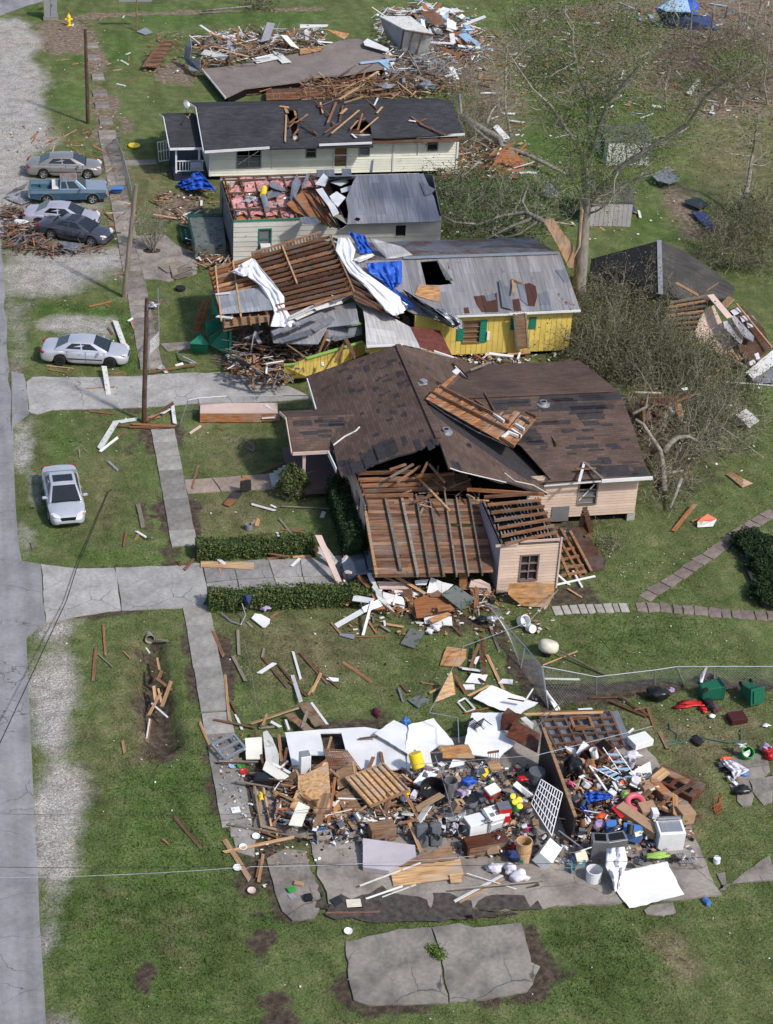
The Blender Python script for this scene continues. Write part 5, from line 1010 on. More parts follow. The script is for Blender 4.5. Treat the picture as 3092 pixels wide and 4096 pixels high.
p,q=at('E',243,615,.75),at('E',795,678,.55);park(t,(p+q)/2,math.atan2((q-p).y,(q-p).x))
t,i=sedan('parked_car','dark slate-blue sedan with sunroof and dented side amid twisted metal',carpaint('slate_blue_paint',(.055,.062,.085)),4.75,1.78,1.40,sunroof=True,dent=[((-.6,-.9,.6),.5,.16),((1.2,-.9,.6),.5,.1)]);park_by_tyres(t,i,at('E',415,852),at('E',766,918))
t,i=sedan('parked_car','bright silver sedan with creased rear door on the grass by the driveway',carpaint('silver_paint',(.55,.57,.64)),4.85,1.80,1.40,1.10,.98,dent=[((-.9,-.9,.7),.45,.14)]);park_by_tyres(t,i,at('M',502,553),at('M',916,574))
for o in[c for c in t.children if c.name.startswith('wheel')]:
 for g in o.children:g.data.materials[0]=m_black
t,i=sedan('parked_car','silver sedan with sunroof facing the viewer on the front lawn',carpaint('pale_silver_paint',(.55,.58,.65)),4.82,1.79,1.47,sunroof=True);p,q=at('R',480,190,1.0),at('R',578,728,.42);park(t,(p+q)/2,math.atan2((q-p).y,(q-p).x))
mb=MB();L_=4.82;mb.box((L_/2-.05,0,.60),(.05,.72,.13));obj('upper_grille',mb,m_black,t)
t,i=sedan('parked_car','dark grey car trapped nose-out under the collapsed garage',carpaint('gunmetal_paint',(.075,.085,.11)),4.7,1.78,1.43);p=at('P',163,600,.5);park(t,Vector((p.x+2.35,p.y,0)),math.pi-.03)
t=thing('pickup_truck','blue two-tone pickup with rusty cab roof and open bed in the row of cars','pickup truck');W,h=1.72,.86;dk,lt=carpaint('deep_blue_paint',(.028,.09,.17)),carpaint('pale_blue_paint',(.20,.31,.42))
xr,xf,R=-1.42,1.52,.34
def arc(c,r,z0=.34,n=8,rev=False):
 P=[(c-r*math.cos(math.pi*k/n),z0+r*math.sin(math.pi*k/n))for k in range(n+1)];return P
for s in(1,-1):
 mb=MB();lo=[(-2.45,.45),(-2.45,.80),(2.45,.80),(2.45,.45)]
 P=[(-2.45,.48)]+arc(xr,.42)+arc(xf,.42)+[(2.42,.45),(2.45,.78),(-2.45,.78)];mb.slab([[V3(x,s*h,z)for x,z in P]],.06,(0,s,0),0)
 P=[(-2.45,.785),(2.45,.785),(2.42,.98),(1.1,1.02),(.4,1.03),(-2.45,1.05)];mb.slab([[V3(x,s*(h-.01),z)for x,z in P]],.06,(0,s,0),1)
 mb.board(V3(-2.42,s*(h-.03),1.06),V3(-.62,s*(h-.03),1.06),.08,.03,None,2);obj('side_panel',mb,[dk,lt,m_chrome],t)
 mb=MB()
 for c in(xr,xf):
  A_=arc(c,.44)
  for k in range(len(A_)-1):mb.board(V3(A_[k][0],s*(h+.012),A_[k][1]),V3(A_[k+1][0],s*(h+.012),A_[k+1][1]),.035,.04,(0,s,0))
 obj('arch_trim',mb,m_chrome,t)
 mb=MB();mb.box((2.43,s*.62,.80),(.08,.3,.2));o=obj('headlight',mb,m_lamp,t,bevel=.02);mb=MB();mb.box((2.42,s*.82,.80),(.1,.1,.2));obj('turn_lamp',mb,m_amber,o)
 mb=MB();mb.box((-2.46,s*.76,.85),(.05,.14,.35));obj('tail_light',mb,m_redl,t)
 mb=MB();mb.box((.78,s*(h+.13),1.13),(.1,.18,.16));obj('wing_mirror',mb,m_chrome,t,bevel=.03)
mb=MB();mb.slab([[V3(2.44,-.78,.97),V3(2.44,.78,.97),V3(1.15,.82,1.06),V3(1.15,-.82,1.06)]],.08);obj('hood',mb,carpaint('faded_blue_paint',(.26,.32,.40),.5,.2),t,bevel=.03)
mb=MB();mb.box((2.44,0,.80),(.06,.95,.2));obj('grille',mb,m_black,t);mb=MB();mb.box((2.5,0,.53),(.14,1.72,.17));mb.box((-2.52,0,.55),(.14,1.7,.16));obj('bumper',mb,m_chrome,t,bevel=.03)
mb=MB();mb.box((-1.55,0,.58),(1.86,1.6,.06));mb.box((-2.43,0,.81),(.06,1.6,.46));mb.box((-.62,0,.81),(.06,1.6,.46));mb.box((-1.42,.7,.72),(.75,.22,.24));mb.box((-1.42,-.7,.72),(.75,.22,.24));obj('bed',mb,carpaint('bed_blue_paint',(.06,.15,.20),.5),t)
mb=MB();mb.box((-.85,0,1.0),(.42,1.56,.22));obj('tool_box',mb,m_wchip,t,bevel=.02)
bl=[V3(-.58,.8,1.03),V3(1.15,.8,1.03),V3(1.15,-.8,1.03),V3(-.58,-.8,1.03)];tp=[V3(-.52,.64,1.58),V3(.52,.64,1.60),V3(.52,-.64,1.60),V3(-.52,-.64,1.58)]
mb=MB();mb.raw(bl+tp,[(0,1,5,4),(1,2,6,5),(2,3,7,6),(3,0,4,7),(4,5,6,7)]);obj('cab',mb,lt,t,weld=True,bevel=.04)
mb=MB();mb.slab([[p*1.+V3(0,0,.012)for p in tp]],.02);obj('cab_roof',mb,tin('rusted_cab_roof',(.27,.25,.24),.45,(.2,.1,.06),met=.1,rib=1),t)
def quad(a,b,c,d,u0,u1,v0,v1,n):P=[a.lerp(b,u).lerp(d.lerp(c,u),v)+n*.012 for u,v in((u0,v0),(u1,v0),(u1,v1),(u0,v1))];mb=MB();mb.slab([P],.015,n);return mb
obj('windshield',quad(bl[2],bl[1],tp[1],tp[2],.06,.94,.08,.92,V3(.67,0,.74)),m_glass,t);obj('rear_window',quad(bl[0],bl[3],tp[3],tp[0],.1,.9,.2,.9,V3(-1,0,.1)),m_glass,t)
for s,(i0,i1)in((1,(0,1)),(-1,(3,2))):
 obj('side_window',quad(bl[i0],bl[i1],tp[i1],tp[i0],.06,.30,.12,.9,V3(0,s,.28).normalized()),m_glass,t);obj('side_window',quad(bl[i0],bl[i1],tp[i1],tp[i0],.36,.78,.1,.9,V3(0,s,.28).normalized()),m_glass,t)
mb=MB();mb.box((0,0,.5),(4.6,1.4,.2));obj('chassis',mb,m_black,t)
for x in(xr,xf):
 for s in(1,-1):wheel(t,x,s*(h-.13),R,m_hub)
p=at('E',778,553);park(t,Vector((p.x-xf,p.y+.84,0)),math.radians(-1.5));t.location.y-=.04
# poles, wires, cabinet, hydrant
def pole(f,x0,y0,x1,y1,r,mat,label,steps=False):
 p=at(f,x0,y0);q=atY(f,x1,y1,p.y);mb=MB();n=8
 mb.tube([p-V3(0,0,.3)]+[p.lerp(q,k/n)+V3(random.uniform(-.015,.015),0,0)for k in range(1,n+1)],[r*(1-.25*k/n)for k in range(n+1)],12)
 o=obj('utility_pole',mb,mat,None,label,'utility pole',smooth=False);return p,q,o
p,q,o=pole('A',735,1030,712,242,.14,m_pole,'dark brown topless pole beside the upper broken sidewalk');
p,q,o=pole('E',1035,1334,1135,395,.16,m_gpole,'pale grey pole leaning over the bare shrub and patio')
p,q,o=pole('M',1200,1022,1228,-14,.135,m_pole,'tall reddish brown pole at the end of the upper driveway')
mb=MB();mb.box(p.lerp(q,.93)+V3(0,-.2,0),(.03,.1,.12));mb.tube([p.lerp(q,.95)+V3(0,-.17,0),p.lerp(q,.95)+V3(.15,-.3,.02)],.03,5);obj('bracket',mb,m_galv,o)
p=at('A',1140,256);q=atY('A',1142,-12,p.y);mb=MB();mb.tube([p-V3(0,0,.2),q],.055,8);o=obj('sign_post',mb,tin('rusty_post',(.35,.26,.12),.45,(.25,.12,.05),met=.1),None,'thin rust-streaked metal post rising past the top of the far lawn','sign post')
mb=MB();mb.box(q+V3(-.1,0,.0),(2.6,.05,.5));obj('sign_panel',mb,m_galv,o)
def cable(name,pts,r,mat,label,sag=0.,n=24):
 P=[]
 for i in range(len(pts)-1):
  a,b=Vector(pts[i]),Vector(pts[i+1])
  for k in range(n):s=k/n;P.append(a.lerp(b,s)-V3(0,0,sag*4*s*(1-s)))
 P.append(Vector(pts[-1]));mb=MB();mb.tube(P,r,5);return obj(name,mb,mat,None,label,'cable')
cable('power_line',[at('R',935,430,.06),at('R',905,450,.1),at('R',640,1090,.25),at('d',495,0,.35),at('d',0,1060,1.2),at('d',-150,1390,2)],.022,m_black,'thick black fallen service cable slanting over the lawn to the road',0,10)
cable('power_line',[at('e',-60,372,7),at('e',1670,355,7),at('z',1150,1866,7),at('z',1720,1838,7)],.009,m_iron,'upper of the two thin overhead wires across the lower lawn',.1)
cable('power_line',[at('e',-60,432,6.4),at('e',1300,378,6.4),at('a',0,402,6.4),at('a',1670,322,6.4)],.011,m_galv,'pale overhead wire just below the upper thin wire',.1)
cable('power_line',[at('e',-60,75,7.3),at('e',1670,70,7.3),at('a',1670,-25,7.3),at('z',1720,1640,7.3)],.006,m_iron,'faintest overhead wire crossing highest over the lower lawn',.1)
cable('power_line',[at('T',575,850,.3),at('W',495,0,.4),at('W',550,350,.9)],.008,m_galv,'grey cable trailing along the lawn toward the white wall sheets')
cable('power_line',[at('Y',360,440,1.6),at('Y',440,690,1.2),at('Y',610,1270,.6)],.014,m_galv,'loose grey cable hanging down through the household heap')
cable('power_line',[at('Q',60,860,1.0),at('U',1440,400,.5),at('U',1010,560,.8),at('U',780,1002,1.6),at('Y',595,50,2.),at('Y',605,310,1.8)],.018,m_galv,'paired grey service cable trailing from the pink room to the heap')
cable('power_line',[at('W',-0,1420,.2),at('X',430,1210,1.5),at('X',1000,1190,1.8)],.007,m_iron,'thin dark wire drawn across the chipboard panel')
cable('power_line',[at('Y',60,540,1.5),at('Y',1000,470,2.4),at('Y',1400,440,2.6),at('Z',1100,250,2)],.012,m_galv,'straight grey wire stretched over the pile by the dark wall')
p=at('A',425,168);t=thing('utility_cabinet','grey metal utility cabinet on a pad by the far corner','utility cabinet',p)
mb=MB();mb.box(p+V3(0,.3,1.15),(1.05,.6,1.75));mb.box(p+V3(0,.3,2.06),(1.15,.7,.07));c=obj('cabinet',mb,m_galv,t,bevel=.02);mb=MB();mb.box(p+V3(0,.3,.14),(1.2,.75,.28));obj('base',mb,m_stone,t);mb=MB();mb.box(p+V3(0,-.012,1.15),(.02,.02,1.6));mb.box(p+V3(.1,-.02,1.2),(.04,.03,.2));obj('door_seam',mb,m_iron,c)
p=at('A',577,212);t=thing('fire_hydrant','yellow fire hydrant standing on bare soil near the cabinet','fire hydrant',p)
mb=MB();mb.lathe([(.2,0),(.2,.06),(.13,.07),(.13,.62),(.17,.64),(.17,.70),(.14,.74),(.11,.84),(.05,.9),(.05,.97),(.01,.98)],16,p);obj('barrel',mb,m_yel,t)
for s in(-1,1):
 mb=MB();mb.lathe([(.075,0),(.075,.12),(.09,.13),(.09,.18),(.03,.2)],12,p+V3(0,0,.5),Matrix.Rotation(s*math.pi/2,3,'Y'));mb.v=[v+V3(s*.1,0,0)for v in mb.v];obj('nozzle',mb,m_yel,t)
mb=MB();mb.lathe([(.1,0),(.1,.14),(.12,.15),(.12,.2),(.03,.22)],12,p+V3(0,-.1,.42),Matrix.Rotation(math.pi/2,3,'X'));obj('pumper_cap',mb,m_yel,t)
mb=MB()
for k in range(8):a=random.uniform(0,6);mb.board(at('A',355+random.uniform(-15,15),60,.1),at('A',355+random.uniform(-30,30),50,random.uniform(.2,.6)),.08,.01)
obj('caution_tape',mb,m_yel,None,'tangle of yellow caution tape beside the grey cabinet','tape')
# chain-link fences
def fence(label,base,h=1.15,lean=(0,0,0),posts=True,rail=True,cell=.125,mesh=True,group=None,drop=None):
 P=[Vector(p)for p in base];ln=Vector(lean);t=thing('chain_link_fence',label,'fence',P[0],group)
 tops=[p+V3(0,0,h)+ln for p in P]
 if drop:tops=[Vector(q)for q in drop]
 if posts:
  for p,q in zip(P,tops):mb=MB();mb.tube([p-V3(0,0,.1),q],.03,7);obj('post',mb,m_galv,t)
 if rail:
  mb=MB()
  for i in range(len(P)-1):mb.tube([tops[i],tops[i+1]],.024,6)
  obj('top_rail',mb,m_galv,t)
 if mesh:
  mb=MB()
  for i in range(len(P)-1):
   L=(P[i+1]-P[i]).length;n=max(2,int(L/cell));m=max(2,int(h/cell))
   for k in range(-m,n):
    a0,a1=max(k,0)/n,min(k+m,n)/n;b0,b1=(max(k,0)-k)/m,(min(k+m,n)-k)/m
    for fl in(0,1):
     z0,z1=(b0,b1)if not fl else(1-b0,1-b1)
     A_=P[i].lerp(P[i+1],a0).lerp(tops[i].lerp(tops[i+1],a0),z0);B_=P[i].lerp(P[i+1],a1).lerp(tops[i].lerp(tops[i+1],a1),z1);mb.tube([A_,B_],.003,3,0,False)
  obj('mesh',mb,m_galv,t)
 return t
fence('chain-link fence with pale top rail running behind the green bins',[at('V',*q)for q in((412,612),(680,530),(1008,482),(1180,478),(1340,496),(1680,490))],1.2,drop=[at('V',378,372,1.9),at('V',682,430,1.2),at('V',1008,392,1.25),at('V',1130,373,1.3),at('V',1342,372,1.3),at('V',1690,372,1.3)])
fence('sagging chain-link fence along the muddy strip by the flattened garden bed',[at('U',*q)for q in((1250,300),(1390,700),(1580,985))],1.1,drop=[at('U',1150,265,.9),at('U',1420,560,.9),at('U',1530,695,1.7)])
fence('bent chain-link fence bordering the pink board and upper driveway',[at('S',*q)for q in((250,295),(420,200),(760,180),(1320,170))],1.1,drop=[at('S',318,106,1.3),at('S',400,88,1.3),at('S',640,70,1.2),at('S',1330,68,1.1)])
fence('grey chain-link fence leaning along the lawn beside the cars',[at('E',*q)for q in((1000,-20),(1015,190),(1060,400),(1110,520))],1.2,drop=[at('E',962,-10,1.1),at('E',1022,120,1.2),at('E',1075,320,1.1),at('E',1100,440,1.0)],cell=.07)
fence('broken wire fence beside the pole at the driveway edge',[at('M',*q)for q in((1245,600),(1250,460),(1330,380),(1320,20))],.9,(0,0,0),cell=.14)
# wheeled bins by the fence
def bin_(label,c,R,n=1):
 t=thing('wheelie_bin',label,'bin',(0,0,0));mb=MB()
 def ring(z,a,b):return[V3(-a,-b,z),V3(a,-b,z),V3(a,b,z),V3(-a,b,z)]
 r=[ring(0,.22,.24),ring(.06,.25,.27),ring(.85,.31,.34),ring(.9,.34,.37),ring(.98,.34,.37)];vs=[p for q in r for p in q]
 fs=[(0,3,2,1)]+[(i*4+j,i*4+(j+1)%4,i*4+4+(j+1)%4,i*4+4+j)for i in range(4)for j in range(4)];mb.raw(vs,fs);mb.face(ring(.93,.3,.33));obj('body',mb,m_gbin,t,weld=True,bevel=.03)
 mb=MB();mb.slab([[V3(-.36,-.39,1.0),V3(.36,-.39,1.0),V3(.36,.40,1.0),V3(-.36,.40,1.0)]],.03);mb.slab([[V3(-.25,-.28,1.07),V3(.25,-.28,1.07),V3(.25,.28,1.07),V3(-.25,.28,1.07)]],.07);obj('lid',mb,m_gbin,t,bevel=.02)
 mb=MB();mb.tube([V3(-.3,.43,.93),V3(.3,.43,.93)],.025,8);obj('handle',mb,m_black,t)
 for s in(-1,1):mb=MB();mb.lathe([(.05,-.03),(.12,-.03),(.12,.03),(.05,.03)],14,(s*.26,.28,.1),Matrix.Rotation(math.pi/2,3,'Y'));obj('wheel',mb,m_rub,t)
 mb=MB();mb.box((0,-.345,.62),(.22,.01,.16));obj('emblem',mb,m_wchip,t)
 t.matrix_world=Matrix.Translation(c)@R.to_4x4();return t
bin_('green wheeled bin lying on its side with rubbish spilling toward the black bag',at('V',1262,515,.38),Matrix.Rotation(math.pi/2+.1,3,'Z')@Matrix.Rotation(math.pi/2,3,'X'))
bin_('green wheeled bin tipped over alone at the far right of the yard',at('V',1490,500,.38)+V3(.2,.1,0),Matrix.Rotation(.25,3,'Z')@Matrix.Rotation(1.35,3,'X'))
# vegetation
def leaves(P,size,flat=.5,out=None):
 P=np.asarray(P,float);n=len(P)
 a=rng.normal(0,1,(n,3));a/=np.linalg.norm(a,axis=1)[:,None];b_=rng.normal(0,1,(n,3));b_[:,2]*=flat
 b_-=a*np.sum(a*b_,1)[:,None];b_/=np.linalg.norm(b_,axis=1)[:,None];a[:,2]*=flat
 s=size*rng.uniform(.5,1.3,(n,1));a*=s;b_*=s*rng.uniform(.35,.8,(n,1))
 mb=out or MB();k=len(mb.v);q=np.stack([P-a,P-b_,P+a,P+b_],1).reshape(-1,3)
 mb.v+=[Vector(x)for x in q];mb.f+=[(k+i*4,k+i*4+1,k+i*4+2,k+i*4+3)for i in range(n)];mb.m+=[0]*n;return mb
def grow(mb,p,d,L,r,depth,up=.15,tips=None,wig=.22,k=4,kids=(2,4)):
 pts,p,d=[p],Vector(p),Vector(d).normalized();n=4 if depth>0 else 3
 for i in range(n):
  d=(d+Vector((random.gauss(0,wig),random.gauss(0,wig),random.gauss(0,wig)+up*.3))).normalized();p=p+d*(L/n);pts.append(p)
 mb.tube(pts,[max(r*(1-.75*i/n),.006)for i in range(n+1)],k if depth>0 else 3,0,False)
 if tips is not None:tips.append(p);tips.append(pts[-2])
 if depth>0:
  for _ in range(random.randint(*kids)):
   t=random.randint(1,n);q=pts[t];a=Vector((random.gauss(0,1),random.gauss(0,1),random.gauss(0,.7)+up)).normalized()
   grow(mb,q,d*.75+a*.75,L*random.uniform(.45,.75),r*(1-.7*t/n)*.65+.004,depth-1,up,tips,wig,k,kids)
b0=at('K',1532,600);YT=b0.y
def T(f,x,y,dy=0.):return atY(f,x,y,YT+dy)
t=thing('tall_tree','tall split-trunked tree with sparse spring leaves standing behind the yellow house','tree',b0)
mb=MB();trunk=[b0-V3(0,0,.3),T('H',585,900),T('H',597,760),T('H',606,620),T('H',618,480),T('H',628,380),T('H',640,270),T('D',455,1050)]
mb.tube(trunk,[.46,.40,.37,.35,.32,.28,.24,.2],14);ob=obj('trunk',mb,m_bark,t,smooth=True)
limbs=[([T('H',622,420),T('H',600,150,.3),T('H',540,70,.8),T('D',275,859,1.2),T('D',130,650,1.8),T('D',60,540,2.2),T('D',-60,420,2.6)],.2),([T('H',632,330),T('D',415,1080,-.4),T('D',380,990,-.6),T('D',300,880,-1.2),T('D',180,700,-1.8),T('D',60,590,-2.4),T('D',-80,380,-3)],.17),([T('D',455,1050),T('D',440,760,.2),T('D',460,690,.3),T('D',375,520,.6),T('D',330,300,.9),T('D',335,170,1.2),T('D',250,40,1.6)],.16),([T('D',460,1030),T('D',500,860,-.5),T('D',560,700,-1.2),T('D',640,600,-1.8),T('D',780,430,-2.6),T('D',850,350,-3)],.15),([T('D',465,1010),T('D',570,680,.8),T('D',560,560,1.4),T('D',640,480,2),T('D',690,360,2.6),T('D',700,200,3.1),T('D',760,30,3.6)],.12),([T('H',640,430),T('H',700,360,-.6),T('H',830,230,-1.4),T('D',900,950,-1.8),T('D',1100,830,-2.4),T('D',1220,640,-3),T('D',1370,530,-3.6),T('D',1500,420,-4)],.19),([T('H',645,450),T('H',760,420,.8),T('H',870,310,1.6),T('H',1010,275,2.2),T('H',1120,250,2.8)],.15),([T('H',645,300),T('H',760,245,.6),T('H',890,205,1.2),T('H',1020,130,2),T('H',1200,10,2.5)],.14),([T('H',612,430),T('H',575,350,-.8),T('H',530,290,-1.4),T('H',540,130,-1.8)],.1),([T('H',625,500),T('H',690,480,-.8),T('H',745,425,-1.2)],.08),([T('D',370,520,.6),T('D',230,400,1.8),T('D',110,270,2.6)],.08),([T('D',130,650,1.8),T('D',140,500,2.6),T('D',90,360,3)],.08)]
tips=[];mb=MB();tw=MB()
for pts,r in limbs:
 n=len(pts);mb.tube(pts,[max(.03,r*(1-.82*i/(n-1)))for i in range(n)],8,0,False)
 for i in range(1,n):
  for _ in range(4 if i>1 else 1):
   q=pts[i].lerp(pts[i-1],random.random());d=(pts[i]-pts[i-1]).normalized()*.5+Vector((random.gauss(0,.7),random.gauss(0,.8),random.gauss(.25,.5)))
   grow(tw,q,d,random.uniform(1.3,2.8),.06*(1.2-i/n),2,.2,tips,.22,4,(2,3))
obj('limb',mb,m_bark,t,smooth=True);obj('twigs',tw,m_twig,t)
P=[]
for q in tips:
 if q.z>6.5 and random.random()<.74:
  s=random.uniform(.3,.75);m=random.randint(13,27);P+=[(q.x+random.gauss(0,s),q.y+random.gauss(0,s),q.z+random.gauss(0,s*.35))for _ in range(m)]
obj('foliage',leaves(P,.06,.45),m_leaf,t)
mb=MB();a_,b_=T('H',378,530,-.2),T('H',440,525,.1);mb.slab([[a_,b_,T('H',500,610,0),T('H',560,690,0),T('H',575,800,0),T('H',525,800,-.1),T('H',470,690,-.2),T('H',420,600,-.2)]],.22,(0,-1,.2));obj('split_wedge',mb,m_split,t,'pale torn heartwood wedge splitting away from the trunk')
mb=MB();mb.tube([T('H',590,440,-.34),T('H',600,480,-.36),T('H',592,560,-.38),T('H',585,680,-.40),T('H',545,760,-.42)],[.04,.1,.08,.06,.03],6);obj('wound',mb,m_split,t);
def bare(label,f,base,pts,r,group=None,n=5,leaf=0,name='bare_tree',L=(.8,2.0),depth=2):
 p0=at(f,*base);t=thing(name,label,'tree',p0,group);P=[p0-V3(0,0,.2)]+[atY(f,x,y,p0.y+random.gauss(0,.5))for x,y in pts]
 mb=MB();k=len(P);mb.tube(P,[max(.02,r*(1-.75*i/(k-1)))for i in range(k)],7);obj('trunk',mb,m_bark,t);tw=MB();tp=[]
 for i in range(1,k):
  for _ in range(n):grow(tw,P[i].lerp(P[i-1],random.random()*.8),(random.gauss(0,1),random.gauss(0,.7),random.uniform(.1,.9)),random.uniform(*L),r*.3*(1.1-i/k)+.008,depth,.2,tp)
 obj('twigs',tw,m_twig,t)
 if leaf:obj('foliage',leaves([(q.x+random.gauss(0,.3),q.y+random.gauss(0,.3),q.z+random.gauss(0,.2))for q in tp for _ in range(leaf)],.09),m_leaf,t)
bare('slender leaning bare tree at the right edge of the dry field','H',(1482,480),[(1500,420),(1530,340),(1555,170),(1570,80),(1590,-60)],.2,None,5,2)
for i,(x,y,pts)in enumerate([(1130,330,[(1120,200),(1130,60),(1150,-60)]),(1240,320,[(1260,180),(1270,80),(1320,-80)]),(1015,230,[(1040,120),(990,30),(1060,-60)]),(1350,120,[(1370,40),(1400,-60)]),(1490,240,[(1500,120),(1520,-40)]),(1550,180,[(1580,60),(1600,-60)]),(1620,150,[(1620,60),(1660,-60)]),(960,740,[(950,600),(960,520),(970,420)]),(1640,700,[(1610,560),(1640,330),(1668,100)]),(1440,200,[(1450,100),(1440,-30)])]):
 bare('thin bare trunk in the storm-stripped thicket behind the wreckage','D',(x,y),pts,.09,'stripped trunks of the far thicket',4,0,'bare_tree',(.8,1.8),1)
for x,y,pts in((1530,720,[(1525,560),(1530,430),(1545,320)]),(1570,1020,[(1525,800),(1522,660)])):bare('bare broken trunk rising from the brush behind the charcoal roof','C',(x,y),pts,.12,'broken trunks behind the charcoal roof',4,0)
m_dwtw=wood('brown_scrub',(.15,.115,.09),.6)
def thicket(name,label,f,poly,n,h,mat,leafmat=None,nl=3,ls=.08,L=(.6,1.6),up=.5,r=.018,trunks=(),depth=1,dirn=(0,0),cat='fallen tree',lspread=.22,z0=0.):
 G=[at(f,x,y)for x,y in poly];xs,ys=[p.x for p in G],[p.y for p in G]
 def inside(x,y):
  c=False
  for i in range(len(G)):
   a,b=G[i],G[i-1]
   if(a.y>y)!=(b.y>y)and x<(b.x-a.x)*(y-a.y)/(b.y-a.y)+a.x:c=not c
  return c
 c=sum(G,Vector((0,0,0)))/len(G);t=thing(name,label,cat,(c.x,c.y,0));mb=MB();tips=[];m=0;tries=0
 while m<n and tries<n*20:
  tries+=1;x,y=random.uniform(min(xs),max(xs)),random.uniform(min(ys),max(ys))
  if not inside(x,y):continue
  m+=1;e=min(1,min(max(xs)-x,x-min(xs),max(ys)-y,y-min(ys))/1.2+.25)
  grow(mb,(x,y,z0+random.random()*h*.6*e),(random.gauss(dirn[0],.7),random.gauss(dirn[1],.7),random.uniform(.1,1)*up+.05),random.uniform(*L)*(.6+.4*e),r*random.uniform(.6,1.4),depth,.1,tips,.25,3,(2,4))
 obj('twigs',mb,mat,t)
 for P,rr in trunks:
  mb=MB();mb.tube(P,[rr*(1-.6*i/(len(P)-1))for i in range(len(P))],9);obj('trunk' if rr>.15 else 'limb',mb,m_bark,t,smooth=True)
 if leafmat:obj('foliage',leaves([(q.x+random.gauss(0,lspread),q.y+random.gauss(0,lspread),max(.05,q.z+random.gauss(0,lspread*.6)))for q in tips for _ in range(nl)],ls,.7),leafmat,t)
 return t
thicket('fallen_tree','grey-green tangle of fallen oak branches below the dark sunken roof','L',[(230,560),(240,240),(420,200),(700,190),(900,230),(920,400),(820,520),(500,560)],260,1.2,m_brush,m_olive,3,.06,(1.0,2.4),.6,.024,(),2,(-.5,.2),z0=.1)
thicket('fallen_tree','broad fallen crown of fine olive branches behind the brown roof','L',[(190,610),(330,580),(700,560),(1150,620),(1290,720),(1200,850),(900,870),(640,850),(480,820),(340,720)],380,1.25,m_brush,m_olive,3,.06,(1.0,2.6),.65,.024,(),2,(-.7,.3))
tr=[([at('L',860,1620,.2),at('L',850,1450,.5),at('L',830,1320,.9),at('L',700,1120,1.5),at('L',640,1080,1.7)],.16),([at('L',850,1330,.8),at('L',900,1260,1.1),at('L',960,1215,1.3),at('L',1040,1210,1.2),at('L',1110,1250,.9)],.17),([at('L',840,1500,.4),at('L',900,1480,.6),at('L',1000,1465,.7)],.1),([at('Q',980,30,.9),at('Q',950,120,.7),at('Q',900,250,.3)],.12),([at('L',1190,1030,1.),at('L',1250,1120,.8),at('L',1400,1220,.5),at('L',1600,1370,.3)],.06),([at('L',620,1040,1.2),at('L',720,990,1.5),at('L',735,880,1.6)],.1)]
thicket('fallen_tree','uprooted grey oak with curling limbs beside the pink house end wall','L',[(590,950),(1000,880),(1400,960),(1560,1250),(1300,1400),(1000,1450),(860,1685),(760,1640),(700,1350)],260,1.1,m_brush,m_olive,1,.05,(.8,2.0),.5,.022,tr,2)
thicket('fallen_tree','matted twigs heaped at the foot of the pink house end wall','Q',[(680,20),(1000,0),(1200,120),(1120,300),(900,340),(700,280)],70,.7,m_brush,m_olive,1,.05,(.5,1.2),.4,.016,(),1)
thicket('brush_pile','small grey brush heap beside the broken lattice frame','Q',[(340,420),(480,440),(540,560),(430,620),(350,560)],32,.5,m_brush,m_olive,2,.05,(.4,1.0),.5,.014,(),1,(0,0),'brush')
thicket('fallen_tree','dark fallen branches crowding the right margin below the field','H',[(1240,640),(1340,560),(1500,480),(1680,460),(1690,900),(1560,860),(1400,860),(1250,800)],210,1.8,m_brush,m_olive,3,.06,(.8,2.0),.5,.02,(),2)
thicket('fallen_tree','flattened dark evergreen boughs beside the metal-roofed white house','G',[(1180,800),(1400,790),(1670,900),(1670,1250),(1250,1250),(1170,1080)],130,.6,m_twig,m_pine,2,.08,(.8,2.4),.3,.028,[([at('G',1160,1060,.7),at('G',1300,1130,.9),at('G',1500,1140,.7),at('G',1670,1100,.6)],.1)],2,(-.3,0),lspread=.3)
thicket('fallen_tree','sprawling snapped limbs with dark boughs behind the yellow house','H',[(0,340),(260,330),(540,400),(560,520),(420,640),(0,650)],120,.6,m_twig,m_pine,2,.08,(.8,2.4),.3,.028,[([at('H',375,535,1.6),at('H',290,490,1.4),at('H',150,510,1.0),at('H',0,560,.7)],.17),([at('H',330,520,1.4),at('H',200,570,.9),at('H',60,640,.6)],.12),([at('H',300,495,1.4),at('H',265,430,1.9),at('H',300,330,2.2)],.1),([at('H',400,540,1.3),at('H',560,560,.8)],.1),([at('H',360,535,1.5),at('H',250,610,.8),at('H',130,640,.5)],.09)],2,(-.4,0),lspread=.3)
lg=[([at('G',1350,240,1.8),at('G',1500,340,1.4),at('G',1670,430,1.2),at('H',150,120,.9),at('H',300,170,.7),at('H',510,275,.5)],.3),([at('G',1400,300,1.6),at('G',1560,430,1.0),at('G',1670,480,.8)],.16),([at('G',1330,60,2.6),at('G',1350,250,1.8),at('G',1380,330,1.2)],.12),([at('G',1560,300,1.6),at('G',1600,200,2.0),at('G',1640,150,2.4)],.1),([at('G',1380,420,1.0),at('G',1500,460,1.2),at('G',1600,520,.7)],.08),([at('G',1500,610,1.0),at('G',1420,690,.6),at('G',1360,740,.4)],.1)]
thicket('fallen_tree','large fallen trunk stretching from the charcoal-roofed house toward the far shed','G',[(1290,100),(1500,60),(1670,160),(1670,560),(1450,620),(1330,600)],120,1.6,m_brush,m_olive,1,.06,(.8,2.0),.5,.022,lg,2,(.1,0))
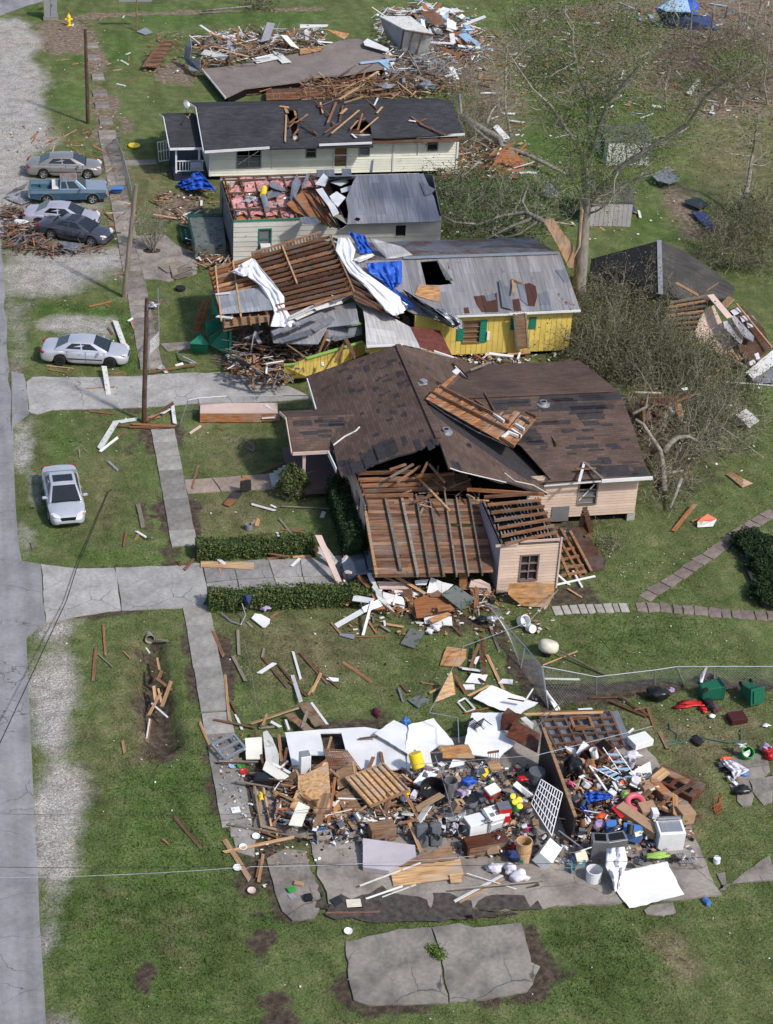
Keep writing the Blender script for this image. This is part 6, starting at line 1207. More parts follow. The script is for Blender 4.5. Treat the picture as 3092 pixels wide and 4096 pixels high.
thicket('fallen_tree','bleached tangle of limbs between the far slab and the charcoal roof','C',[(860,400),(1150,520),(1330,620),(1280,700),(1050,650),(820,560)],80,1.2,m_twig,None,0,.05,(.8,1.9),.6,.022,[([at('C',800,380,1.8),at('C',860,480,1.4),at('C',900,560,.8)],.1),([at('C',1000,560,.8),at('C',1100,470,1.4),at('C',1200,440,1.6)],.08)],2)
thicket('brush_pile','felled treetop lying beyond the path at the top of the picture','B',[(1010,60),(1180,20),(1190,80),(1050,92)],40,1.0,m_brush,m_olive,3,.08,(.7,1.6),.4,.02,[([at('B',640,92,.3),at('B',850,70,.5),at('B',1060,50,.6)],.1)],1,(0,0),'brush')
thicket('undergrowth','matted brush under the far thicket of bare trunks','D',[(780,430),(1100,280),(1670,300),(1670,700),(1300,720),(950,620)],460,1.8,m_dwtw,m_olive,1,.07,(1.0,2.8),.5,.02,(),1,(0,0),'undergrowth')
thicket('undergrowth','scattered scrub on the far wreckage beneath the green crown','D',[(0,60),(600,40),(800,300),(500,620),(100,640),(-100,400)],320,1.2,m_dwtw,m_pine,2,.08,(.8,2.0),.5,.02,(),1,(0,0),'undergrowth')
thicket('fallen_tree','grey brush packed between drum fan and collapsed pink shed','L',[(880,640),(1300,640),(1420,800),(1560,960),(1400,1040),(1000,900)],80,.8,m_brush,m_olive,2,.06,(1.0,2.4),.6,.022,(),2)
thicket('undergrowth','brown scrub along the right margin under the bare trunks','D',[(1150,250),(1700,200),(1700,760),(1480,740),(1250,520)],200,1.8,m_brush,m_olive,1,.06,(1.0,2.4),.6,.02,(),1,(0,0),'undergrowth')
b_=at('E',1268,950);t=thing('bare_shrub','tall bare shrub in bark mulch on the cracked patio','shrub',b_);mb=MB();tp=[]
for k in range(9):grow(mb,b_+V3(random.gauss(0,.12),random.gauss(0,.12),0),(random.gauss(0,.35),random.gauss(0,.35),1),random.uniform(1.2,1.9),.05,3,.5,tp,.16,4,(2,4))
obj('branches',mb,m_twig,t);obj('foliage',leaves([(q.x+random.gauss(0,.15),q.y+random.gauss(0,.15),max(.1,q.z+random.gauss(0,.15)))for q in tp for _ in range(2)],.04),m_olive,t)
mb=MB();mb.grid(lambda u,v:b_+V3(math.cos(u*6.283)*.55*v,math.sin(u*6.283)*.4*v,.04+.14*(1-v)**1.5),16,4);obj('mulch',mb,plain('bark_mulch',(.06,.04,.03),.95,0,.1,.4),t)
def hedge(label,a,b,dep,h,mat,n=9000,name='hedge'):
 a,b=Vector(a),Vector(b);d=(b-a);L=d.length;d/=L;m=Vector((-d.y,d.x,0));t=thing(name,label,'hedge',(a+b)/2)
 mb=MB();mb.board(a+m*dep/2+V3(0,0,h*.46),b+m*dep/2+V3(0,0,h*.46),dep*.8,h*.86);obj('branches',mb,m_dkleaf,t)
 u=rng.uniform(0,L,n);s=rng.random(n);f=rng.choice(4,n,p=[.46,.3,.14,.10]);P=np.zeros((n,3));lump=lambda q:.05*np.sin(q*3.1)+.04*np.sin(q*7.7+1)
 v=np.where(f==0,s*dep,np.where(f==1,0,np.where(f==2,dep,s*dep)));z=np.where(f==0,h+lump(u)+lump(s*3+u),rng.random(n)*h)
 u=np.where(f==3,np.where(rng.random(n)<.5,0,L),u);v=v+rng.normal(0,.05,n)+np.where(f==1,lump(u*1.3),0);z=z+rng.normal(0,.035,n)
 P[:,0]=a.x+d.x*u+m.x*v;P[:,1]=a.y+d.y*u+m.y*v;z=np.where(f==0,z+.10*np.sin(u*1.9+s*2)*np.sin(u*.7)+rng.normal(0,.05,n)*(rng.random(n)<.3),z);keep=rng.random(n)<.8+.2*np.sin(u*5+z*6);P[:,2]=np.maximum(z,.03);P=P[keep];obj('leaves',leaves(P,.06,.8),mat,t);return t
p,q=at('T',188,202),at('T',1175,150);hedge('clipped green hedge along the upper edge of the second driveway',p,q,.95,.7,m_hedge,9000)
p,q=at('T',284,632),at('U',400,290);hedge('clipped green hedge below the second driveway ending under white debris',p,q,.85,.8,m_hedge,11000)
hedge('dark green tall hedge hugging the pink house wall',V3(15.95,77.0,0),V3(15.95,82.6,0),.85,1.5,m_dkleaf,9000)
def bush(label,c,r,h,mat,n,ls=.06,name='shrub',stems=True):
 c=Vector(c);t=thing(name,label,'shrub',c);th=rng.uniform(0,6.283,n);u=rng.uniform(-.25,1,n);k=rng.uniform(.62,1.05,n)**.6;lum=1+.16*np.sin(th*3+u*5)+.1*np.sin(th*7-u*8)
 P=np.stack([c.x+r*k*lum*np.cos(th)*np.sqrt(np.maximum(0,1-u*u)),c.y+r*k*lum*np.sin(th)*np.sqrt(np.maximum(0,1-u*u)),np.maximum(.03,c.z+h*.35+h*.65*u*k*lum)],1);obj('leaves',leaves(P,ls,.8),mat,t)
 mb=MB()
 for _ in range(12):grow(mb,c+V3(random.gauss(0,r*.15),random.gauss(0,r*.15),0),(random.gauss(0,.6),random.gauss(0,.6),1),h*.75,.02,1,.3)
 obj('branches',mb,m_brush,t)
bush('loose leafy shrub beside the pink house porch steps',at('S',1190,905),.75,1.7,m_hedge,2600,.07)
bush('dark rounded shrub at the head of the flagstone path',at('Q',1510,560),1.0,.95,m_dkleaf,5200,.06);bush('dark rounded shrub in the middle of the edged bed',at('Q',1620,720),1.0,.95,m_dkleaf,5200,.06);bush('dark rounded shrub at the lower corner of the edged bed',at('Q',1650,930),1.0,.9,m_dkleaf,5200,.06)
mb=MB();E_=[at('Q',x,y,.1)for x,y in((1392,490),(1430,600),(1480,720),(1550,880),(1600,978),(1700,980))]
for i in range(len(E_)-1):mb.board(E_[i],E_[i+1],.12,.24)
obj('bed_edging',mb,plain('dark_edging',(.035,.037,.042),.8),None,'dark timber edging round the shrub bed at the right','edging')
thicket('weeds','weedy tuft of grass growing through the broken lower pad','f',[(450,175),(495,170),(500,205),(465,208)],16,.1,m_hedge,m_leaf,6,.05,(.1,.3),.8,.006,(),1,(0,0),'weeds',.08)
# storm debris: helpers
MK=dict(d=m_dwood,w=m_wood,l=m_lwood,g=m_gwood,o=m_owood,W=m_white,B=m_wboard,p=m_pinkp,P=m_pink,y=m_ply,s=m_osb,t=m_tin,b=m_tinb,n=m_brownpan,k=m_black,f=m_felt,c=m_card,r=m_tinr,C=m_cream,v=m_galv,x=m_wchip,z=m_lblue,T=m_tan,m=m_redwood,G=m_grey,u=m_greydeck)
CN=dict(d='dark brown',w='brown',l='pale wood',g='grey weathered',o='orange',W='white',B='bright white',p='pale pink',P='pink',y='plywood',s='chipboard',t='silvery metal',b='blue-grey metal',n='brown',k='black',f='black felt',c='cardboard',r='rusty metal',C='cream',v='steel',x='worn white',z='pale blue',T='tan',m='mahogany',G='grey',u='grey-green')
KN=dict(C='wall_board',G='wall_board',n='panelling_board',y='panelling_board',d='beam',w='plank',l='timber',g='batten',o='sheathing_board',W='white_board',B='white_board',p='pink_board',P='pink_board',v='metal_strip',t='metal_strip',b='metal_strip',x='white_board',z='blue_board',k='dark_strip',r='metal_strip')
ROOFC=[V3(13.45,123.0,2.74),V3(31.25,123.0,2.74),V3(31.25,127.5,4.06)]
def orient(f,x1,y1,x2,y2):
 a=math.degrees(math.atan2(-(y2-y1),x2-x1))%180
 return 'lying crosswise' if a<18 or a>162 else('rising rightward' if a<65 else('pointing away' if a<115 else 'falling rightward'))
def plank(f,x1,y1,x2,y2,z1,z2,w_,k,place,th=None,label=None,name=None):
 if z1=='R':p,q=onp(f,x1,y1,ROOFC)+V3(0,0,z2),onp(f,x2,y2,ROOFC)+V3(0,0,z2*1.6)
 else:p,q=at(f,x1,y1,z1),at(f,x2,y2,z2)
 L=(q-p).length
 if L<.05:return
 mb=MB();th=th or random.uniform(.03,.055)
 x=(q-p)/L;n=V3(random.gauss(0,.25),random.gauss(0,.25),1)
 mid=(p+q)/2;y=n.cross(x).normalized();n=x.cross(y);me_=MB()
 h=L/2;j=[random.uniform(-.5,.5)*w_ for _ in range(4)]
 me_.slab([[V3(-h+j[0],-w_/2,0),V3(-h*.2,-w_/2*random.uniform(.9,1.),0),V3(h+j[1],-w_/2,0),V3(h+j[2],w_/2,0),V3(-h+j[3],w_/2,0)]],th,(0,0,1))
 nm=name or KN.get(k,'plank');me=mesh_of(nm,me_,MK[k],Vector((0,0,0)));o=bpy.data.objects.new(nm,me);COL.objects.link(o)
 R=Matrix((x,y,n)).transposed().to_4x4();R.translation=mid;o.matrix_world=R
 ln='short' if L<.9 else('long' if L>2.1 else 'mid-length')
 set3(o,label or f"{ln} {CN[k]} {nm.split('_')[-1]} {orient(f, x1, y1, x2, y2)} {place}",nm.split('_')[-1],'loose timber '+place);return o
def planks(place,txt):
 for l in txt.strip().split(';'):
  q=l.split()
  if len(q)<9:continue
  plank(q[0],*map(float,q[1:5]),q[5]if q[5]=='R' else float(q[5]),float(q[6]),float(q[7]),q[8],place)
def inpoly(poly):
 xs,ys=[p[0]for p in poly],[p[1]for p in poly]
 while True:
  x,y=random.uniform(min(xs),max(xs)),random.uniform(min(ys),max(ys));c=False
  for i in range(len(poly)):
   a,b=poly[i],poly[i-1]
   if(a[1]>y)!=(b[1]>y)and x<(b[0]-a[0])*(y-a[1])/(b[1]-a[1])+a[0]:c=not c
  if c:return x,y
def heap(place,f,poly,n,ks,L,zm,w_=(.07,.18),ang=None):
 k_=FR[f][2]/1670
 for _ in range(n):
  x,y=inpoly(poly);z=random.random()*zm;p=at(f,x,y,z);a=random.uniform(0,3.14)if ang is None else random.gauss(ang,.5);l=random.uniform(*L)
  q=p+V3(math.cos(a)*l,math.sin(a)*l,0);q.z=max(.03,z+random.gauss(0,.35)*min(1,zm))
  d=q-CAM;s=FPX/d.dot(fw);X_=(IW/2+d.dot(rt)*s-FR[f][0])/k_;Y_=(IH/2-d.dot(up)*s-FR[f][1])/k_
  plank(f,x,y,X_,Y_,z+.03,q.z,random.uniform(*w_),random.choice(ks),place)
def litter(f,poly,n,size,cols,zm=.05,name='debris',seed=0):
 mb=MB()
 for _ in range(n):
  x,y=inpoly(poly);c=at(f,x,y,.03+random.random()*zm);s=size*random.uniform(.3,1.4);R=Matrix.Rotation(random.uniform(0,6.3),3,'Z')@Matrix.Rotation(random.gauss(0,.4),3,'X')
  mb.box(c,(s,s*random.uniform(.15,.9),random.uniform(.01,.04)),0,random.randrange(len(cols)),R)
 return obj(name,mb,[MK[c]if isinstance(c,str)else c for c in cols],kind='stuff')
def splinters(f,poly,n,L,cols,zm=.3):
 mb=MB()
 for _ in range(n):
  x,y=inpoly(poly);c=at(f,x,y,.04+random.random()*zm);a=random.uniform(0,6.3);l=L*random.uniform(.3,1.3);d=V3(math.cos(a),math.sin(a),random.gauss(0,.25))*l/2
  if c.z-abs(d.z)<.02:c.z=abs(d.z)+.03
  mb.board(c-d,c+d,random.uniform(.03,.12),.025,V3(random.gauss(0,.5),random.gauss(0,.5),1),random.randrange(len(cols)))
 return obj('debris',mb,[MK[c]for c in cols],kind='stuff')
def pn(label,f,z,pts,k,th=.03,name='panel',cat=None,holes=(),par=None,**kw):
 P=[at(f,p[0],p[1],p[2]if len(p)>2 else z)for p in pts];H=[[at(f,x,y,z)for x,y in h]for h in holes]
 mb=MB()
 if len(P)>3 and not holes:
  n=(P[1]-P[0]).cross(P[2]-P[0]).normalized();n=n if n.z>0 else-n
  if k in('B','y','s','x','n','o')and(P[0]-P[2]).length>1.2:P=[q+V3(0,0,random.gauss(0,.006))for q in rough(P,.22,.022)]
  mb.slab([P],th,n)
 else:mb.slab([P]+H,th)
 return obj(name,mb,MK[k]if isinstance(k,str)else k,par,label,cat or name.split('_')[-1]if par is None else None,**kw)
def bxo(label,f,x,y,z,sz,rot,mat,name,cat=None,bevel=.012,par=None):
 c=at(f,x,y,z);R=Matrix.Rotation(rot[2],3,'Z')@Matrix.Rotation(rot[1],3,'Y')@Matrix.Rotation(rot[0],3,'X');mb=MB();mb.box(c,sz,0,0,R)
 return obj(name,mb,mat,par,label,(cat or name.split('_')[-1])if par is None else None,bevel=bevel),c,R
def blob(label,f,x,y,z,r,mat,name,cat=None,rough_=.2,rz=0.,sub=3,group=None):
 c=at(f,x,y,z);bm=bmesh.new();bmesh.ops.create_icosphere(bm,subdivisions=sub,radius=1);mb=MB();ph=[random.uniform(0,6)for _ in range(9)];R=Matrix.Rotation(rz,3,'Z')
 sd=Vector((random.uniform(0,50),random.uniform(0,50),0))
 for v in bm.verts:
  p=v.co;k=1.1*rough_*(noise.fractal(p*1.6+sd,1.,2.,3)-1.1*abs(noise.noise(p*3.1+sd))-.7*abs(noise.noise(p*6.5+sd)))+1+rough_*(math.sin(p.x*4+ph[0]+p.y*3)+math.sin(p.y*5+ph[1]+p.z*2)-1.5*abs(math.sin(p.z*4+ph[2]+p.x*5))-1.3*abs(math.sin(p.x*6+ph[3]-p.y*5))-.9*abs(math.sin(p.y*10+ph[4]+p.z*6))+1.3)/2
  q=R@Vector((p.x*r[0]*k,p.y*r[1]*k,p.z*r[2]*k));v.co=q+c
  if v.co.z<.05:v.co.z=.05
 mb.raw([v.co.copy()for v in bm.verts],[tuple(q.index for q in fc.verts)for fc in bm.faces]);bm.free()
 return obj(name,mb,mat,None,label,cat or name.split('_')[-1],group,smooth=True)
def cyl(label,f,x,y,z,r,h,mat,name,rot=(0,0,0),cat=None,open_=True,r2=None,inner=None):
 c=at(f,x,y,z);R=Matrix.Rotation(rot[2],3,'Z')@Matrix.Rotation(rot[0],3,'X');r2=r2 or r;mb=MB()
 if open_:mb.lathe([(.01,0),(r,0),(r2,h),(r2*1.05,h),(r2*1.05,h+.015),(r2*.93,h+.015),(r*.93,.03),(.01,.03)],20,c,R)
 else:mb.lathe([(.01,0),(r*.97,0),(r,.02),(r,h*.3),(r*1.02,h*.31),(r*1.02,h*.34),(r,h*.35),(r2,h-.02),(r2*.96,h),(.01,h)],20,c,R)
 return obj(name,mb,mat,None,label,cat or name.split('_')[-1])
def cloth(label,fL,name,mat,cat,zs,amp=.08,n=28,m=12,fold=5.,th=.012,par=None):
 f,Lp,Rp=fL
 def samp(P,u):
  t=u*(len(P)-1);i=min(int(t),len(P)-2);t-=i;return P[i][0]*(1-t)+P[i+1][0]*t,P[i][1]*(1-t)+P[i+1][1]*t
 def sz(u):t=u*(len(zs)-1);i=min(int(t),len(zs)-2);t-=i;return zs[i]*(1-t)+zs[i+1]*t
 ph=random.uniform(0,6)
 def fn(u,v):
  a,b=samp(Lp,u),samp(Rp,u);x,y=a[0]*(1-v)+b[0]*v,a[1]*(1-v)+b[1]*v
  w_=math.sin(v*fold*6.28*.5+math.sin(u*9+ph)*1.3+ph)+.6*math.sin(v*fold*5.1+u*7)+.45*math.sin(u*23+v*4+ph)
  return at(f,x,y,sz(u)+amp*(w_+1.6*noise.noise(Vector((u*9+ph,v*4,ph)))+1.1*noise.noise(Vector((u*21,v*9+ph,ph)))))
 mb=MB();mb.grid(fn,n,m);return obj(name,mb,mat,par,label,cat if par is None else None,smooth=True,solid=th)
def chair(label,c,R,mat,seat=None,w_=.44,back='slat',name='chair'):
 t=thing(name,label,'chair',(0,0,0));mb=MB();mb.box((0,0,.45),(w_,w_,.05));obj('seat',mb,seat or mat,t,bevel=.015)
 for sx in(-1,1):
  for sy in(-1,1):mb=MB();mb.tube([V3(sx*w_*.42,sy*w_*.42,.44),V3(sx*w_*.5,sy*w_*.5,0)],[.022,.016],8);obj('leg',mb,mat,t)
 mb=MB()
 for k in range(5):x=-w_*.4+k*w_*.2;mb.tube([V3(x,w_*.45,.46),V3(x*1.05,w_*.6,.9)],.012,6)
 mb.box((0,w_*.61,.93),(w_*.98,.035,.1));obj('backrest',mb,mat,t)
 t.matrix_world=Matrix.Translation(c)@R.to_4x4();return t
 # sheets and tarpaulins on the torn houses
cloth('long white plastic sheet trailing down over the stripped rafters',('J',[(570,155),(490,195),(540,290),(620,350),(700,470),(735,560),(705,660)],[(590,160),(640,230),(720,320),(810,440),(815,520),(860,590),(925,665)]),'plastic_sheet',m_plast,'plastic sheet',[4.0,3.9,3.7,3.6,3.4,3.2,2.9],.035,60,20,6)
cloth('white plastic strip blown sideways over the stripped rafters',('J',[(395,245),(440,262),(500,290),(560,280)],[(400,262),(470,222),(470,205),(560,175)]),'plastic_sheet',m_plast,'plastic sheet',[3.6,3.7,3.8,3.9],.05,16,10,3)
cloth('wide white plastic sheet running beside the blue tarp down the valley',('J',[(1210,0),(1190,95),(1250,190),(1300,270),(1420,370),(1560,540),(1620,580)],[(1290,0),(1340,90),(1320,170),(1400,250),(1500,320),(1670,440),(1700,560)]),'plastic_sheet',m_plast,'plastic sheet',[4.6,4.6,4.5,4.5,4.2,3.7,3.4],.03,60,20,6)
cloth('lower tail of white plastic reaching the red metal sheet',('K',[(0,310),(100,420),(180,510),(240,580),(310,610)],[(60,260),(200,390),(300,470),(390,530),(410,540)]),'plastic_sheet',m_plast,'plastic sheet',[4.3,3.9,3.6,3.4,3.2],.03,36,16,6)
cloth('blue tarpaulin at the peak between the two middle houses',('K',[(-20,40),(30,110),(60,190)],[(100,70),(130,140),(168,188)]),'tarpaulin',m_tarp,'tarpaulin',[4.7,4.6,4.5],.06,20,14,5)
cloth('creased blue tarpaulin over the yellow house roof by the hole',('K',[(110,255),(130,320),(210,370),(290,460),(390,555)],[(345,238),(348,300),(345,392),(300,410),(430,550)]),'tarpaulin',m_tarp,'tarpaulin',[4.75,4.45,4.1,3.7,3.3],.05,36,20,7)
cloth('black plastic strip between the blue tarp and galvanised roof',('K',[(350,430),(420,520),(540,620),(690,690)],[(370,440),(480,510),(600,580),(740,660)]),'plastic_strip',m_black,'plastic strip',[3.8,3.5,3.2,2.8],.05,24,8,3)
cloth('crumpled pale metal strip hanging at the yellow wall end',('K',[(560,560),(640,620),(700,690),(720,700)],[(620,560),(700,600),(750,640),(750,690)]),'metal_strip',m_galv,'metal strip',[3.3,3.1,2.7,2.5],.05,16,8,3)
cloth('blue tarpaulin bunched on the lawn beside the roofless house',('F',[(255,925),(300,880),(370,870),(400,820),(470,800)],[(350,985),(380,975),(470,965),(580,975),(640,985)]),'tarpaulin',m_tarp,'tarpaulin',[.15,.35,.6,.7,.8],.09,30,20,6)
cloth('dark ridge flap of metal by the blue tarp',('K',[(20,230),(80,200),(150,190)],[(60,250),(110,230),(165,205)]),'metal_flap',m_wchip,'metal flap',[4.6,4.7,4.7],.03,8,5,2)
cloth('weathered sheet bridging the gap behind the blue tarp',('K',[(120,80),(170,150),(250,230)],[(290,130),(340,140),(420,200)]),'roof_sheet',m_tinw,'roof sheet',[4.5,4.5,4.5],.02,8,5,2)
# timber on roofs and lawns
planks('on the charcoal roof','G 120 130 245 265 R .2 .1 d;G 170 140 190 240 R .15 .12 l;G 150 180 330 120 R .2 .1 w;G 300 150 230 340 R .25 .16 w;G 355 170 330 320 R .2 .1 w;G 495 215 260 430 R .25 .12 l;G 320 320 205 415 R .2 .1 w;G 650 270 500 415 R .2 .1 l;G 555 110 640 190 R .1 .1 d;G 650 95 620 165 R .1 .1 W;G 685 175 640 235 R .12 .14 l;G 930 255 1030 330 R .1 .12 w;G 1000 320 1220 425 R .15 .16 d;G 1055 265 1000 295 R .08 .1 w;G 1095 340 1130 380 R .1 .08 w;G 908 285 965 300 R .1 .18 W;G 0 295 60 245 R .15 .1 w;G 10 330 130 410 R .15 .1 d;G 430 395 465 435 R .1 .16 W;G 420 380 480 330 R .3 .1 l;G 480 395 520 280 R .35 .12 w;G 330 260 390 230 R .3 .2 l;G 270 310 290 350 R .2 .12 w;G 545 285 520 330 R .3 .1 w;G 300 90 380 30 .0 4.3 .12 l;G 380 90 500 60 R .4 .14 l;G 310 100 460 20 R .4 .15 l;G 330 140 480 80 R .4 .16 l;G 370 160 530 130 R .3 .14 l;G 240 100 280 130 R .2 .1 d;G 310 110 230 -20 R .4 .14 d;G 480 80 545 -70 R .4 .1 w;G 400 50 560 10 R .5 .13 l;F 1300 270 1290 540 R .1 .12 l;F 1400 290 1330 360 R .1 .12 w;F 1500 285 1380 380 R .2 .12 l;F 1415 420 1370 500 R .2 .12 w;F 1380 260 1390 330 R .3 .16 l;F 1240 190 1320 210 R .1 .16 l;F 1290 210 1310 260 R .1 .2 l;F 1380 350 1330 420 R .2 .1 w;F 350 285 370 305 R .06 .06 l;F 385 255 360 300 R .06 .05 w;F 1560 430 1600 480 R .15 .1 d')
planks('on the lawn below the hedges','T 525 775 535 980 .06 .06 .14 g;T 480 985 590 1195 .06 .06 .16 g;T 320 780 405 990 .06 .06 .13 w;T 745 920 730 1000 .05 .06 .12 g;T 735 1005 940 1250 .06 .08 .11 d;T 705 1130 835 1045 .1 .1 .18 W;T 855 1050 980 1200 .06 .06 .1 d;T 985 950 1048 1175 .06 .06 .11 W;T 1045 960 1275 1220 .06 .06 .13 d;T 1190 1100 1365 1250 .06 .06 .08 d;T 1215 1130 1160 1250 .12 .06 .1 l;T 1405 1045 1635 1205 .06 .06 .16 w;T 980 1150 1010 1250 .06 .1 .14 W;T 600 700 645 745 .05 .05 .12 g;T 790 670 865 620 .06 .06 .14 w;W 0 440 110 715 .06 .06 .09 l;W 240 0 280 430 .06 .1 .12 l;W 290 250 370 400 .06 .06 .1 d;W 340 375 400 515 .06 .06 .1 W;W 130 420 530 500 .1 .15 .12 d;W 880 0 960 245 .06 .3 .16 W;W 860 60 1020 195 .1 .1 .14 d;W 1150 0 1030 190 .06 .06 .1 l;W 470 465 945 305 .25 .3 .16 l;W 1050 265 975 500 .4 .4 .14 g;W 640 370 600 480 .3 .3 .1 l;W 520 1055 590 1440 .25 .2 .1 l;W 605 1065 682 1440 .25 .2 .1 l;W 705 1075 815 1420 .25 .2 .1 l;W 330 1005 790 1090 .3 .3 .1 g;W 580 1435 775 1480 .2 .2 .16 l;W 170 815 560 825 .3 .3 .12 g;W 205 835 440 840 .15 .15 .1 w;W 520 530 625 925 .4 .3 .12 d;W 750 560 790 920 .3 .3 .14 l;W 480 930 780 940 .3 .3 .1 g;W 560 505 720 490 .1 .1 .1 g;W 820 430 850 520 .2 .2 .1 W;W 680 445 770 495 .2 .2 .12 W;W 1240 900 1330 975 .9 1. .1 l;W 270 1420 960 1540 .1 .1 .14 g;W 600 1495 760 1551 .1 .1 .12 w;e 1245 290 1635 205 .1 .1 .13 l;e 1250 220 1390 440 .1 .1 .2 l;e 1465 300 1440 450 .1 .1 .12 l;e 1450 330 1428 430 .1 .1 .1 w;e 965 90 1120 268 .06 .06 .12 d;e 905 215 940 245 .06 .06 .1 w;d 765 180 785 410 .06 .06 .1 w;d 710 350 690 605 .06 .06 .14 w;d 735 405 835 495 .06 .06 .05 g;d 920 380 965 430 .06 .06 .06 l;d 910 1045 925 1130 .06 .06 .12 l;d 1480 905 1570 1115 .06 .06 .1 l;d 1580 235 1650 410 .06 .06 .1 w')
planks('in the drainage ditch','d 1165 425 1185 520 .0 .0 .1 l;d 1200 520 1180 575 .0 .0 .16 w;d 1120 500 1150 590 -.1 .1 .1 d;d 1160 580 1275 665 .1 .0 .16 w;d 1270 600 1200 790 .15 .0 .16 l;d 1140 635 1155 745 .1 .0 .14 l;d 1175 660 1200 760 .1 .0 .1 l;d 1190 690 1105 850 .1 .0 .14 l;d 1125 765 1240 865 .0 .0 .07 W;d 1115 880 1090 1050 -.1 -.1 .14 w;d 1110 880 1088 1020 -.05 -.05 .06 W;d 1160 290 1255 300 .05 .05 .12 g;d 1085 355 1110 390 -.1 -.1 .06 W')
planks('by the silver cars','R 1155 560 1195 745 .0 .0 .22 g;R 1055 785 1035 910 .06 .06 .12 w;R 1140 780 1218 828 .06 .06 .14 W;R 1150 810 1130 850 .05 .05 .14 l;R 905 200 985 272 .06 .06 .14 t;R 265 870 280 920 .06 .06 .16 g;R 660 95 668 165 .05 .05 .06 g;R 700 90 720 115 .05 .05 .06 g;M 830 1240 965 1020 .08 .1 .32 x;M 840 1260 985 1145 .12 .12 .14 W;M 985 1015 1140 990 .1 .1 .3 x;M 1040 1095 960 1165 .1 .1 .12 d;M 870 555 905 780 .4 .06 .28 x;M 730 735 955 722 .06 .06 .14 o;M 900 610 1030 600 .06 .06 .1 o;M 740 55 930 10 .06 .06 .1 o;M 860 20 920 60 .06 .06 .1 o;M 1070 175 1115 150 .06 .06 .14 W;M 1095 175 1120 240 .06 .06 .14 l;M 900 230 940 280 .06 .06 .12 w;M 960 165 1035 370 .14 .14 .32 x;M 390 545 615 570 .06 .06 .06 l;M 400 575 560 605 .06 .06 .06 o;M 740 925 940 945 .06 .06 .16 w;M 970 1050 1350 1075 .08 .08 .1 d;M 1100 1035 1470 1050 .1 .1 .16 o;M 1080 1060 1450 1055 .14 .14 .1 w;M 1230 1010 1450 855 .1 .5 .2 d;M 1240 980 1400 910 .2 .3 .2 l;M 1350 945 1415 905 .3 .3 .18 W;M 1440 880 1460 1030 .2 .1 .2 W;M 1250 600 1670 520 .2 .4 .09 o;M 1210 995 1330 970 .1 .1 .2 l')
planks('on the lawn before the pink house','S 335 380 430 315 .06 .06 .14 p;S 700 452 762 395 .06 .06 .07 g;S 345 838 400 652 .06 .06 .14 w;S 935 705 1215 580 .06 .5 .12 w;S 855 972 1035 1022 .08 .08 .2 W;S 1095 990 1510 1010 .1 .1 .06 g;S 840 1140 885 1112 .06 .06 .16 g;S 905 1095 890 1155 .06 .06 .2 l;S 1080 1095 1220 1262 .06 .06 .12 g;S 720 1275 1020 1200 .06 .06 .12 w;S 1100 1180 1270 1205 .06 .06 .1 w;S 1200 1190 1290 1165 .06 .06 .1 w;S 1060 1210 1092 1275 .06 .06 .12 W;S 1010 980 1050 1000 .06 .06 .1 W;S 490 272 660 262 .06 .06 .12 l;S 1435 1085 1455 1035 .06 .06 .2 W;S 550 335 610 345 .05 .05 .08 w')
planks('strewn on the second driveway','T 355 175 410 215 .12 .12 .2 W;T 365 180 380 225 .1 .1 .14 w;T 975 238 1040 175 .08 .08 .14 W;T 760 175 950 150 .08 .08 .14 w;T 985 160 1150 152 .08 .08 .16 l;T 780 130 960 155 .3 .3 .08 w;T 1160 420 1230 395 .06 .06 .1 d;T 30 195 40 230 .08 .08 .12 d;T 35 220 130 215 .1 .1 .1 d;T 80 265 160 175 .1 .1 .13 d;T 370 250 385 290 .07 .07 .1 l;T 1230 400 1310 380 .06 .06 .1 w')
heap('in the wreck beyond the bare floor slab','B',[(560,340),(900,260),(1670,250),(1670,390),(1400,430),(1060,500),(680,540)],62,'wwldogWWn',(.7,2.6),1.3,(.08,.3))
heap('in the far heap beside the standing closet','C',[(640,100),(900,20),(1250,150),(1380,380),(1200,480),(1010,420),(900,180)],74,'WWWwwloozd',(.7,2.4),1.6,(.1,.4))
heap('crushed together in the far wreck by the closet','C',[(760,90),(900,10),(1230,120),(1330,330),(1180,430),(1010,330)],34,'WWWzxoC',(.8,2.2),2.0,(.3,.8));heap('strewn over the back of the bare floor','B',[(600,330),(1000,280),(1670,270),(1670,370),(1060,480)],22,'WxonGy',(.7,1.8),1.2,(.25,.7));heap('between the far closet and the charcoal roof','C',[(560,380),(1000,440),(1250,560),(1100,640),(640,560)],36,'WWxwdgbz',(.6,1.9),.8,(.12,.5));planks('on the white metal gable','J 850 600 1030 515 3.3 3.5 .45 x;J 900 640 1100 560 3.2 3.4 .3 t;J 1020 530 1240 470 3.5 3.7 .35 x;J 700 720 900 640 2.6 3.0 .4 t;J 760 770 1000 700 2.4 2.7 .5 b;J 1150 480 1300 415 3.8 4.0 .4 t;J 1000 700 1180 590 2.7 3.2 .5 t;J 1160 420 1200 450 3.9 3.7 .2 W;J 1030 500 1200 440 3.8 4. .14 w;J 560 870 590 690 .6 2.2 .25 W;J 590 700 640 800 2.0 1.4 .3 G;J 800 770 980 890 2.2 1.2 .1 l;J 1060 880 1130 700 1.5 2.6 .12 w;J 1090 860 1180 720 1.5 2.5 .12 w;J 1190 920 1270 750 1.6 2.6 .14 w;J 1270 760 1340 890 2.6 1.8 .25 d;J 580 1130 590 870 .2 1.6 .14 w;J 610 950 680 1100 1.2 .1 .12 w');heap('along the near edge of the bare floor slab','C',[(0,590),(560,560),(720,640),(560,720),(0,720)],40,'wwwlod',(1.,2.8),1.0,(.08,.2),.15)
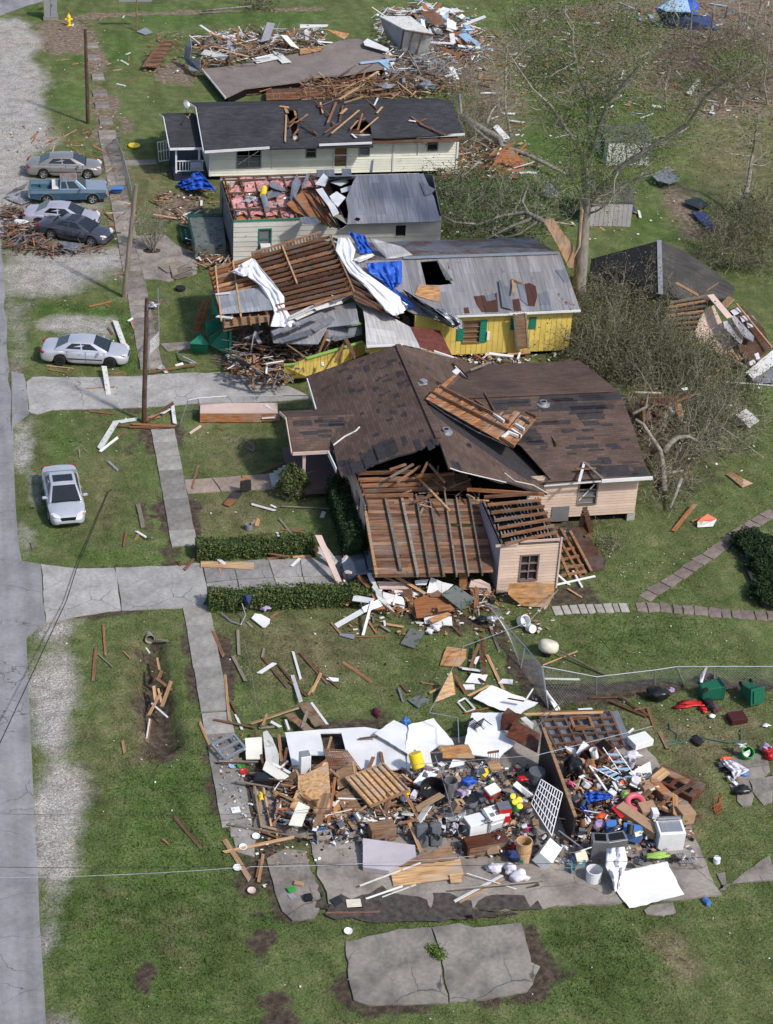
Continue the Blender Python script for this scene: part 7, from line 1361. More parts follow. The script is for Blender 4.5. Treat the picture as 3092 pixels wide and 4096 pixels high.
heap('under the near rim of the bare floor slab','B',[(880,760),(1670,650),(1670,790),(1180,830),(1000,810)],26,'wwldo',(.8,2.),.6,(.08,.2),.15)
heap('in the twisted wreck behind the cars','E',[(20,600),(180,640),(420,880),(860,930),(860,960),(400,960),(60,890)],34,'dwgdgb',(.6,1.8),.25,(.05,.14))
heap('in the wreckage under the yellow house gable','J',[(440,720),(620,690),(1000,720),(1200,760),(990,880),(800,1000),(790,1090),(560,1000),(430,900)],70,'ddwwgogbxk',(.7,2.0),1.4,(.07,.35))
heap('in the pile against the yellow wall','K',[(660,770),(980,800),(1230,900),(1000,930),(740,900)],30,'WWwwdgl',(.4,1.5),.4,(.08,.22))
heap('in the splintered pile at the green porch','I',[(190,700),(480,700),(480,820),(260,880),(180,780)],34,'wwwlWdW',(.5,1.5),.5,(.08,.2))
heap('in the splintered pile by the fallen trunk','H',[(0,190),(200,120),(300,230),(240,300),(0,290)],30,'ooowWl',(.8,2.4),1.0,(.08,.2),.4)
heap('among scraps left of the roofless house','F',[(90,990),(630,960),(640,1250),(300,1260),(60,1200)],26,'dwwWgl',(.4,1.5),.3,(.06,.16))
heap('scattered across the far muddy field','D',[(0,60),(800,0),(1670,0),(1670,700),(1200,800),(500,800),(0,560)],60,'WWxolzwb',(.5,2.),.15,(.12,.35))
heap('scattered in the trees east of the charcoal roof','C',[(1100,520),(1400,250),(1670,300),(1670,1250),(1250,800)],34,'WWwolo',(.5,1.8),.2,(.1,.3))
heap('scattered on the yard by the pale sheds','H',[(0,30),(560,40),(900,330),(950,620),(560,600),(0,480)],24,'WWolx',(.3,1.2),.1,(.08,.2))
heap('scattered on the far lawn','A',[(400,200),(1200,100),(1300,500),(1200,850),(400,1200)],18,'Wlwo',(.3,1.1),.03,(.06,.14))
heap('littering the yard beside the tan car','E',[(100,0),(800,-60),(1000,250),(900,440),(850,180),(300,120)],22,'oollw',(.5,1.6),.04,(.05,.12))
heap('along the broken sidewalk past the cars','E',[(870,400),(1080,420),(1180,800),(1000,960),(920,620)],26,'wwldWg',(.4,1.4),.08,(.05,.14))
heap('in the foreground household heap','X',[(0,600),(260,850),(400,1150),(600,1392),(1600,1392),(1500,1000),(1670,800),(1500,760),(700,1000),(250,800)],40,'lwwWdl',(.5,1.6),.6,(.06,.2))
heap('in the household heap right of the dark wall','Z',[(200,560),(640,500),(1150,700),(1400,1000),(1350,1300),(400,1300)],26,'lwdoW',(.4,1.3),.6,(.06,.2))
splinters('B',[(560,290),(900,240),(1670,240),(1670,400),(1400,440),(1060,520),(650,570)],520,1.3,'dwldgxgWnG',1.1);splinters('C',[(560,90),(900,0),(1260,120),(1420,400),(1200,520),(660,540)],600,1.2,'wlWxdgWzgG',1.0);splinters('C',[(0,580),(900,540),(1250,640),(700,720),(0,740)],480,1.3,'dwldgw',.8);splinters('J',[(430,690),(1000,700),(1240,760),(800,1090),(400,990)],560,1.,'dwgdlgnWbk',1.3);splinters('G',[(1180,500),(1670,380),(1670,760),(1150,760)],260,1.,'olwWd',.6);splinters('E',[(20,560),(300,620),(420,880),(880,930),(420,980),(40,900)],380,.9,'dgdgnwkb',.35);splinters('I',[(60,430),(480,560),(480,860),(200,860)],220,.8,'wlWdo',.5);splinters('P',[(230,40),(900,60),(960,250),(280,230)],120,1.,'wdlg',2.6);splinters('U',[(100,130),(1240,150),(1200,330),(350,330)],240,.7,'wlWod',.4);splinters('X',[(0,600),(300,800),(1670,800),(1670,1392),(0,1392)],360,.8,'lwoWdn',.6);splinters('Z',[(200,480),(700,480),(1400,1000),(1480,1312),(300,1312)],260,.7,'lwdnW',.7);splinters('D',[(0,60),(1670,0),(1670,700),(700,800),(0,600)],600,.9,'lwdgWw',.1)
L0=((('B'),[(150,250),(700,250),(1670,260),(1670,560),(640,560),(560,620),(150,600)],420,.22,'wlWdog',.3),('C',[(560,60),(1300,60),(1500,380),(1250,620),(560,620)],620,.26,'wlWzWog',.5),('C',[(0,560),(1300,600),(1100,760),(0,740)],380,.2,'wldWog',.4),('D',[(-100,40),(1670,0),(1670,760),(700,860),(-100,620)],420,.24,'WxolbwgGd',.05),('G',[(1150,500),(1670,300),(1670,1250),(1150,1250)],260,.18,'WWlwow',.3),('H',[(0,0),(950,0),(1200,640),(0,640)],150,.14,'WWlxz',.04),('E',[(0,560),(960,600),(900,980),(20,980)],420,.14,'wdgodn',.12),('E',[(0,-100),(1000,-100),(1180,1250),(960,1250),(860,300),(100,200)],260,.12,'olwWd',.02),('J',[(420,680),(1400,640),(800,1100),(380,1010)],700,.22,'dwwodnW',.9),('K',[(640,760),(1250,880),(1000,940),(660,900)],220,.16,'WWdwl',.25),('I',[(0,430),(480,430),(480,880),(180,880)],160,.15,'wWdlo',.2),('F',[(60,980),(640,960),(640,1280),(60,1280)],200,.14,'dwWgk',.2),('T',[(180,600),(1670,560),(1670,1252),(430,1252)],34,.07,'WlWwk',.0),('S',[(220,300),(1180,300),(1400,1280),(360,1280)],30,.07,'WlwWk',.0),('R',[(160,0),(1290,0),(1430,1040),(200,1040)],30,.06,'WlWw',.0),('d',[(200,150),(1350,100),(1640,1600),(280,1600)],36,.06,'WlWw',.0),('Q',[(0,1040),(1670,1080),(1670,1420),(0,1480)],30,.05,'WlW',.0),('Q',[(340,620),(1300,520),(900,780),(400,960)],26,.06,'WlW',.0),('f',[(0,60),(1670,60),(1670,430),(0,430)],26,.05,'WlW',.0),('U',[(100,330),(1200,330),(1600,1002),(500,1002)],90,.08,'WlWwdk',.02),('P',[(120,640),(1340,640),(1340,960),(200,960)],320,.16,'wpWodlp',.15),('V',[(640,520),(1670,520),(1670,981),(1100,981)],50,.06,'WlWk',.0),('L',[(300,850),(1600,780),(1500,1500),(600,1400)],60,.14,'WowlW',.4),('M',[(60,0),(1200,0),(1180,620),(1500,620),(1450,1060),(200,1000)],150,.07,'lowWd',.0),('A',[(380,180),(1600,120),(1300,860),(900,1000),(360,1240)],130,.10,'Wlow',.0),('W',[(100,600),(420,560),(640,1000),(700,1551),(300,1551),(160,900)],220,.09,'WlwkzW',.1),('a',[(0,120),(1670,60),(1670,330),(600,330),(100,560)],260,.1,'WlwkgW',.1),('O',[(0,0),(900,20),(860,120),(300,110)],120,.16,'wlWWd',.1))
for q in L0:litter(q[0],q[1],q[2],q[3],q[4],q[5])
# far wreck: bare floor, standing closet, big pieces
t=thing('wrecked_floor','bare tan floor of a swept-away house raised beyond the charcoal roof','house floor',at('C',200,450))
mb=MB();P=[at('B',x,y,.65)for x,y in((645,575),(835,815),(1000,735),(1250,705),(1500,672),(1670,630))]+[at('C',x,y,.65)for x,y in((300,560),(640,500),(660,375),(430,285),(300,300))]+[at('B',x,y,.65)for x,y in((1400,455),(1060,520),(800,560))];mb.slab([P],.12);obj('deck',mb,m_slabpink,t)
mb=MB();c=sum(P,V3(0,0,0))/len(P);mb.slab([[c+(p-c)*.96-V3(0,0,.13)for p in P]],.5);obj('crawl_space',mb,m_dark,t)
for(a,b)in(((640,575),(838,818)),):mb=MB();mb.board(at('B',*a,.62),at('B',*b,.62),.08,.14);obj('rim_beam',mb,m_wchip,t)
t=thing('standing_closet','leaning remains of a pale room box standing on the far floor','wall remains',at('C',780,380));Q_=[at('C',640,280,.8),at('C',745,370,.8),at('C',930,430,.8),at('C',1010,330,.8)]
tq=[at('C',590,120,2.75),at('C',770,215,2.65),at('C',990,250,2.65),at('C',820,120,2.75)]
mb=MB();mb.slab([[Q_[0],Q_[1],tq[1],tq[0]]],.08,(-.9,-.3,.1));obj('grey_wall',mb,m_grey,t)
mb=MB();mb.slab([[Q_[1],Q_[2],tq[2],tq[1]]],.08,(.1,-1,.1));obj('front_wall',mb,m_oldwall,t);mb=MB();mb.slab([tq],.08);obj('top',mb,m_wchip,t)
mb=MB();d_=Q_[2]-Q_[1]
for a,wd in((.3,.12),(.62,.16)):mb.board(Q_[1]+d_*a+V3(0,-.07,.05),tq[1]+(tq[2]-tq[1])*a+V3(0,-.07,-.1),wd,.06,(0,-1,0))
mb.board(Q_[1]+V3(0,-.06,.1),tq[1]+V3(0,-.06,0),.1,.06,(0,-1,0));mb.board(tq[1]+V3(0,-.06,-.1),tq[2]+V3(0,-.06,-.1),.1,.12,(0,-1,0));obj('dark_stud',mb,m_dwood,t)
for l,f,z,p,k,n in(('lavender board wall curling up at the left of the far wreck','B',.5,[(490,480),(505,380,1.6),(545,310,2.2),(555,400,1.8),(540,490,1.0),(625,495,1.3),(632,600,.5),(540,580,.5)],'G','wallboard'),('white window frame panel propped in the far wreck','B',1.1,[(630,450,.9),(665,412,1.2),(855,460,1.2),(830,500,.9)],'x','fallen_window'),('white door leaf with brackets lying on the bare floor','B',.8,[(1055,485),(1300,445),(1390,515),(1310,525),(1275,490),(1100,525)],'W','door'),('white door standing upright behind the far wreck','B',1.,[(1505,335),(1495,262,1.8),(1535,256,1.8),(1535,330)],'W','door'),('long white boards stacked at the back of the far wreck','C',1.2,[(0,205),(0,180),(210,182),(200,195)],'W','board'),('white slatted panel leaning at the closet foot','C',1.,[(470,310),(500,285),(660,360),(655,385),(480,335)],'W','panel'),('pale blue trimmed boards on the floor by the closet','C',.8,[(440,460),(710,430),(710,442),(450,472)],'z','board'),('pale blue triangle of wall beneath the trimmed boards','C',.75,[(580,455),(655,448),(662,515)],'z','panel'),('pale blue cabinet door lying beyond the closet','C',.4,[(955,420),(985,390),(1055,445),(1035,480),(1000,475)],'z','door'),('brown attic frame leaning beyond the standing closet','C',1.4,[(890,90,2.2),(980,70,2.4),(1100,160,1.6),(1010,200,1.2)],'d','frame'),('white wall sheet beyond the attic frame','C',1.5,[(1030,80,2.2),(1065,70,2.2),(1085,145,1.2),(1060,150,1.2)],'W','panel'),('pale blue square panel on the brown rafters','C',1.3,[(1160,245),(1220,210),(1285,290),(1240,315)],'z','panel'),('pale blue strip panel above the square one','C',1.4,[(1205,170),(1240,165),(1285,235),(1255,245)],'z','panel'),('plywood sheet lying flat on the bare floor edge','C',.8,[(0,360),(100,350),(180,345),(140,375),(0,403)],'y','sheet'),('plywood corner sheet lit at the back of the floor','C',1.0,[(190,215,1.6),(370,250,.9),(330,290,.8)],'y','sheet'),('rafter frame of reddish lattice at the far wreck lawn edge','B',.4,[(250,390),(330,330),(400,340),(345,440),(270,560),(140,555)],'d','frame'),('dark screen panel flat on the far lawn','A',.1,[(1140,262),(1215,228),(1275,268),(1210,288)],'G','screen'),('blue tarpaulin-covered heap at the top edge','D',1.4,[(890,60,1.8),(950,10,2.2),(1110,-10,2.4),(1180,20,2.),(1160,90,1.5),(1000,80,1.6)],m_tarp,'tarpaulin'),('dark blue side of the tarpaulin heap','D',.5,[(888,60,1.8),(1000,82,1.6),(1250,110,1.),(1310,200,.1),(1060,190,.1),(940,180,.1)],m_ncloth,'tarpaulin'),('pale sheet over the tarpaulin heap','D',2.,[(900,50,1.9),(1000,-10,2.4),(1100,0,2.4),(1120,80,1.7),(960,75,1.8)],'z','sheet'),('cream board upright in the far muddy field','D',.2,[(1090,620),(1160,525),(1195,530),(1120,632)],'C','board'),('pale metal roofing heap near the white shed','H',.5,[(990,280),(1080,230),(1150,300),(1090,330),(1020,310)],'t','metal_sheet'),('orange sheathing piece by the fallen trunk','H',.6,[(140,150,1.4),(200,128,1.6),(290,215,.6),(240,298,.2),(60,290,.2)],'o','sheathing'),('white door lying on the fallen trunk','H',1.,[(100,10),(125,-5),(195,70),(160,78)],'W','door'),('dark blue plastic bundle near the right bare tree','H',.3,[(1175,420),(1260,405),(1310,450),(1260,470),(1185,440)],'k','plastic'),('blue plastic trailing below the dark bundle','H',.25,[(1210,480),(1300,490),(1350,560),(1340,600),(1280,560)],m_ncloth,'plastic'),('crumpled silver sheet on the yard by the pale shed','H',.3,[(375,330),(420,325),(470,370),(465,405),(390,400)],'t','metal_sheet'),('red and blue scraps heaped beside the pale shed','H',.3,[(825,430),(860,420),(900,470),(860,515),(820,510)],m_ncloth,'cloth')):pn(l,f,z,p,k,.05,n)
mb=MB()
for k in range(7):mb.board(at('B',320-24*k,345+34*k,.5),at('B',440-30*k,350+32*k,.5),.06,.1)
obj('lattice',mb,m_wood,None,'brown lattice bars of the tipped frame at the far lawn edge','lattice')
pn('rafter-backed roof slab lying behind the charcoal roof','B',.5,[(1170,780),(1190,745),(1670,720),(1670,830),(1190,835)],'d',.06,'roof_slab');mb=MB()
for k in range(5):mb.board(at('B',1180,770+k*15,.6),at('B',1670,745+k*18,.6),.06,.1)
for k in range(9):mb.board(at('B',1230+k*52,755,.58),at('B',1240+k*52,832,.58),.05,.08)
obj('rafters',mb,m_wood,None,'exposed rafters across the slab behind the charcoal roof','rafters')
for l,x,y,r in(('grey bent metal flap behind the charcoal ridge',630,640,(.9,.4,.3)),('dark blue-grey sheet curled by the charcoal ridge',930,640,(.9,.45,.4)),('upright grey metal scrap at the charcoal ridge',760,610,(.3,.3,.6))):blob(l,'C',x,y,.9,r,m_tinb,'metal_scrap',None,.3)
for l,p,k in(('curled grey sheet metal below the dark blue car',[(470,860,.3),(690,885,.4),(640,965,.1),(560,940,.3),(520,900,.5)],'b'),('rusty sheet metal flattened below the dark blue car',[(400,915),(560,905,.2),(640,950),(560,955),(420,935)],'r'),('torn sheet metal sticking up at the pickup tailgate',[(40,480,.3),(130,420,.8),(230,375,.9),(200,430,.5),(90,500,.2)],'t'),('bent silver sheet lying behind the pickup',[(50,510),(110,480,.3),(260,530,.2),(180,560)],'t'),('white bumper shell torn from the lilac car',[(105,720,.2),(130,680,.5),(250,690,.5),(240,705,.4),(150,735,.2)],'W')):pn(l,'E',.1,p,k,.02,'sheet_metal' if 'bumper' not in l else 'bumper')
blob('blue cooler box on the verge by the pickup nose','E',975,440,.25,(.42,.25,.26),m_blue,'cooler',None,.05,0,2);bxo('blue plastic crate lid beside the pickup nose','E',978,420,.5,(.85,.5,.06),(0,0,0),m_blue,'crate')
cyl('yellow flower-shaped lid on a stone in the side lawn','E',1120,72,.05,.42,.1,m_yel,'lid',(0,0,0),None,False)
for k,(q,z)in enumerate((([(1320,1075),(1490,1025),(1550,1060),(1400,1130)],.12),([(1415,1070),(1460,1060),(1490,1140),(1440,1150)],.18),([(1430,1100),(1600,1075),(1605,1095),(1440,1160)],.15),([(1430,1165),(1600,1120),(1610,1140),(1470,1185)],.1))):pn(['grey weathered board sheet on the patio','short grey board laid over the sheet on the patio','ribbed grey strip across the patio','lowest grey strip on the patio edge'][k],'E',z,q,'g',.03,'board')
blob('crumpled silver foil near the leaning pole base','M',1275,40,.25,(.5,.3,.2),m_foil,'foil',None,.35)
for l,p,k in(('white bent siding pieces on the grass left of the green bin',[(1475,430,.1),(1530,470,.5),(1640,520,.2),(1590,525,.1),(1520,480,.2)],'W'),('crumpled white trim by the fence corner',[(1310,570),(1350,535,.4),(1405,605),(1380,610),(1350,580)],'W'),('short white gutter piece near the fence corner',[(1460,540,.2),(1525,520,.3),(1535,540,.2),(1470,555,.1)],'W')):pn(l,'M',.1,p,k,.02,'siding')
cyl('old black tyre on the lawn by the red ladder','J',40,385,.05,.3,.16,m_rub,'tyre',(0,0,0),None,False)
mb=MB();a,b=at('J',155,690,.1),at('J',235,465,1.9)
for o_ in(-.16,.16):mb.board(a+V3(o_,0,0),b+V3(o_,0,0),.05,.04)
for k in range(6):p=a.lerp(b,(k+.5)/6);mb.board(p-V3(.16,0,0),p+V3(.16,0,0),.04,.03)
obj('ladder',mb,m_red,None,'faded red stepladder leaning by the green porch panel','ladder')
t=thing('porch_beam','long pale pink box beam lying by the bent fence','beam',at('S',740,240));mb=MB();mb.slab([[at('S',420,130,.62),at('S',1065,128,.62),at('S',1068,212,.62),at('S',418,212,.62)]],.05);obj('top_face',mb,m_pinkp,t)
mb=MB();p,q=at('S',418,214,.6),at('S',930,214,.6);mb.slab([[p,q,q-V3(0,0,.55),p-V3(0,0,.55)]],.06,(0,-1,0));q2=at('S',1085,212,.6);mb.slab([[q,q2,q2-V3(0,0,.5),q-V3(0,0,.5)]],.06,(0,-1,0));obj('bare_side',mb,m_owood,t);mb=MB();mb.slab([[at('S',928,138,.66),at('S',980,138,.66),at('S',1045,200,.66),at('S',1048,255,.35),at('S',935,262,.3)]],.03);obj('torn_sheet',mb,m_wchip,t)
mb=MB();A_,B_,C_,D_=at('S',800,440,.5),at('S',862,530,.1),at('S',800,500,.05),at('S',868,490,.35)
for a,b in((A_,C_),(A_,D_),(C_,B_),(D_,B_),(A_,at('S',745,505,.05))):mb.board(a,b,.08,.06)
obj('broken_frame',mb,m_gwood,None,'broken grey stool frame tipped on the upper lawn','frame')
pn('dark panel standing on edge across the front walk','S',.1,[(760,870,.1),(758,780,.85),(840,760,.9),(842,850,.1)],'f',.06,'panel');pn('second panel folded behind the one on the front walk','S',.1,[(750,860,.1),(752,775,.8),(795,728,1.1),(840,762,.9)],'y',.05,'panel');pn('black felt-covered panel lying below the front walk','S',.08,[(605,970),(690,870),(770,885),(720,930)],'f',.05,'panel');pn('orange end of the felt panel below the front walk','S',.1,[(610,972),(650,925),(722,932),(660,990)],'o',.05,'panel')
cyl('grey-blue bucket standing on the lawn above the hedge','S',822,1185,.02,.16,.3,m_grey,'bucket')
pn('long tan cardboard-like panel along the hedge foot on the driveway','T',.1,[(215,195),(330,200),(660,208),(655,265),(400,250),(215,245)],'T',.03,'panel');pn('white rounded table top lying on the lawn by the lower hedge','T',.12,[(637,672),(668,634),(720,640),(795,680),(790,710),(755,745),(730,745)],'B',.05,'tabletop');blob('navy clothing snagged on the lower hedge','T',605,515,.75,(.22,.3,.28),m_ncloth,'clothing',None,.3);blob('striped lavender cloth at the foot of the lower hedge','T',750,590,.2,(.3,.2,.12),m_lav,'cloth',None,.3)
cable('tubing',[at('T',380,625,.1),at('T',470,700,.1),at('T',550,728,.08),at('T',590,650,.3),at('T',560,550,.6)],.03,m_galv,'bent grey tubing below the lower hedge',0,6);pn('grey slatted vent on the lawn below white boards','T',.08,[(1370,815),(1380,800),(1500,808),(1495,848)],'v',.03,'vent');pn('crumpled white paper on the plank-strewn lawn','T',.08,[(1260,1180),(1290,1165),(1368,1175),(1365,1200),(1320,1200)],'B',.02,'paper')
for l,f,p,k,n in(('long pale pink board leaning on the trapped car','T',[(1170,-20,1.3),(1225,-20,1.3),(1418,420,.15),(1375,432,.15)],'p','board'),('white sheet behind the leaning pink board','T',[(1150,95,.5),(1255,70,.8),(1362,205,.4),(1330,230,.3)],'x','panel'),('orange scrap behind the leaning pink board','T',[(1150,95,.6),(1190,75,.7),(1200,110,.6),(1175,125,.5)],'o','panel'),('pale pink beam across the front of the trapped car','U',[(105,130,.4),(330,150,.6),(330,175,.6),(105,150,.4)],'p','beam'),('long white gutter bent over the pile at the hedge end','U',[(365,75,1.1),(385,65,1.1),(470,220,.9),(555,330,.4),(530,325,.4),(440,240,.8)],'x','gutter'),('white fascia board pointing to the lower lawn','U',[(145,410,.1),(330,305,.5),(345,330,.5),(165,432,.1)],'W','board'),('second white board joining the fascia in the pile','U',[(330,300,.6),(440,245,.8),(470,290,.6),(345,335,.5)],'W','board'),('short white channel over the hedge end','U',[(275,215,.6),(410,240,.8),(400,272,.7),(265,255,.6)],'W','board'),('narrow white board pointing down the lawn','U',[(390,252,.8),(408,252,.8),(347,485,.1),(328,485,.1)],'W','board'),('broad white wall sheet in the middle of the pile','U',[(470,195,.5),(600,230,.4),(620,260,.3),(612,310,.2),(550,290,.3),(470,260,.5)],'B','panel'),('pale pink wall board along the roof edge','U',[(430,125,.7),(600,130,.6),(660,175,.5),(450,175,.5)],'p','panel'),('white board along the roof edge','U',[(525,180,.45),(720,200,.4),(760,220,.3),(560,215,.35)],'W','board'),('white door with dividing seam propped on the pile','U',[(763,205,.5),(790,98,1.0),(865,128,.9),(860,205,.5)],'W','door'),('white door half behind the seamed door','U',[(866,130,.9),(942,148,.8),(880,205,.5),(862,205,.5)],'W','door'),('white scrap beyond the doors in the pile','U',[(682,120,.8),(775,112,.9),(760,150,.7),(690,150,.7)],'W','panel'),('orange plank standing from the roof edge','U',[(968,0,1.4),(1025,0,1.4),(1040,180,.4),(985,185,.4)],'o','plank'),('round-topped pink headboard by the standing room','U',[(1045,165,.6),(1060,118,.9),(1120,112,.9),(1185,145,.8),(1190,172,.6)],'p','headboard'),('pale pink panel below the headboard','U',[(1065,170,.5),(1192,172,.5),(1190,210,.2),(1070,205,.2)],'p','panel'),('brown timber chest side in the pile','U',[(600,185,.6),(660,170,.8),(668,230,.5),(640,285,.2)],'w','panel'),('reddish cabinet lying on its back in the pile','U',[(670,250,.6),(845,185,.7),(900,240,.6),(960,320,.4),(700,370,.3)],'o','cabinet'),('dark side of the reddish cabinet','U',[(640,270,.5),(672,250,.6),(715,310,.4),(690,380,.05),(640,310,.2)],'n','cabinet'),('orange drawer board on the reddish cabinet','U',[(830,285,.75),(920,280,.75),(950,310,.65),(840,328,.65)],'o','drawer'),('white framed panel below the reddish cabinet','U',[(745,370,.2),(860,330,.3),(930,365,.3),(935,420,.1),(750,405,.1)],'W','panel'),('plywood piece over the white framed panel','U',[(775,375,.35),(900,330,.4),(930,345,.4),(800,405,.3)],'y','panel'),('olive wooden tray tilted on the pile','U',[(865,215,.9),(955,150,1.1),(1085,240,.8),(995,318,.6)],'u','drawer'),('olive wooden drawer lying on the lawn','U',[(588,540,.1),(655,435,.15),(748,465,.15),(680,572,.1)],'u','drawer'),('plywood sheet propped under the pink room window','U',[(1310,135,1.1),(1610,140,1.1),(1615,225,.6),(1570,300,.1),(1400,290,.1),(1305,210,.6)],'y','plywood_sheet'),('brown plywood square on the lawn by the muddy strip','U',[(880,600,.1),(900,562,.15),(1030,578,.15),(1025,640,.1),(980,695,.08),(852,685,.08)],'y','plywood_sheet'),('large white sheet tilted beyond the household heap','U',[(1070,905,.3),(1190,820,.7),(1505,940,.4),(1390,1010,.2),(1250,985,.2)],'B','wall_sheet'),('open olive crate on the lawn above the heap','U',[(635,915,.1),(720,885,.1),(790,920,.1),(705,970,.08)],'u','crate'),('striped tan crate side standing on the lawn','U',[(815,935,.08),(930,720,1.0),(962,860,.3),(955,880,.15)],'T','crate')):
 pn(l,f,.2,p,k,.05,n)
planks('in the pile at the garage front','U 440 80 570 130 .8 .6 .1 l;U 545 85 750 205 .9 .5 .16 l;U 215 180 460 185 .5 .6 .1 W;U 125 400 190 475 .06 .06 .12 l;U 375 395 430 470 .06 .06 .12 w;U 400 350 410 400 .1 .1 .1 g;U 450 415 520 460 .1 .1 .12 g;U 495 410 615 430 .1 .1 .12 l;U 480 390 485 420 .1 .1 .1 W;U 305 85 380 165 .9 .8 .3 o;U 400 190 420 240 .7 .7 .2 o;U 280 495 490 490 .06 .06 .06 w;U 930 420 1000 490 .06 .06 .12 d;U 690 398 740 402 .08 .08 .14 W;U 1060 170 1075 230 .5 .3 .16 w;U 1100 165 1090 330 .8 .2 .2 w;U 780 220 870 225 .7 .7 .1 w;U 205 665 390 800 .06 .06 .14 w;U 0 690 100 810 .06 .06 .1 g;U 40 720 180 840 .1 .06 .08 d;U 0 860 60 735 .06 .1 .12 l;U 575 840 605 930 .06 .06 .1 b;U 595 815 640 865 .06 .06 .12 d;U 730 800 830 815 .06 .06 .07 l;U 780 870 930 795 .1 .3 .1 l;U 950 750 1030 880 .3 .06 .16 w;U 1040 890 1180 820 .1 .1 .1 l;U 1165 615 1280 855 .06 .06 .14 l;U 1130 490 1150 740 .3 .3 .16 m;U 1040 730 1150 800 .1 .2 .1 m;U 1110 545 1050 720 .4 .1 .14 w;U 985 700 1130 720 .15 .15 .28 B;U 1080 640 1115 660 .15 .15 .5 B;U 1045 770 1140 780 .15 .15 .5 B;U 1030 830 1070 830 .1 .1 .35 B;U 1260 790 1320 795 .08 .08 .35 B;U 1190 440 1250 590 .06 .06 .12 g;U 1560 855 1640 1000 .5 .2 .14 W;U 1545 775 1670 775 .7 .7 .12 W;U 1310 905 1420 925 .7 .7 .12 m;U 1430 910 1475 840 .5 .6 .06 W;U 970 930 1020 905 .1 .1 .08 W;U 1020 905 1085 975 .1 .1 .08 W;U 1085 975 1030 998 .1 .1 .08 W;U 1030 998 970 930 .1 .1 .08 W;P 1350 610 1430 680 .3 .1 .1 W;P 1355 680 1570 632 .15 .15 .1 W;P 1400 380 1405 430 .6 .3 .14 W;P 1450 600 1500 690 .2 .1 .1 W;P 1420 700 1500 750 .1 .06 .1 l')
mb=MB()
for q in([(775,100),(900,95),(960,30),(1090,40)],):pass
for l,x,y,r in(('white plastic bag on the lawn by the olive drawer',780,460,(.22,.18,.16)),('second white plastic bag beside the olive drawer',825,435,(.28,.2,.2)),('silver bag by the broken meter on the path',1195,380,(.3,.25,.22)),('dark bag by the broken meter on the path',1130,385,(.25,.25,.2))):blob(l,'U',x,y,.18,r,m_wcloth if 'white' in l else(m_foil if 'silver' in l else m_black),'bag',None,.22)
bxo('dark electric meter box torn off by the pink room','U',1195,255,.4,(.3,.2,.35),(.3,0,.4),m_iron,'meter_box');cyl('white toilet bowl lying beside the sagging fence','U',1395,395,.2,.26,.32,m_ewhite,'toilet_bowl',(.9,0,.5));cyl('white plastic tub on its side near the toilet bowl','U',1445,435,.1,.2,.35,m_ewhite,'tub',(1.2,0,.3),None,False)
t=thing('water_filter','white rounded tank with a long pole thrown on the back lawn','tank',at('V',415,265));c=at('V',412,262,.4);R=Matrix.Rotation(.25,3,'Y')@Matrix.Rotation(-.3,3,'X');mb=MB();mb.lathe([(.01,-.26),(.33,-.24),(.44,-.12),(.46,0),(.44,.16),(.36,.26),(.2,.29),(.01,.29)],24,c,R);obj('body',mb,m_cream2,t,smooth=True);mb=MB();mb.lathe([(.2,-.4),(.22,-.28),(.1,-.27)],14,c,R);obj('base',mb,m_black,t);mb=MB();mb.tube([at('V',455,278,.3),at('V',740,425,.06)],.045,8);obj('pole',mb,m_gwood,t)
planks('on the back lawn by the chain-link fence','V 378 365 575 285 .06 .06 .06 l;V 385 438 588 442 .6 .6 .1 W;V 400 508 475 610 .7 .1 .14 W;V 760 565 960 650 .1 .1 .14 d;V 820 540 980 650 .15 .1 .1 d;V 965 600 1010 725 .1 .06 .1 w;V 640 545 800 540 .1 .1 .1 d;V 890 612 955 598 .15 .15 .08 w;V 1035 740 1080 830 .06 .06 .16 n;V 860 745 890 718 .1 .1 .1 W;V 330 720 495 560 .8 1.2 .03 u;V 580 612 655 608 .2 .2 .1 W;V 280 640 720 628 .5 .5 .14 l')
blob('black rubbish bag beside the spilling bin','V',1025,530,.3,(.62,.42,.38),m_black,'rubbish_bag',None,.2);blob('red cloth spread beneath the spilling bin','V',1205,585,.08,(.85,.3,.12),m_red,'cloth',None,.3);blob('tail of red cloth with white trim','V',1280,610,.1,(.2,.35,.12),m_red,'cloth',None,.3);blob('black cloth hanging from the spilling bin','V',1310,580,.15,(.25,.55,.14),m_bcloth,'cloth',None,.25);blob('white cap lying on the grass below the bin','V',1328,650,.08,(.16,.14,.1),m_ewhite,'cap',None,.1);pn('rust-red flap on the grass by the spilling bin','V',.1,[(1330,585),(1360,570),(1388,610),(1340,640)],'r',.02,'flap');bxo('dark red square box below the lone bin','V',1468,660,.15,(.75,.6,.25),(0,0,.1),plain('dark_red_paint',(.06,.015,.013),.5),'box');blob('patterned packet at the mouth of the spilling bin','V',1100,505,.25,(.18,.16,.14),m_lav,'packet',None,.3);blob('pale crumpled paper at the right of the yard','V',1630,705,.05,(.25,.14,.06),m_wcloth,'paper',None,.3);cyl('brown clay pot half buried by the fence','V',1300,470,.0,.3,.4,m_paver,'pot');cloth('white plastic ribbon snagged on the fence rail',('V',[(1295,375),(1262,420),(1258,460)],[(1303,377),(1285,425),(1275,465)]),'ribbon',m_wcloth,'ribbon',[1.3,.9,.8],.02,10,4,1)
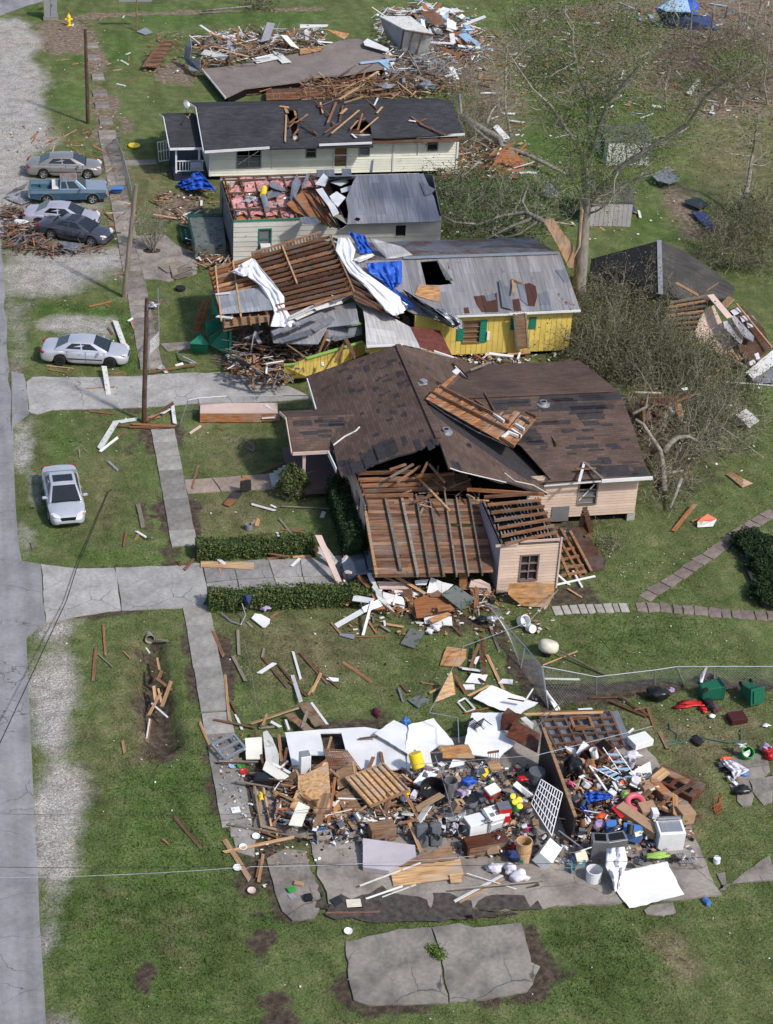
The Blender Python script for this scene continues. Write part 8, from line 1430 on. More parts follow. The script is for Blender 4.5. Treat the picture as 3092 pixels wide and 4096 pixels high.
cable('garden_hose',[at('V',1090,690,.04),at('V',1092,725,.04),at('V',1135,755,.04),at('V',1130,785,.04),at('V',1070,800,.04),at('V',1060,820,.04),at('V',1150,800,.04),at('V',1235,765,.04),at('V',1420,800,.04),at('V',1490,790,.04),at('V',1490,725,.04)],.028,plain('hose_green',(.05,.13,.11),.5),'green garden hose snaking across the back yard',0,6);blob('black cloth lump on the hose','V',1248,790,.1,(.28,.38,.1),m_bcloth,'cloth',None,.15)
pn('round concrete base at the right edge of the yard','c',.05,[(830,900),(980,740),(1200,700),(1450,700),(1580,800),(1620,1000),(1500,1110),(1240,1150),(960,1130)],m_patio,.1,'concrete_base');
for q in([(1265,1170),(1670,1090),(1670,1540),(1510,1590),(1370,1440)],[(910,1240),(1100,1170),(1240,1160),(1350,1440),(1320,1600),(1150,1620)]):pave('slab',pxy('c',*q),m_patio,.05,.1,.03,step=.3)
cloth('rumpled white striped shirt spread on the round base',('c',[(770,800),(860,920),(960,1000),(1000,1150)],[(900,800),(1050,850),(1270,980),(1100,1080)]),'shirt',m_wcloth,'shirt',[.3,.35,.3,.12],.05,22,14,4);cloth('long white sleeve with orange cuff below the shirt',('c',[(880,1080),(930,1150),(1040,1250)],[(930,1080),(1000,1150),(1085,1215)]),'sleeve',m_wcloth,'shirt',[.2,.2,.12],.03,10,5,1);blob('blue bag beside the striped shirt','c',1180,1050,.1,(.22,.14,.12),m_blue,'bag',None,.15);blob('orange and pale bundle above the shirt','c',840,790,.15,(.28,.16,.15),m_orange,'bundle',None,.3);blob('grey plastic bag beside the orange bundle','c',810,880,.12,(.22,.2,.13),m_foil,'bag',None,.3);blob('dark bag under the striped shirt','c',900,980,.1,(.35,.25,.1),m_bcloth,'bag',None,.2);blob('black rubbish bag on the broken slab by the shirt','c',1150,1320,.16,(.42,.28,.2),m_black,'rubbish_bag',None,.15)
cyl('green and white pail topped with scraps by the hose','c',1200,740,.05,.26,.4,m_toygreen,'pail',(.5,0,0));blob('grey cloth draped on the pail','c',1130,560,.5,(.28,.18,.1),m_foil,'cloth',None,.3);pn('white carton flap leaning on the pail','c',.2,[(1160,690,.4),(1270,630,.5),(1285,700,.2),(1200,780,.1)],'B',.02,'carton');cable('light_string',[at('c',740+random.gauss(0,55),1580+random.gauss(0,90),.05)for _ in range(26)],.012,plain('orange_cord',(.34,.09,.03),.6),'orange string of lights heaped on the grass',0,2);blob('mixed red and navy clothes at the edge of the yard','c',1640,700,.2,(.4,.4,.25),m_red,'clothing',None,.3);blob('lavender shirt at the edge of the yard','c',1560,610,.25,(.3,.3,.15),m_lav,'clothing',None,.3)
t=thing('collapsed_shed','collapsed pink shed with exposed rafters above grey brush','shed',at('L',1100,480))
mb=MB();mb.slab([[at('L',900,200,2.0),at('L',1210,140,2.6),at('L',1080,430,.9),at('L',820,440,.6)]],.08,None,0);obj('roof_underside',mb,m_dwood,t)
for k in range(8):a=k/7;mb=MB();mb.board(at('L',905-75*a,205+230*a,2.15-1.4*a),at('L',1200-115*a,150+280*a,2.75-1.7*a),.1,.1);obj('rafter',mb,m_lwood if k%2 else m_gwood,t)
mb=MB();mb.slab([tri('L',[at('L',1085,430,1.0),at('L',1225,225,2.2),at('L',1370,540,.5)],[(1085,430),(1130,300),(1225,225),(1300,380),(1400,530),(1290,600),(1130,540)])],.08);obj('pink_wall',mb,m_pink,t);mb=MB();mb.board(at('L',1200,150,2.8),at('L',1345,320,2.2),.45,.06);mb.board(at('L',1270,600,.3),at('L',1440,540,.5),.25,.05);obj('pink_trim',mb,m_pinkp,t)
mb=MB();mb.slab([[at('L',1340,260,1.6),at('L',1440,230,1.6),at('L',1600,400,1.4),at('L',1660,540,1.0),at('L',1490,680,.4),at('L',1420,560,.8)]],.06);obj('torn_wall',mb,m_dwood,t)
for k,q in enumerate(([(1350,270),(1420,235),(1450,270),(1380,300)],[(1420,310),(1480,300),(1500,330),(1440,350)],[(1470,360),(1520,350),(1525,385),(1485,395)],[(1430,240),(1520,310),(1570,370),(1540,380),(1450,300)],[(1530,590),(1560,580),(1575,625),(1545,630)],[(1490,650),(1530,630),(1540,655),(1500,680)])):mb=MB();mb.slab([[at('L',x,y,1.65-.12*k)for x,y in q]],.03);obj('white_insulation_sheet',mb,m_wcloth,t)
mb=MB();mb.board(at('L',1395,215,1.9),at('L',1660,540,1.3),.1,.08);mb.board(at('L',1300,230,1.9),at('L',1360,170,2.3),.5,.06);mb.board(at('L',1310,600,.4),at('L',1470,690,.4),.2,.08)
for k in range(6):mb.board(at('L',1330+30*k,570-8*k,.6),at('L',1390+22*k,640-5*k,.5),.13,.05)
obj('timber',mb,m_lwood,t)
for l,p in(('grey metal roof strips sliding off the collapsed pink shed',[(1295,350,1.9),(1330,340,1.9),(1450,480,1.2),(1430,520,1.1),(1310,400,1.6)]),('curved grey sheet beside the roof strips',[(1350,310,2.2),(1380,300,2.2),(1530,460,1.4),(1520,500,1.3),(1440,450,1.5)]),('corrugated sheet at the right margin below the pink shed',[(1505,780,.2),(1670,665,.6),(1700,720,.6),(1700,800,.3),(1560,812,.1)]),('rust-flecked sheet above the corrugated one',[(1465,730,.4),(1670,560,1.1),(1700,560,1.1),(1700,660,.8),(1520,780,.3)])):pn(l,'L',1,p,'t' if 'rust' not in l else 'x',.03,'metal_sheet')
mb=MB();c=at('L',815,1075,.5);R=Matrix.Rotation(.95,3,'X')@Matrix.Rotation(.1,3,'Y');mb.lathe([(.01,-.35),(.78,-.35),(.8,.12),(.72,.14),(.68,-.2),(.01,-.2)],26,c,R);t=thing('industrial_fan','rusty round drum fan lying face up in the brush','fan',c);obj('drum',mb,tin('rusty_drum',(.12,.06,.05),.5,met=.1,rib=1),t);mb=MB()
for k in range(4):a=k*1.57+.3;d=R@V3(math.cos(a),math.sin(a),0);mb.board(c+d*.1,c+d*.62,.26,.02,R@V3(.3,0,1))
obj('blade',mb,m_dwood,t);mb=MB();e=[c+R@V3(x,y,.1)for x,y in((-.95,.95),(.95,.95),(.95,-.95),(-.95,-.95))]
for i in range(4):mb.board(e[i],e[(i+1)%4],.16,.4)
obj('housing',mb,m_dwood,t)
for l,p,k in(('white and brown torn panel beside the drum fan',[(880,1000,.9),(940,955,1.1),(950,1050,.7)],'B'),('brown torn card beside the drum fan',[(922,975,1.1),(980,960,1.1),(1002,1050,.8),(965,1068,.7)],'y'),('white panel with branch marks in the right brush',[(1390,1045,.5),(1470,1000,.6),(1570,1090,.5),(1490,1140,.4)],'x'),('white scrap with black cloth above the drum fan',[(985,848,1.0),(1030,840,1.),(1035,860,.9),(1000,868,.9)],'B'),('driftwood-brown plank slab on the far right lawn',[(1320,1490,.1),(1360,1470,.3),(1450,1525,.3),(1520,1560,.1),(1440,1590,.1)],'l')):pn(l,'L',.3,p,k,.04,'panel')
planks('caught in the brush right of the brown roof','L 830 1000 1065 895 1.0 1.1 .16 o;L 640 875 830 880 1.2 1.2 .12 P;L 910 950 975 880 1.1 1.1 .12 w;L 950 60 1110 150 2.6 2.2 .2 l;L 1170 115 1260 55 2.2 2.2 .06 n;L 870 480 1050 600 1.3 .9 .1 o;L 1310 800 1670 825 .5 .5 .07 W;Q 925 415 1085 215 .1 .3 .22 o;Q 1065 345 1160 310 .1 .1 .08 o;L 1180 780 1320 660 .4 .8 .2 l')
t=thing('wheelbarrow_tray','rust-orange wheelbarrow tray upturned on the back lawn','wheelbarrow',at('Q',1170,350));mb=MB();mb.slab([[at('Q',1105,345,.3),at('Q',1180,290,.5),at('Q',1250,330,.3),at('Q',1190,345,.35)]],.04);obj('red_side',mb,m_orange,t);mb=MB();mb.slab([[at('Q',1105,350,.3),at('Q',1200,345,.35),at('Q',1250,330,.3),at('Q',1220,385,.05),at('Q',1105,392,.05)]],.04);obj('tray',mb,m_wchip,t)
t=thing('rafter_grid','dark broken roof frame with open rafters beside the pink room','roof frame',at('Q',200,650));mb=MB();mb.slab([[at('Q',130,400,.9),at('Q',250,390,.9),at('Q',330,520,.6),at('Q',425,640,.2),at('Q',400,700,.1),at('Q',300,725,.1),at('Q',230,620,.4)]],.06);obj('boards',mb,wood('rotted_boards',(.09,.045,.03),.6,(2,8,8)),t)
mb=MB()
for a,b in(((30,415,.9),(240,780,.1)),((80,400,.9),(270,740,.1)),((20,470,.8),(150,770,.2)),((150,420,.95),(310,720,.2)),((10,400,.8),(60,395,.8)),((40,470,.7),(140,490,.7)),((50,575,.5),(180,545,.55)),((60,640,.4),(215,605,.45)),((90,695,.3),(250,675,.35)),((80,755,.2),(270,720,.25)),((260,460,.8),(325,438,.8))):mb.board(at('Q',*a),at('Q',*b),.13,.09)
obj('rafter',mb,m_wood,t);mb=MB();
for x in(225,245,265,290,310):mb.board(at('Q',x,430,.4),at('Q',262+(x-265)*.3,240+abs(x-265)*1.2,1.9),.24,.05,(0,-1,0))
obj('splintered_post',mb,m_dwood,t)
# the household heap in front
pn('long white ceiling sheet with a window opening lying across the heap','X',.5,[(110,362),(500,328),(1000,300),(1160,328),(1480,640),(1490,748),(1330,772),(940,772),(880,700),(560,610),(400,605),(270,722),(190,722),(130,440)],'B',.06,'wall_sheet',None,[[(502,366),(738,362),(792,575),(545,550)]])
for l,f,p,k,n in(('white sheet lying over the long one, its corner pointing up','X',[(1110,372,.75),(1330,222,.8),(1510,315,.8),(1670,600,.7),(1480,600,.7)],'B','wall_sheet'),('large white sheet behind the yellow bucket','Y',[(85,130,.9),(345,58,1.0),(562,330,.8),(405,338,.8),(255,432,.7),(60,400,.7)],'B','wall_sheet'),('white sheet with a black chair lying on it','Y',[(738,0,.9),(1055,0,.9),(1030,150,.9),(1185,315,.8),(1010,465,.7),(755,432,.7),(665,320,.8)],'B','wall_sheet'),('dark brown table top behind the mahogany one','Y',[(1045,20,1.2),(1110,-50,1.3),(1245,40,1.3),(1150,180,1.2),(1030,170,1.)],'m','tabletop'),('mahogany table top leaning by the tall dark partition','Y',[(1090,240,1.2),(1180,75,1.5),(1440,220,1.4),(1410,412,.9)],'m','tabletop'),('white rounded appliance panel behind the dark table','Y',[(1235,60,1.),(1290,40,1.1),(1370,110,1.),(1360,170,.8)],'W','panel'),('orange plywood square under the white sheets','Y',[(412,350,.8),(705,325,.9),(770,470,.6),(440,470,.6)],'y','plywood_sheet'),('big torn chipboard sheet standing in the heap','X',[(255,850,.9),(520,742,1.2),(540,697,1.3),(590,692,1.3),(615,1000,1.0),(605,1310,.4),(495,1325,.3),(370,1150,.5),(255,990,.7)],'s','chipboard'),('tan rounded scrap below the chipboard sheet','X',[(250,1000,.7),(350,1100,.6),(370,1160,.4),(220,1225,.2),(175,1185,.3)],'T','panel'),('brown cupboard side behind the slatted base','X',[(680,795,1.0),(850,690,1.2),(875,840,.9),(800,960,.7),(700,1000,.6)],'n','panel'),('grey-brown door panel under the slatted base','X',[(670,1055,.6),(820,965,.7),(1040,1320,.3),(930,1392,.2),(850,1392,.2)],'n','door'),('orange plank strip beside the chipboard sheet','X',[(620,1300,.3),(690,1080,.6),(760,1290,.3),(720,1320,.2)],'y','plank'),('cream wallboard near the silver window frame','W',[(430,602,.5),(590,592,.5),(600,800,.3),(440,802,.3)],'C','panel'),('narrow white slab with a torn lower edge','W',[(600,545,.6),(640,528,.6),(690,600,.6),(755,760,.5),(750,890,.4),(640,922,.4)],'x','wall_sheet'),('brown board with white edging thrown above the long sheet','W',[(930,272,.4),(1040,255,.5),(1195,470,.4),(1090,492,.3)],'n','panel'),('brown board crossing below the white-edged one','W',[(805,375,.3),(880,365,.4),(1098,520,.4),(1020,556,.3)],'n','panel'),('slate-dark fallen wall frame sheet at the back of the heap','Z',[(0,130),(770,105),(905,440),(240,520),(110,300)],m_tinb,'fallen_wall'),('tan interior door with a cut-out at the front of the heap','a',[(1040,412,.25),(1560,345,.35),(1588,470,.2),(1490,492,.2),(1065,547,.12)],'T','door'),('tan board end on the door with a cut-out','a',[(1480,460,.3),(1565,450,.3),(1572,515,.2),(1490,522,.2)],'T','board'),('brown wedge of board behind the tan door','a',[(1100,392,.3),(1480,240,.8),(1540,345,.5),(1040,412,.3)],'n','board'),('huge white board sloping off the right front of the heap','b',[(985,560,.35),(1015,520,.6),(1320,452,.7),(1425,650,.12),(1092,736,.1),(1010,630,.15)],'B','wall_sheet'),('grey slab of concrete under the cinder block','a',[(550,270),(620,215),(760,190),(770,260)],m_stone,'slab')):pn(l,f,.12,p,k,.05,n)
def rack(label,f,c,n,m,r,mat,name,th=None,parent=None):
 P=[at(f,*q)for q in c];mb=MB()
 for k in range(n):a=k/(n-1);mb.board(P[0].lerp(P[1],a),P[3].lerp(P[2],a),r,th or r)
 for k in range(m):a=k/(m-1);mb.board(P[0].lerp(P[3],a)+V3(0,0,.01),P[1].lerp(P[2],a)+V3(0,0,.01),r,th or r)
 return obj(name,mb,mat,None,label,name.split('_')[-1])
rack('brown rafter grid over the slate-dark wall frame','Z',[(0,118,.25),(690,105,.25),(830,440,.25),(200,505,.25)],7,6,.09,m_dwood,'rafter_grid');rack('square hatch frame in the rafter grid','Z',[(315,172,.35),(490,165,.35),(530,268,.35),(355,275,.35)],2,2,.12,m_wood,'hatch_surround')
t=thing('slatted_bed','slatted chipboard bed base tilted on top of the heap','bed base',at('X',1130,950,1));BP=[at('X',*q)for q in((785,882,1.),(1200,718,1.3),(1480,1012,.9),(1060,1190,.6))];mb=MB();mb.slab([BP],.04);obj('board',mb,m_osb,t)
for k in range(8):mb=MB();mb.board(BP[0].lerp(BP[1],k/7)+V3(0,0,.05),BP[3].lerp(BP[2],k/7)+V3(0,0,.05),.08,.1);obj('slat',mb,m_lwood,t)
for i,j in((0,1),(3,2)):mb=MB();mb.board(BP[i]+V3(0,0,.02),BP[j]+V3(0,0,.02),.05,.14);obj('rail',mb,m_lwood,t)
rack('brown lattice screen by the window opening','X',[(540,545,.8),(800,560,.8),(960,780,.7),(600,760,.7)],16,14,.03,m_wood,'lattice_screen',.02);rack('silver window frame on the sidewalk end of the heap','W',[(115,668,.3),(322,570,.4),(432,700,.4),(240,802,.3)],2,3,.1,m_galv,'fallen_window');rack('white metal crib side standing against the dark partition','Y',[(1450,690,1.9),(1670,830,1.7),(1560,1270,.6),(1350,940,1.0)],10,6,.035,m_ewhite,'crib_side',.03)
pn('white door frame corner lying at the left of the heap','W',.3,[(740,1280,.4),(775,1190,.5),(775,1270,.4),(1150,1400,.3),(1140,1420,.3)],'W',.08,'door_casing');planks('in the foreground household heap','X 670 850 590 1390 1.1 .3 .11 o;X 870 680 900 830 1.1 .9 .12 l;X 630 400 575 610 .9 .6 .1 l;X 610 770 725 860 1.1 1.1 .08 l;X 1180 580 1205 710 .6 .8 .14 w;X 935 425 1150 398 .6 .8 .12 d;X 1430 1020 1640 1390 .9 .4 .12 w;a 860 640 1135 545 .1 .1 .07 W;a 980 625 1230 532 .1 .1 .05 x;a 815 540 1265 370 .3 .5 .05 x;b 25 690 320 530 .12 .12 .12 W;b 55 700 340 545 .1 .1 .1 l;b 100 520 408 618 .25 .1 .04 x;b 0 620 560 565 .3 .3 .06 g;b 660 260 850 400 .7 .5 .05 v;a 1185 80 1270 290 .8 .2 .14 l;a 1100 80 1240 50 .8 .8 .12 w;a 560 745 960 735 .1 .1 .08 d;W 1065 265 1215 470 .5 .4 .1 W;U 1010 1002 1250 950 .1 .1 .1 o')
rack('flimsy wire rack at the right front of the heap','b',[(1370,400,.3),(1460,385,.3),(1490,455,.15),(1400,460,.15)],7,3,.02,m_galv,'wire_rack');cyl('concrete drain pipe end opening into the ditch','d',1100,240,-.12,.1,.6,m_stone,'drain_pipe',(1.5,0,.05),None,True,.21)
w0,w1=at('Z',45,275,1.95),at('Z',350,1120,1.5);t=thing('partition_wall','tall dark partition wall standing on edge through the heap','wall',w1);mb=MB();mb.slab([[w0,w1,V3(w1.x,w1.y,.1),V3(w0.x,w0.y,.1)]],.1,(-1,0,0));obj('panel',mb,plain('dark_panelling',(.03,.022,.022),.6),t);mb=MB();mb.board(w0+V3(.05,0,.03),w1+V3(.05,0,.03),.13,.06);obj('top_rail',mb,m_lwood,t)
def cab(label,f,x,y,z,sz,rz,mat,name,front,tilt=0):
 c=at(f,x,y,z);t=thing(name,label,name.split('_')[-1],c);R=Matrix.Rotation(rz,3,'Z')@Matrix.Rotation(tilt,3,'X');mb=MB();mb.box(c,sz,0,0,R);obj('body',mb,mat,t,bevel=.02)
 a,b,h=sz
 for n,mt,q,s in front:mb=MB();mb.box(c+R@V3(q[0]*a,q[1]*b,q[2]*h),(s[0]*a,s[1]*b,s[2]*h),0,0,R);obj(n,mb,mt,t)
dr=[('drawer',m_brownpan,(0,-.51,.2),(.9,.02,.35)),('drawer',m_brownpan,(0,-.51,-.22),(.9,.02,.35))]
cab('mahogany chest on its side at the front of the heap','b',215,350,.35,(1.7,.6,.65),.12,m_redwood,'chest',dr);cab('brown side table in the middle front of the heap','a',980,140,.4,(1.0,.6,.6),.1,m_brownpan,'table',[('drawer',m_wood,(0,-.52,.1),(.8,.03,.4))])
cab('white stove with round burner dials in the heap','b',255,190,.7,(.62,.7,.8),.3,m_ewhite,'stove',[('burner',m_silver,(-.2,-.1,.51),(.3,.25,.02)),('burner',m_silver,(.2,-.1,.51),(.3,.25,.02)),('burner',m_silver,(.2,.28,.51),(.3,.25,.02)),('oven_door',m_ewhite,(0,-.52,-.1),(.85,.04,.6))],.25)
cab('white square appliance left of the stove','b',150,240,.5,(.75,.65,.8),.25,m_ewhite,'appliance',[('grey_side',m_grey,(-.51,0,0),(.02,.9,.9))]);cab('white washing machine at the right of the heap','b',1330,290,.55,(1.05,.8,.95),-.05,m_ewhite,'washing_machine',[('lid',m_galv,(0,0,.52),(.8,.7,.03)),('control_panel',m_silver,(0,.45,.58),(.9,.1,.2))],.1)
cab('open white refrigerator shell lying on its back','b',590,405,.4,(1.0,.62,.6),.9,m_ewhite,'refrigerator',[('liner',m_cream2,(0,-.46,.1),(.85,.1,.7))],.5);cab('grey metal cabinet frame beside the plastic drape','b',905,370,.6,(.62,.55,1.1),-.2,m_silver,'cabinet',[('dark_opening',m_dark,(0,0,.51),(.7,.7,.02))]);cab('second grey metal cabinet behind the plastic drape','b',1000,340,.7,(.8,.5,.8),.1,m_silver,'cabinet',[('dark_opening',m_black,(0,0,.51),(.8,.7,.02))],.15)
cab('white narrow cupboard upright by the long sheet','X',330,720,.8,(.42,.4,1.1),.1,m_ewhite,'cupboard',[('grey_top',m_grey,(0,0,.51),(.9,.9,.02))]);cab('black television face up at the left edge of the heap','W',610,1000,.25,(.75,.5,.35),-.2,m_black,'television',[('screen',m_glass,(0,0,.51),(.8,.8,.02))]);cab('dark low bookcase lying at the right end of the heap','Z',1330,800,.2,(1.1,2.0,.35),.75,m_redwood,'bookcase',[('compartment',m_dark,(-.2,.25,.51),(.35,.35,.02)),('compartment',m_brownpan,(.2,.1,.51),(.3,.6,.02)),('compartment',m_dark,(-.2,-.2,.51),(.35,.35,.02))]);cab('dark dresser frame behind the blue-stepped ladders','Z',560,520,.6,(1.4,.7,.6),.6,m_redwood,'dresser',[('compartment',m_dark,(-.25,0,.51),(.4,.8,.02)),('compartment',m_dark,(.25,0,.51),(.4,.8,.02))],.3);cab('orange-brown cabinet side by the dark bookcase','Z',1170,880,.6,(.4,1.1,.5),.35,m_owood,'cabinet',[('edge',m_wood,(-.52,0,0),(.03,1,.9))])
cab('red and white cooler chest in the middle of the heap','Y',945,820,1.,(.55,.4,.4),.5,m_red,'cooler',[('lid',m_ewhite,(-.1,0,.56),(1.02,1.05,.2))],.3);cab('red drink tin with silver lid by the toy flower','Y',1060,1030,.9,(.5,.45,.7),.1,m_red,'tin',[('lid',m_silver,(0,0,.52),(1,1,.06)),('lettering',m_ewhite,(0,-.52,.1),(.7,.02,.2))])
t=thing('mattress','stained pale lilac mattress lying at the front of the heap','mattress',at('a',1030,320));mb=MB();mb.slab([[at('a',*q)for q in((838,190,.5),(1225,242,.55),(1232,320,.5),(1030,432,.35),(838,405,.3))]],.24);obj('body',mb,paint('stained_ticking',(.50,.46,.50),(.42,.36,.34),.6),t,bevel=.05)
for l,x,y in(('grey sofa cushion left of its pair',1275,170),('grey sofa cushion right of its pair',1375,160)):bxo(l,'a',x,y,.5,(.5,.3,1.0),(-.3,0,.1),m_gcloth,'cushion',None,.1)
t=thing('cinder_block','cracked cinder block at the left front of the heap','block',at('a',550,190));c=at('a',550,185,.25);mb=MB()
for x,y,a,b in((0,-.15,.6,.06),(0,.15,.6,.06),(-.27,0,.06,.3),(0,0,.06,.3),(.27,0,.06,.3)):mb.box(c+V3(x,y,0),(a,b,.4))
obj('body',mb,m_stone,t)
for l,a,b,z0,z1 in(('tall white ladder with pale blue treads',(625,452,740,452),(860,800,975,790),1.7,.5),('short white ladder with blue treads',(520,638,625,630),(800,795,850,740),1.3,.6)):
 P=[at('Z',a[0],a[1],z0),at('Z',a[2],a[3],z0),at('Z',b[2],b[3],z1),at('Z',b[0],b[1],z1)];t=thing('step_ladder',l,'ladder',P[3]);mb=MB();mb.tube([P[0],P[3]],.022,6);mb.tube([P[1],P[2]],.022,6);obj('rail',mb,m_ewhite,t)
 for k in range(4):a_=.2+k*.2;mb=MB();mb.board(P[0].lerp(P[3],a_),P[1].lerp(P[2],a_),.12,.03);obj('tread',mb,m_lblue,t)
chair('spindle-back wooden chair in the middle of the heap',at('Y',965,640,.5),Matrix.Rotation(.1,3,'Z'),m_wood,m_lwood,.5);chair('wooden chair toppled beside the black bag',at('Z',560,780,.35),Matrix.Rotation(2.2,3,'Z')@Matrix.Rotation(1.1,3,'X'),m_wood,None,.5);chair('black chair overturned on the white sheet',at('Y',890,190,.95),Matrix.Rotation(.6,3,'Z')@Matrix.Rotation(-1.3,3,'X'),m_black,None,.46);chair('cream plastic chair fallen at the front of the heap',at('b',765,420,.1),Matrix.Rotation(.3,3,'Z')@Matrix.Rotation(.9,3,'X'),m_cream2,None,.5);chair('teal slatted chair flat at the front of the heap',at('b',670,490,.1),Matrix.Rotation(1.2,3,'Z')@Matrix.Rotation(1.4,3,'X'),plain('teal_plastic',(.1,.25,.32),.5),None,.42)
cyl('yellow drink bucket tipped on the white sheets','Y',190,560,.9,.27,.6,m_yel,'bucket',(-.5,0,.5),None,False);cyl('grey ribbed dustbin standing open in the heap','Y',515,850,.5,.26,.75,m_silver,'dustbin');cyl('dark grey laundry tub in the heap','Y',330,850,.5,.42,.5,m_black,'tub',(.3,0,0),None,True,.52);cyl('tan wicker barrel stuffed with cloth at the front','b',440,440,.05,.3,.95,m_tan,'barrel');cyl('round grey-topped stool by the dark partition','Y',1400,700,.6,.34,.5,m_gcloth,'stool',(0,0,0),None,False);cyl('white plastic potty chair at the front of the heap','b',870,560,.05,.3,.5,m_ewhite,'potty_chair');cyl('roll of white paper among the right-hand boxes','Z',930,800,.6,.2,.3,m_wcloth,'paper_roll',(.3,0,0),None,False);cyl('blue can on the slab by the lawn','b',1545,680,.06,.12,.3,m_blue,'can',(1.4,0,.3),None,False);cyl('white jar on the grass edge right of the heap','b',1618,455,.0,.14,.24,m_ewhite,'jar',(0,0,0),None,False)
mb=MB();c=at('Z',935,980,.8);mb.grid(lambda u,v:c+V3(math.cos(u*6.2832)*(.32+.13*math.cos(v*6.2832)),math.sin(u*6.2832)*(.32+.13*math.cos(v*6.2832)),.13*math.sin(v*6.2832)+math.sin(u*6.28)*.1),24,10);obj('swim_ring',mb,plain('coral_plastic',(.62,.12,.15),.4),None,'coral inflatable swim ring in the right of the heap','swim ring',smooth=True)
t=thing('toy_flower','green toy plant with yellow flower discs in the heap','toy',at('Y',1180,940));blobs=[(1160,865),(1180,925),(1225,900),(1230,965)];c=at('Y',1185,950,1.0);mb=MB();mb.lathe([(.05,-.3),(.22,-.2),(.3,0),(.2,.2),(.05,.25)],10,c);obj('stem',mb,m_toygreen,t)
for x,y in blobs:mb=MB();mb.lathe([(.02,0),(.12,.02),(.12,.06),(.02,.07)],12,at('Y',x,y,1.3),Matrix.Rotation(.6,3,'X'));obj('flower',mb,m_yel,t)
for l,f,x,y,z,r,m,n in(('large black rubbish bag behind the wooden chairs','Z',350,650,.7,(.5,.55,.6),m_black,'rubbish_bag'),('white rubbish bag at the front, leftmost of three','b',270,490,.2,(.42,.28,.24),m_wcloth,'rubbish_bag'),('white rubbish bag at the front, uppermost of three','b',370,500,.3,(.32,.26,.26),m_wcloth,'rubbish_bag'),('white rubbish bag at the front, lowest of three','b',420,540,.25,(.42,.32,.28),m_wcloth,'rubbish_bag'),('white pillow by the ladders','Z',905,530,.8,(.42,.25,.18),m_wcloth,'pillow'),('fluorescent yellow vest beside the swim ring','Z',840,910,.8,(.2,.3,.18),m_lgreen,'vest'),('brown leather seat back behind the toppled chair','Z',495,640,.8,(.3,.35,.4),m_wood,'seat_cushion'),('orange lifejacket near the blue tarpaulin','Z',620,1110,.6,(.35,.25,.15),m_orange,'lifejacket'),('lavender bag of clothes near the blue crates','Z',590,1190,.5,(.3,.25,.2),m_lav,'bag'),('blue and white cloth heap in the middle','Y',700,710,.9,(.35,.22,.2),m_tarp,'cloth'),('bright pink cloth at the lower middle of the heap','Y',1310,1190,.7,(.18,.16,.1),m_pinkpl,'cloth'),('black and navy backpack beside the wicker barrel','b',390,410,.4,(.35,.3,.25),m_ncloth,'backpack'),('yellow cloth on the ladder of pale studs','W',580,1150,.3,(.12,.32,.05),m_yel,'cloth'),('maroon cloth on the lawn by the grey board','X',1130,140,.12,(.18,.4,.1),m_maroon,'cloth'),('blue ball behind the white sheets','X',1450,245,.5,(.24,.24,.24),m_blue,'ball'),('lime green toboggan-like shell at the right front','b',1255,415,.4,(.55,.25,.09),m_lgreen,'shell'),('red cloth by the round stool','Y',1260,680,.9,(.28,.2,.07),m_red,'cloth')):blob(l,f,x,y,z,r,m,n,None,.22)
for f,poly,n in(('Y',[(60,560),(700,480),(1380,560),(1380,1285),(60,1285)],16),('Z',[(300,520),(640,500),(1300,1000),(1400,1300),(420,1300)],14),('X',[(0,820),(260,900),(600,1392),(0,1392)],8)):heap('flung on top of the household heap',f,poly,n,'WBCnyWGT',(.5,1.3),.9,(.25,.6))
cloth('bright blue tarpaulin crumpled by the black bag',('Z',[(440,890),(560,870),(720,910)],[(470,990),(590,960),(700,950)]),'tarpaulin',m_tarp,'tarpaulin',[.7,.85,.6],.07,20,12,5);cloth('blue tarpaulin tail hanging to the front',('Z',[(390,985),(430,1060),(470,1190)],[(480,1000),(490,1080),(525,1190)]),'tarpaulin',m_tarp,'tarpaulin',[.7,.5,.3],.06,20,8,4)
cloth('clear plastic sheeting draped over the huge white board',('b',[(950,370),(945,480),(985,560),(1000,640)],[(1060,360),(1080,450),(1060,500),(1030,600)]),'plastic_sheet',m_plast,'plastic sheet',[1.1,.9,.7,.3],.08,20,10,4)
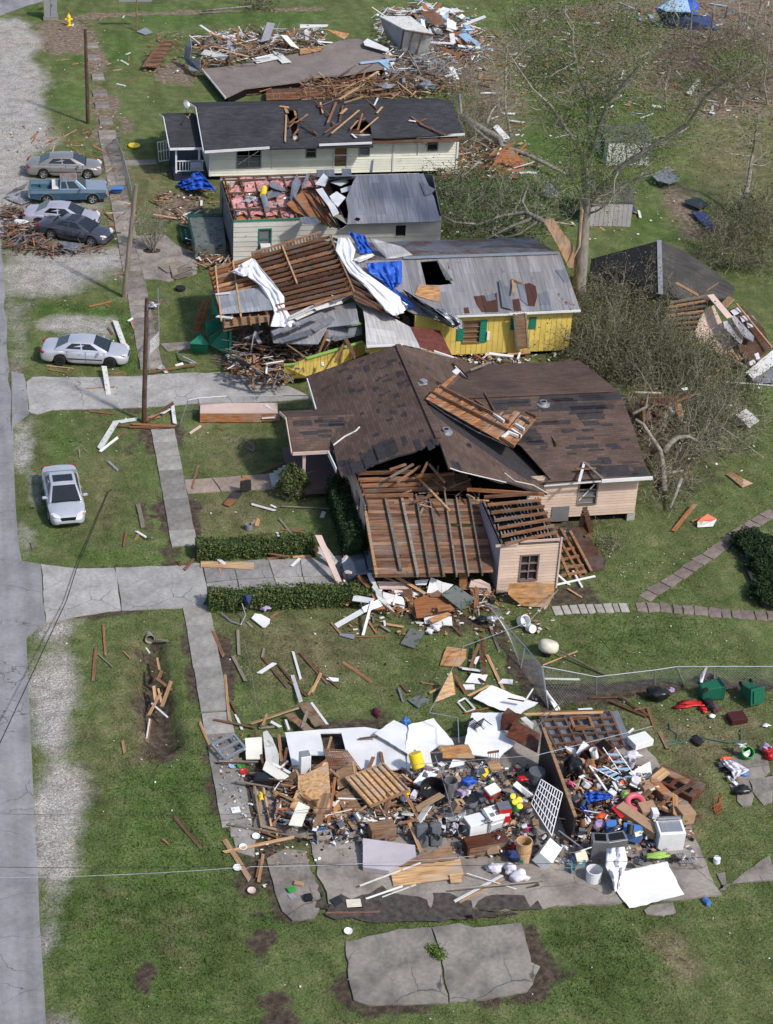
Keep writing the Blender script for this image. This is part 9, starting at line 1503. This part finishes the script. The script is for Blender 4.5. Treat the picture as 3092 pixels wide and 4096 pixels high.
for l,f,x,y,z,s,r,m,n in(('long cardboard box lying across the right of the heap','b',1140,200,.7,(.5,1.9,.35),(.1,0,.65),m_card,'cardboard_box'),('open cardboard box behind the long one','b',1195,140,.7,(.65,.55,.5),(.1,0,.1),m_card,'cardboard_box'),('square cardboard box at the right rim of the heap','b',1425,165,.5,(.62,.6,.55),(0,.1,.2),m_card,'cardboard_box'),('blue plastic crate on the right front','b',1105,275,.55,(.75,.55,.45),(.1,.1,-.3),m_blue,'plastic_crate'),('smaller blue plastic crate by the partition','b',975,245,.5,(.4,.35,.6),(.2,0,-.2),m_blue,'plastic_crate'),('white storage box at the back right corner','Z',980,390,.4,(.9,.65,.3),(0,0,.3),m_ewhite,'storage_box'),('tan carton folded in the middle of the heap','Y',590,960,.9,(.4,.3,.5),(.2,.3,.4),m_card,'carton'),('red flat case behind the long box','Z',790,1060,.8,(.5,.6,.1),(.2,0,.4),m_red,'case'),('brown carton near the ladders','Z',1040,830,.7,(.5,.5,.3),(0,0,.2),m_card,'carton'),('small green box on the old patio slab','a',305,570,.12,(.3,.22,.1),(0,0,.3),m_toygreen,'box'),('small brown box on the old patio slab','a',362,527,.12,(.35,.2,.1),(0,0,-.4),m_card,'box'),('dark glass block on the old patio slab','a',430,632,.14,(.3,.28,.18),(0,0,.1),m_black,'block'),('black photo frame leaning near the mud','a',645,657,.12,(.4,.34,.05),(.3,0,.5),m_glass,'photo_frame'),('cream sheet of paper near the mud','a',770,672,.1,(.55,.42,.02),(0,0,-.05),m_cream2,'paper'),('grey tile on the old patio slab','a',312,620,.08,(.26,.26,.02),(0,0,.4),m_grey,'tile'),('white book with violet squiggle on the sidewalk','W',340,1287,.07,(.35,.32,.04),(0,0,.1),m_ewhite,'book')):bxo(l,f,x,y,z,s,r,m,n)
for l,f,x,y,m in(('teal bowl on the sidewalk','W',308,870,m_lblue),('green bowl on the sidewalk','W',390,872,m_toygreen),('red bowl on the sidewalk edge','W',415,928,m_red),('white plate nearest the sticks by the sidewalk','e',1353,265,m_ewhite),('white plate below the pale stick','e',1320,380,m_ewhite),('white plate above the crossing sticks','e',1425,205,m_ewhite),('pink patterned plate in the first soil mound','e',1400,507,m_pinkp),('white lid on the grass above the lower pad','a',728,885,m_ewhite)):cyl(l,f,x,y,.06,.09,.05,m,'plate' if 'plate' in l else 'bowl',(.15,0,0),None,True,.15)
mats=[m_ewhite]*6+[m_black]*6+[m_card]*4+[m_silver]*4+[m_gcloth]*5+[m_wcloth]*6+[m_brownpan]*5+[m_cream2]*3+[m_wood]*4+[m_ncloth]*3+[m_lav]*2+[m_blue,m_red,m_teal,m_orange,m_pinkpl,m_yel];names={m_ewhite:'white',m_black:'black',m_card:'tan',m_blue:'blue',m_red:'red',m_silver:'silver',m_lav:'lavender',m_gcloth:'charcoal',m_wcloth:'off-white',m_brownpan:'brown',m_cream2:'cream',m_teal:'teal',m_orange:'orange',m_pinkpl:'pink',m_ncloth:'navy',m_wood:'wooden',m_yel:'yellow'}
ZN=(('left part of the household heap','a',[(420,60),(900,20),(880,200),(600,260),(430,180)],26,.4),('middle of the household heap','Y',[(60,560),(700,480),(1400,560),(1380,1285),(60,1285),(0,900)],120,.9),('right part of the household heap','Z',[(260,480),(640,480),(1050,640),(1300,1000),(1480,1300),(400,1312),(330,900)],110,.8),('front edge of the household heap','b',[(60,300),(840,280),(1420,340),(1480,420),(1150,470),(700,470),(300,440)],56,.35))
for pl_,f,poly,n,zm in ZN:
 for _ in range(n):
  x,y=inpoly(poly);m=random.choice(mats);z=.12+zm*random.random();k=random.random();s=random.uniform(.09,.26)
  if k<.26:pn(f'torn {names[m]} sheet in the {pl_}',f,z,[(x+random.uniform(-32,32),y+random.uniform(-26,26),z+random.gauss(0,.12))for _ in range(4)],m,.015,'scrap','scrap')
  elif k<.56:bxo(f'small {names[m]} box in the {pl_}',f,x,y,z,(s*random.uniform(1,2),s*random.uniform(.8,1.5),s*random.uniform(.4,1.3)),(random.gauss(0,.4),random.gauss(0,.4),random.uniform(0,3)),m,'small_box','box')
  elif k<.70:cyl(f'small {names[m]} container in the {pl_}',f,x,y,z,s*.6,s*1.6,m,'container',(random.gauss(0,.7),0,random.uniform(0,6)),None,random.random()<.5)
  else:blob(f'bundled {names[m]} cloth in the {pl_}',f,x,y,z,(s*1.6,s*.9,s*.45),m,'bundle',None,.5,random.uniform(0,3),2)
for f,poly,n,s,zm in(('Y',[(0,600),(700,480),(1400,560),(1400,1285),(0,1285)],700,.2,.45),('Z',[(250,480),(640,480),(1050,640),(1480,1300),(360,1312)],650,.2,.45),('b',[(0,260),(1480,260),(1500,440),(1100,470),(0,420)],420,.17,.25),('X',[(0,700),(260,800),(700,1392),(0,1392)],300,.2,.3),('a',[(400,20),(1100,20),(1060,230),(420,220)],260,.2,.3)):litter(f,poly,n,s,[m_wood,m_ewhite,m_dark,m_gcloth,m_card,m_silver,m_black,m_brownpan,m_wcloth,m_bcloth,m_greywood],zm)
# tell look-alikes apart by their order across the view
by={}
for o in S.objects:
 if o.parent is None and o.get('label'):by.setdefault(o['label'],[]).append(o)
OD='first second third fourth fifth sixth seventh eighth ninth tenth eleventh twelfth'.split()
for l,os_ in by.items():
 if 2<=len(os_)<=12 and len(l.split())<=13:
  def px(o):d=o.matrix_world.translation-CAM if o.type=='MESH' and o.parent is None and o.matrix_basis.translation.length else Vector(o.location)-CAM;return d.dot(rt)/d.dot(fw)
  for k,o in enumerate(sorted(os_,key=px)):o['label']=f"{l}, {OD[k]} from left";o['group']=o.get('group')or l
 elif len(os_)>1:
  for o in os_:o['group']=o.get('group')or l
for o in S.objects:
 if o.parent is None and o.get('category')and not o.get('kind'):o['kind']='thing'
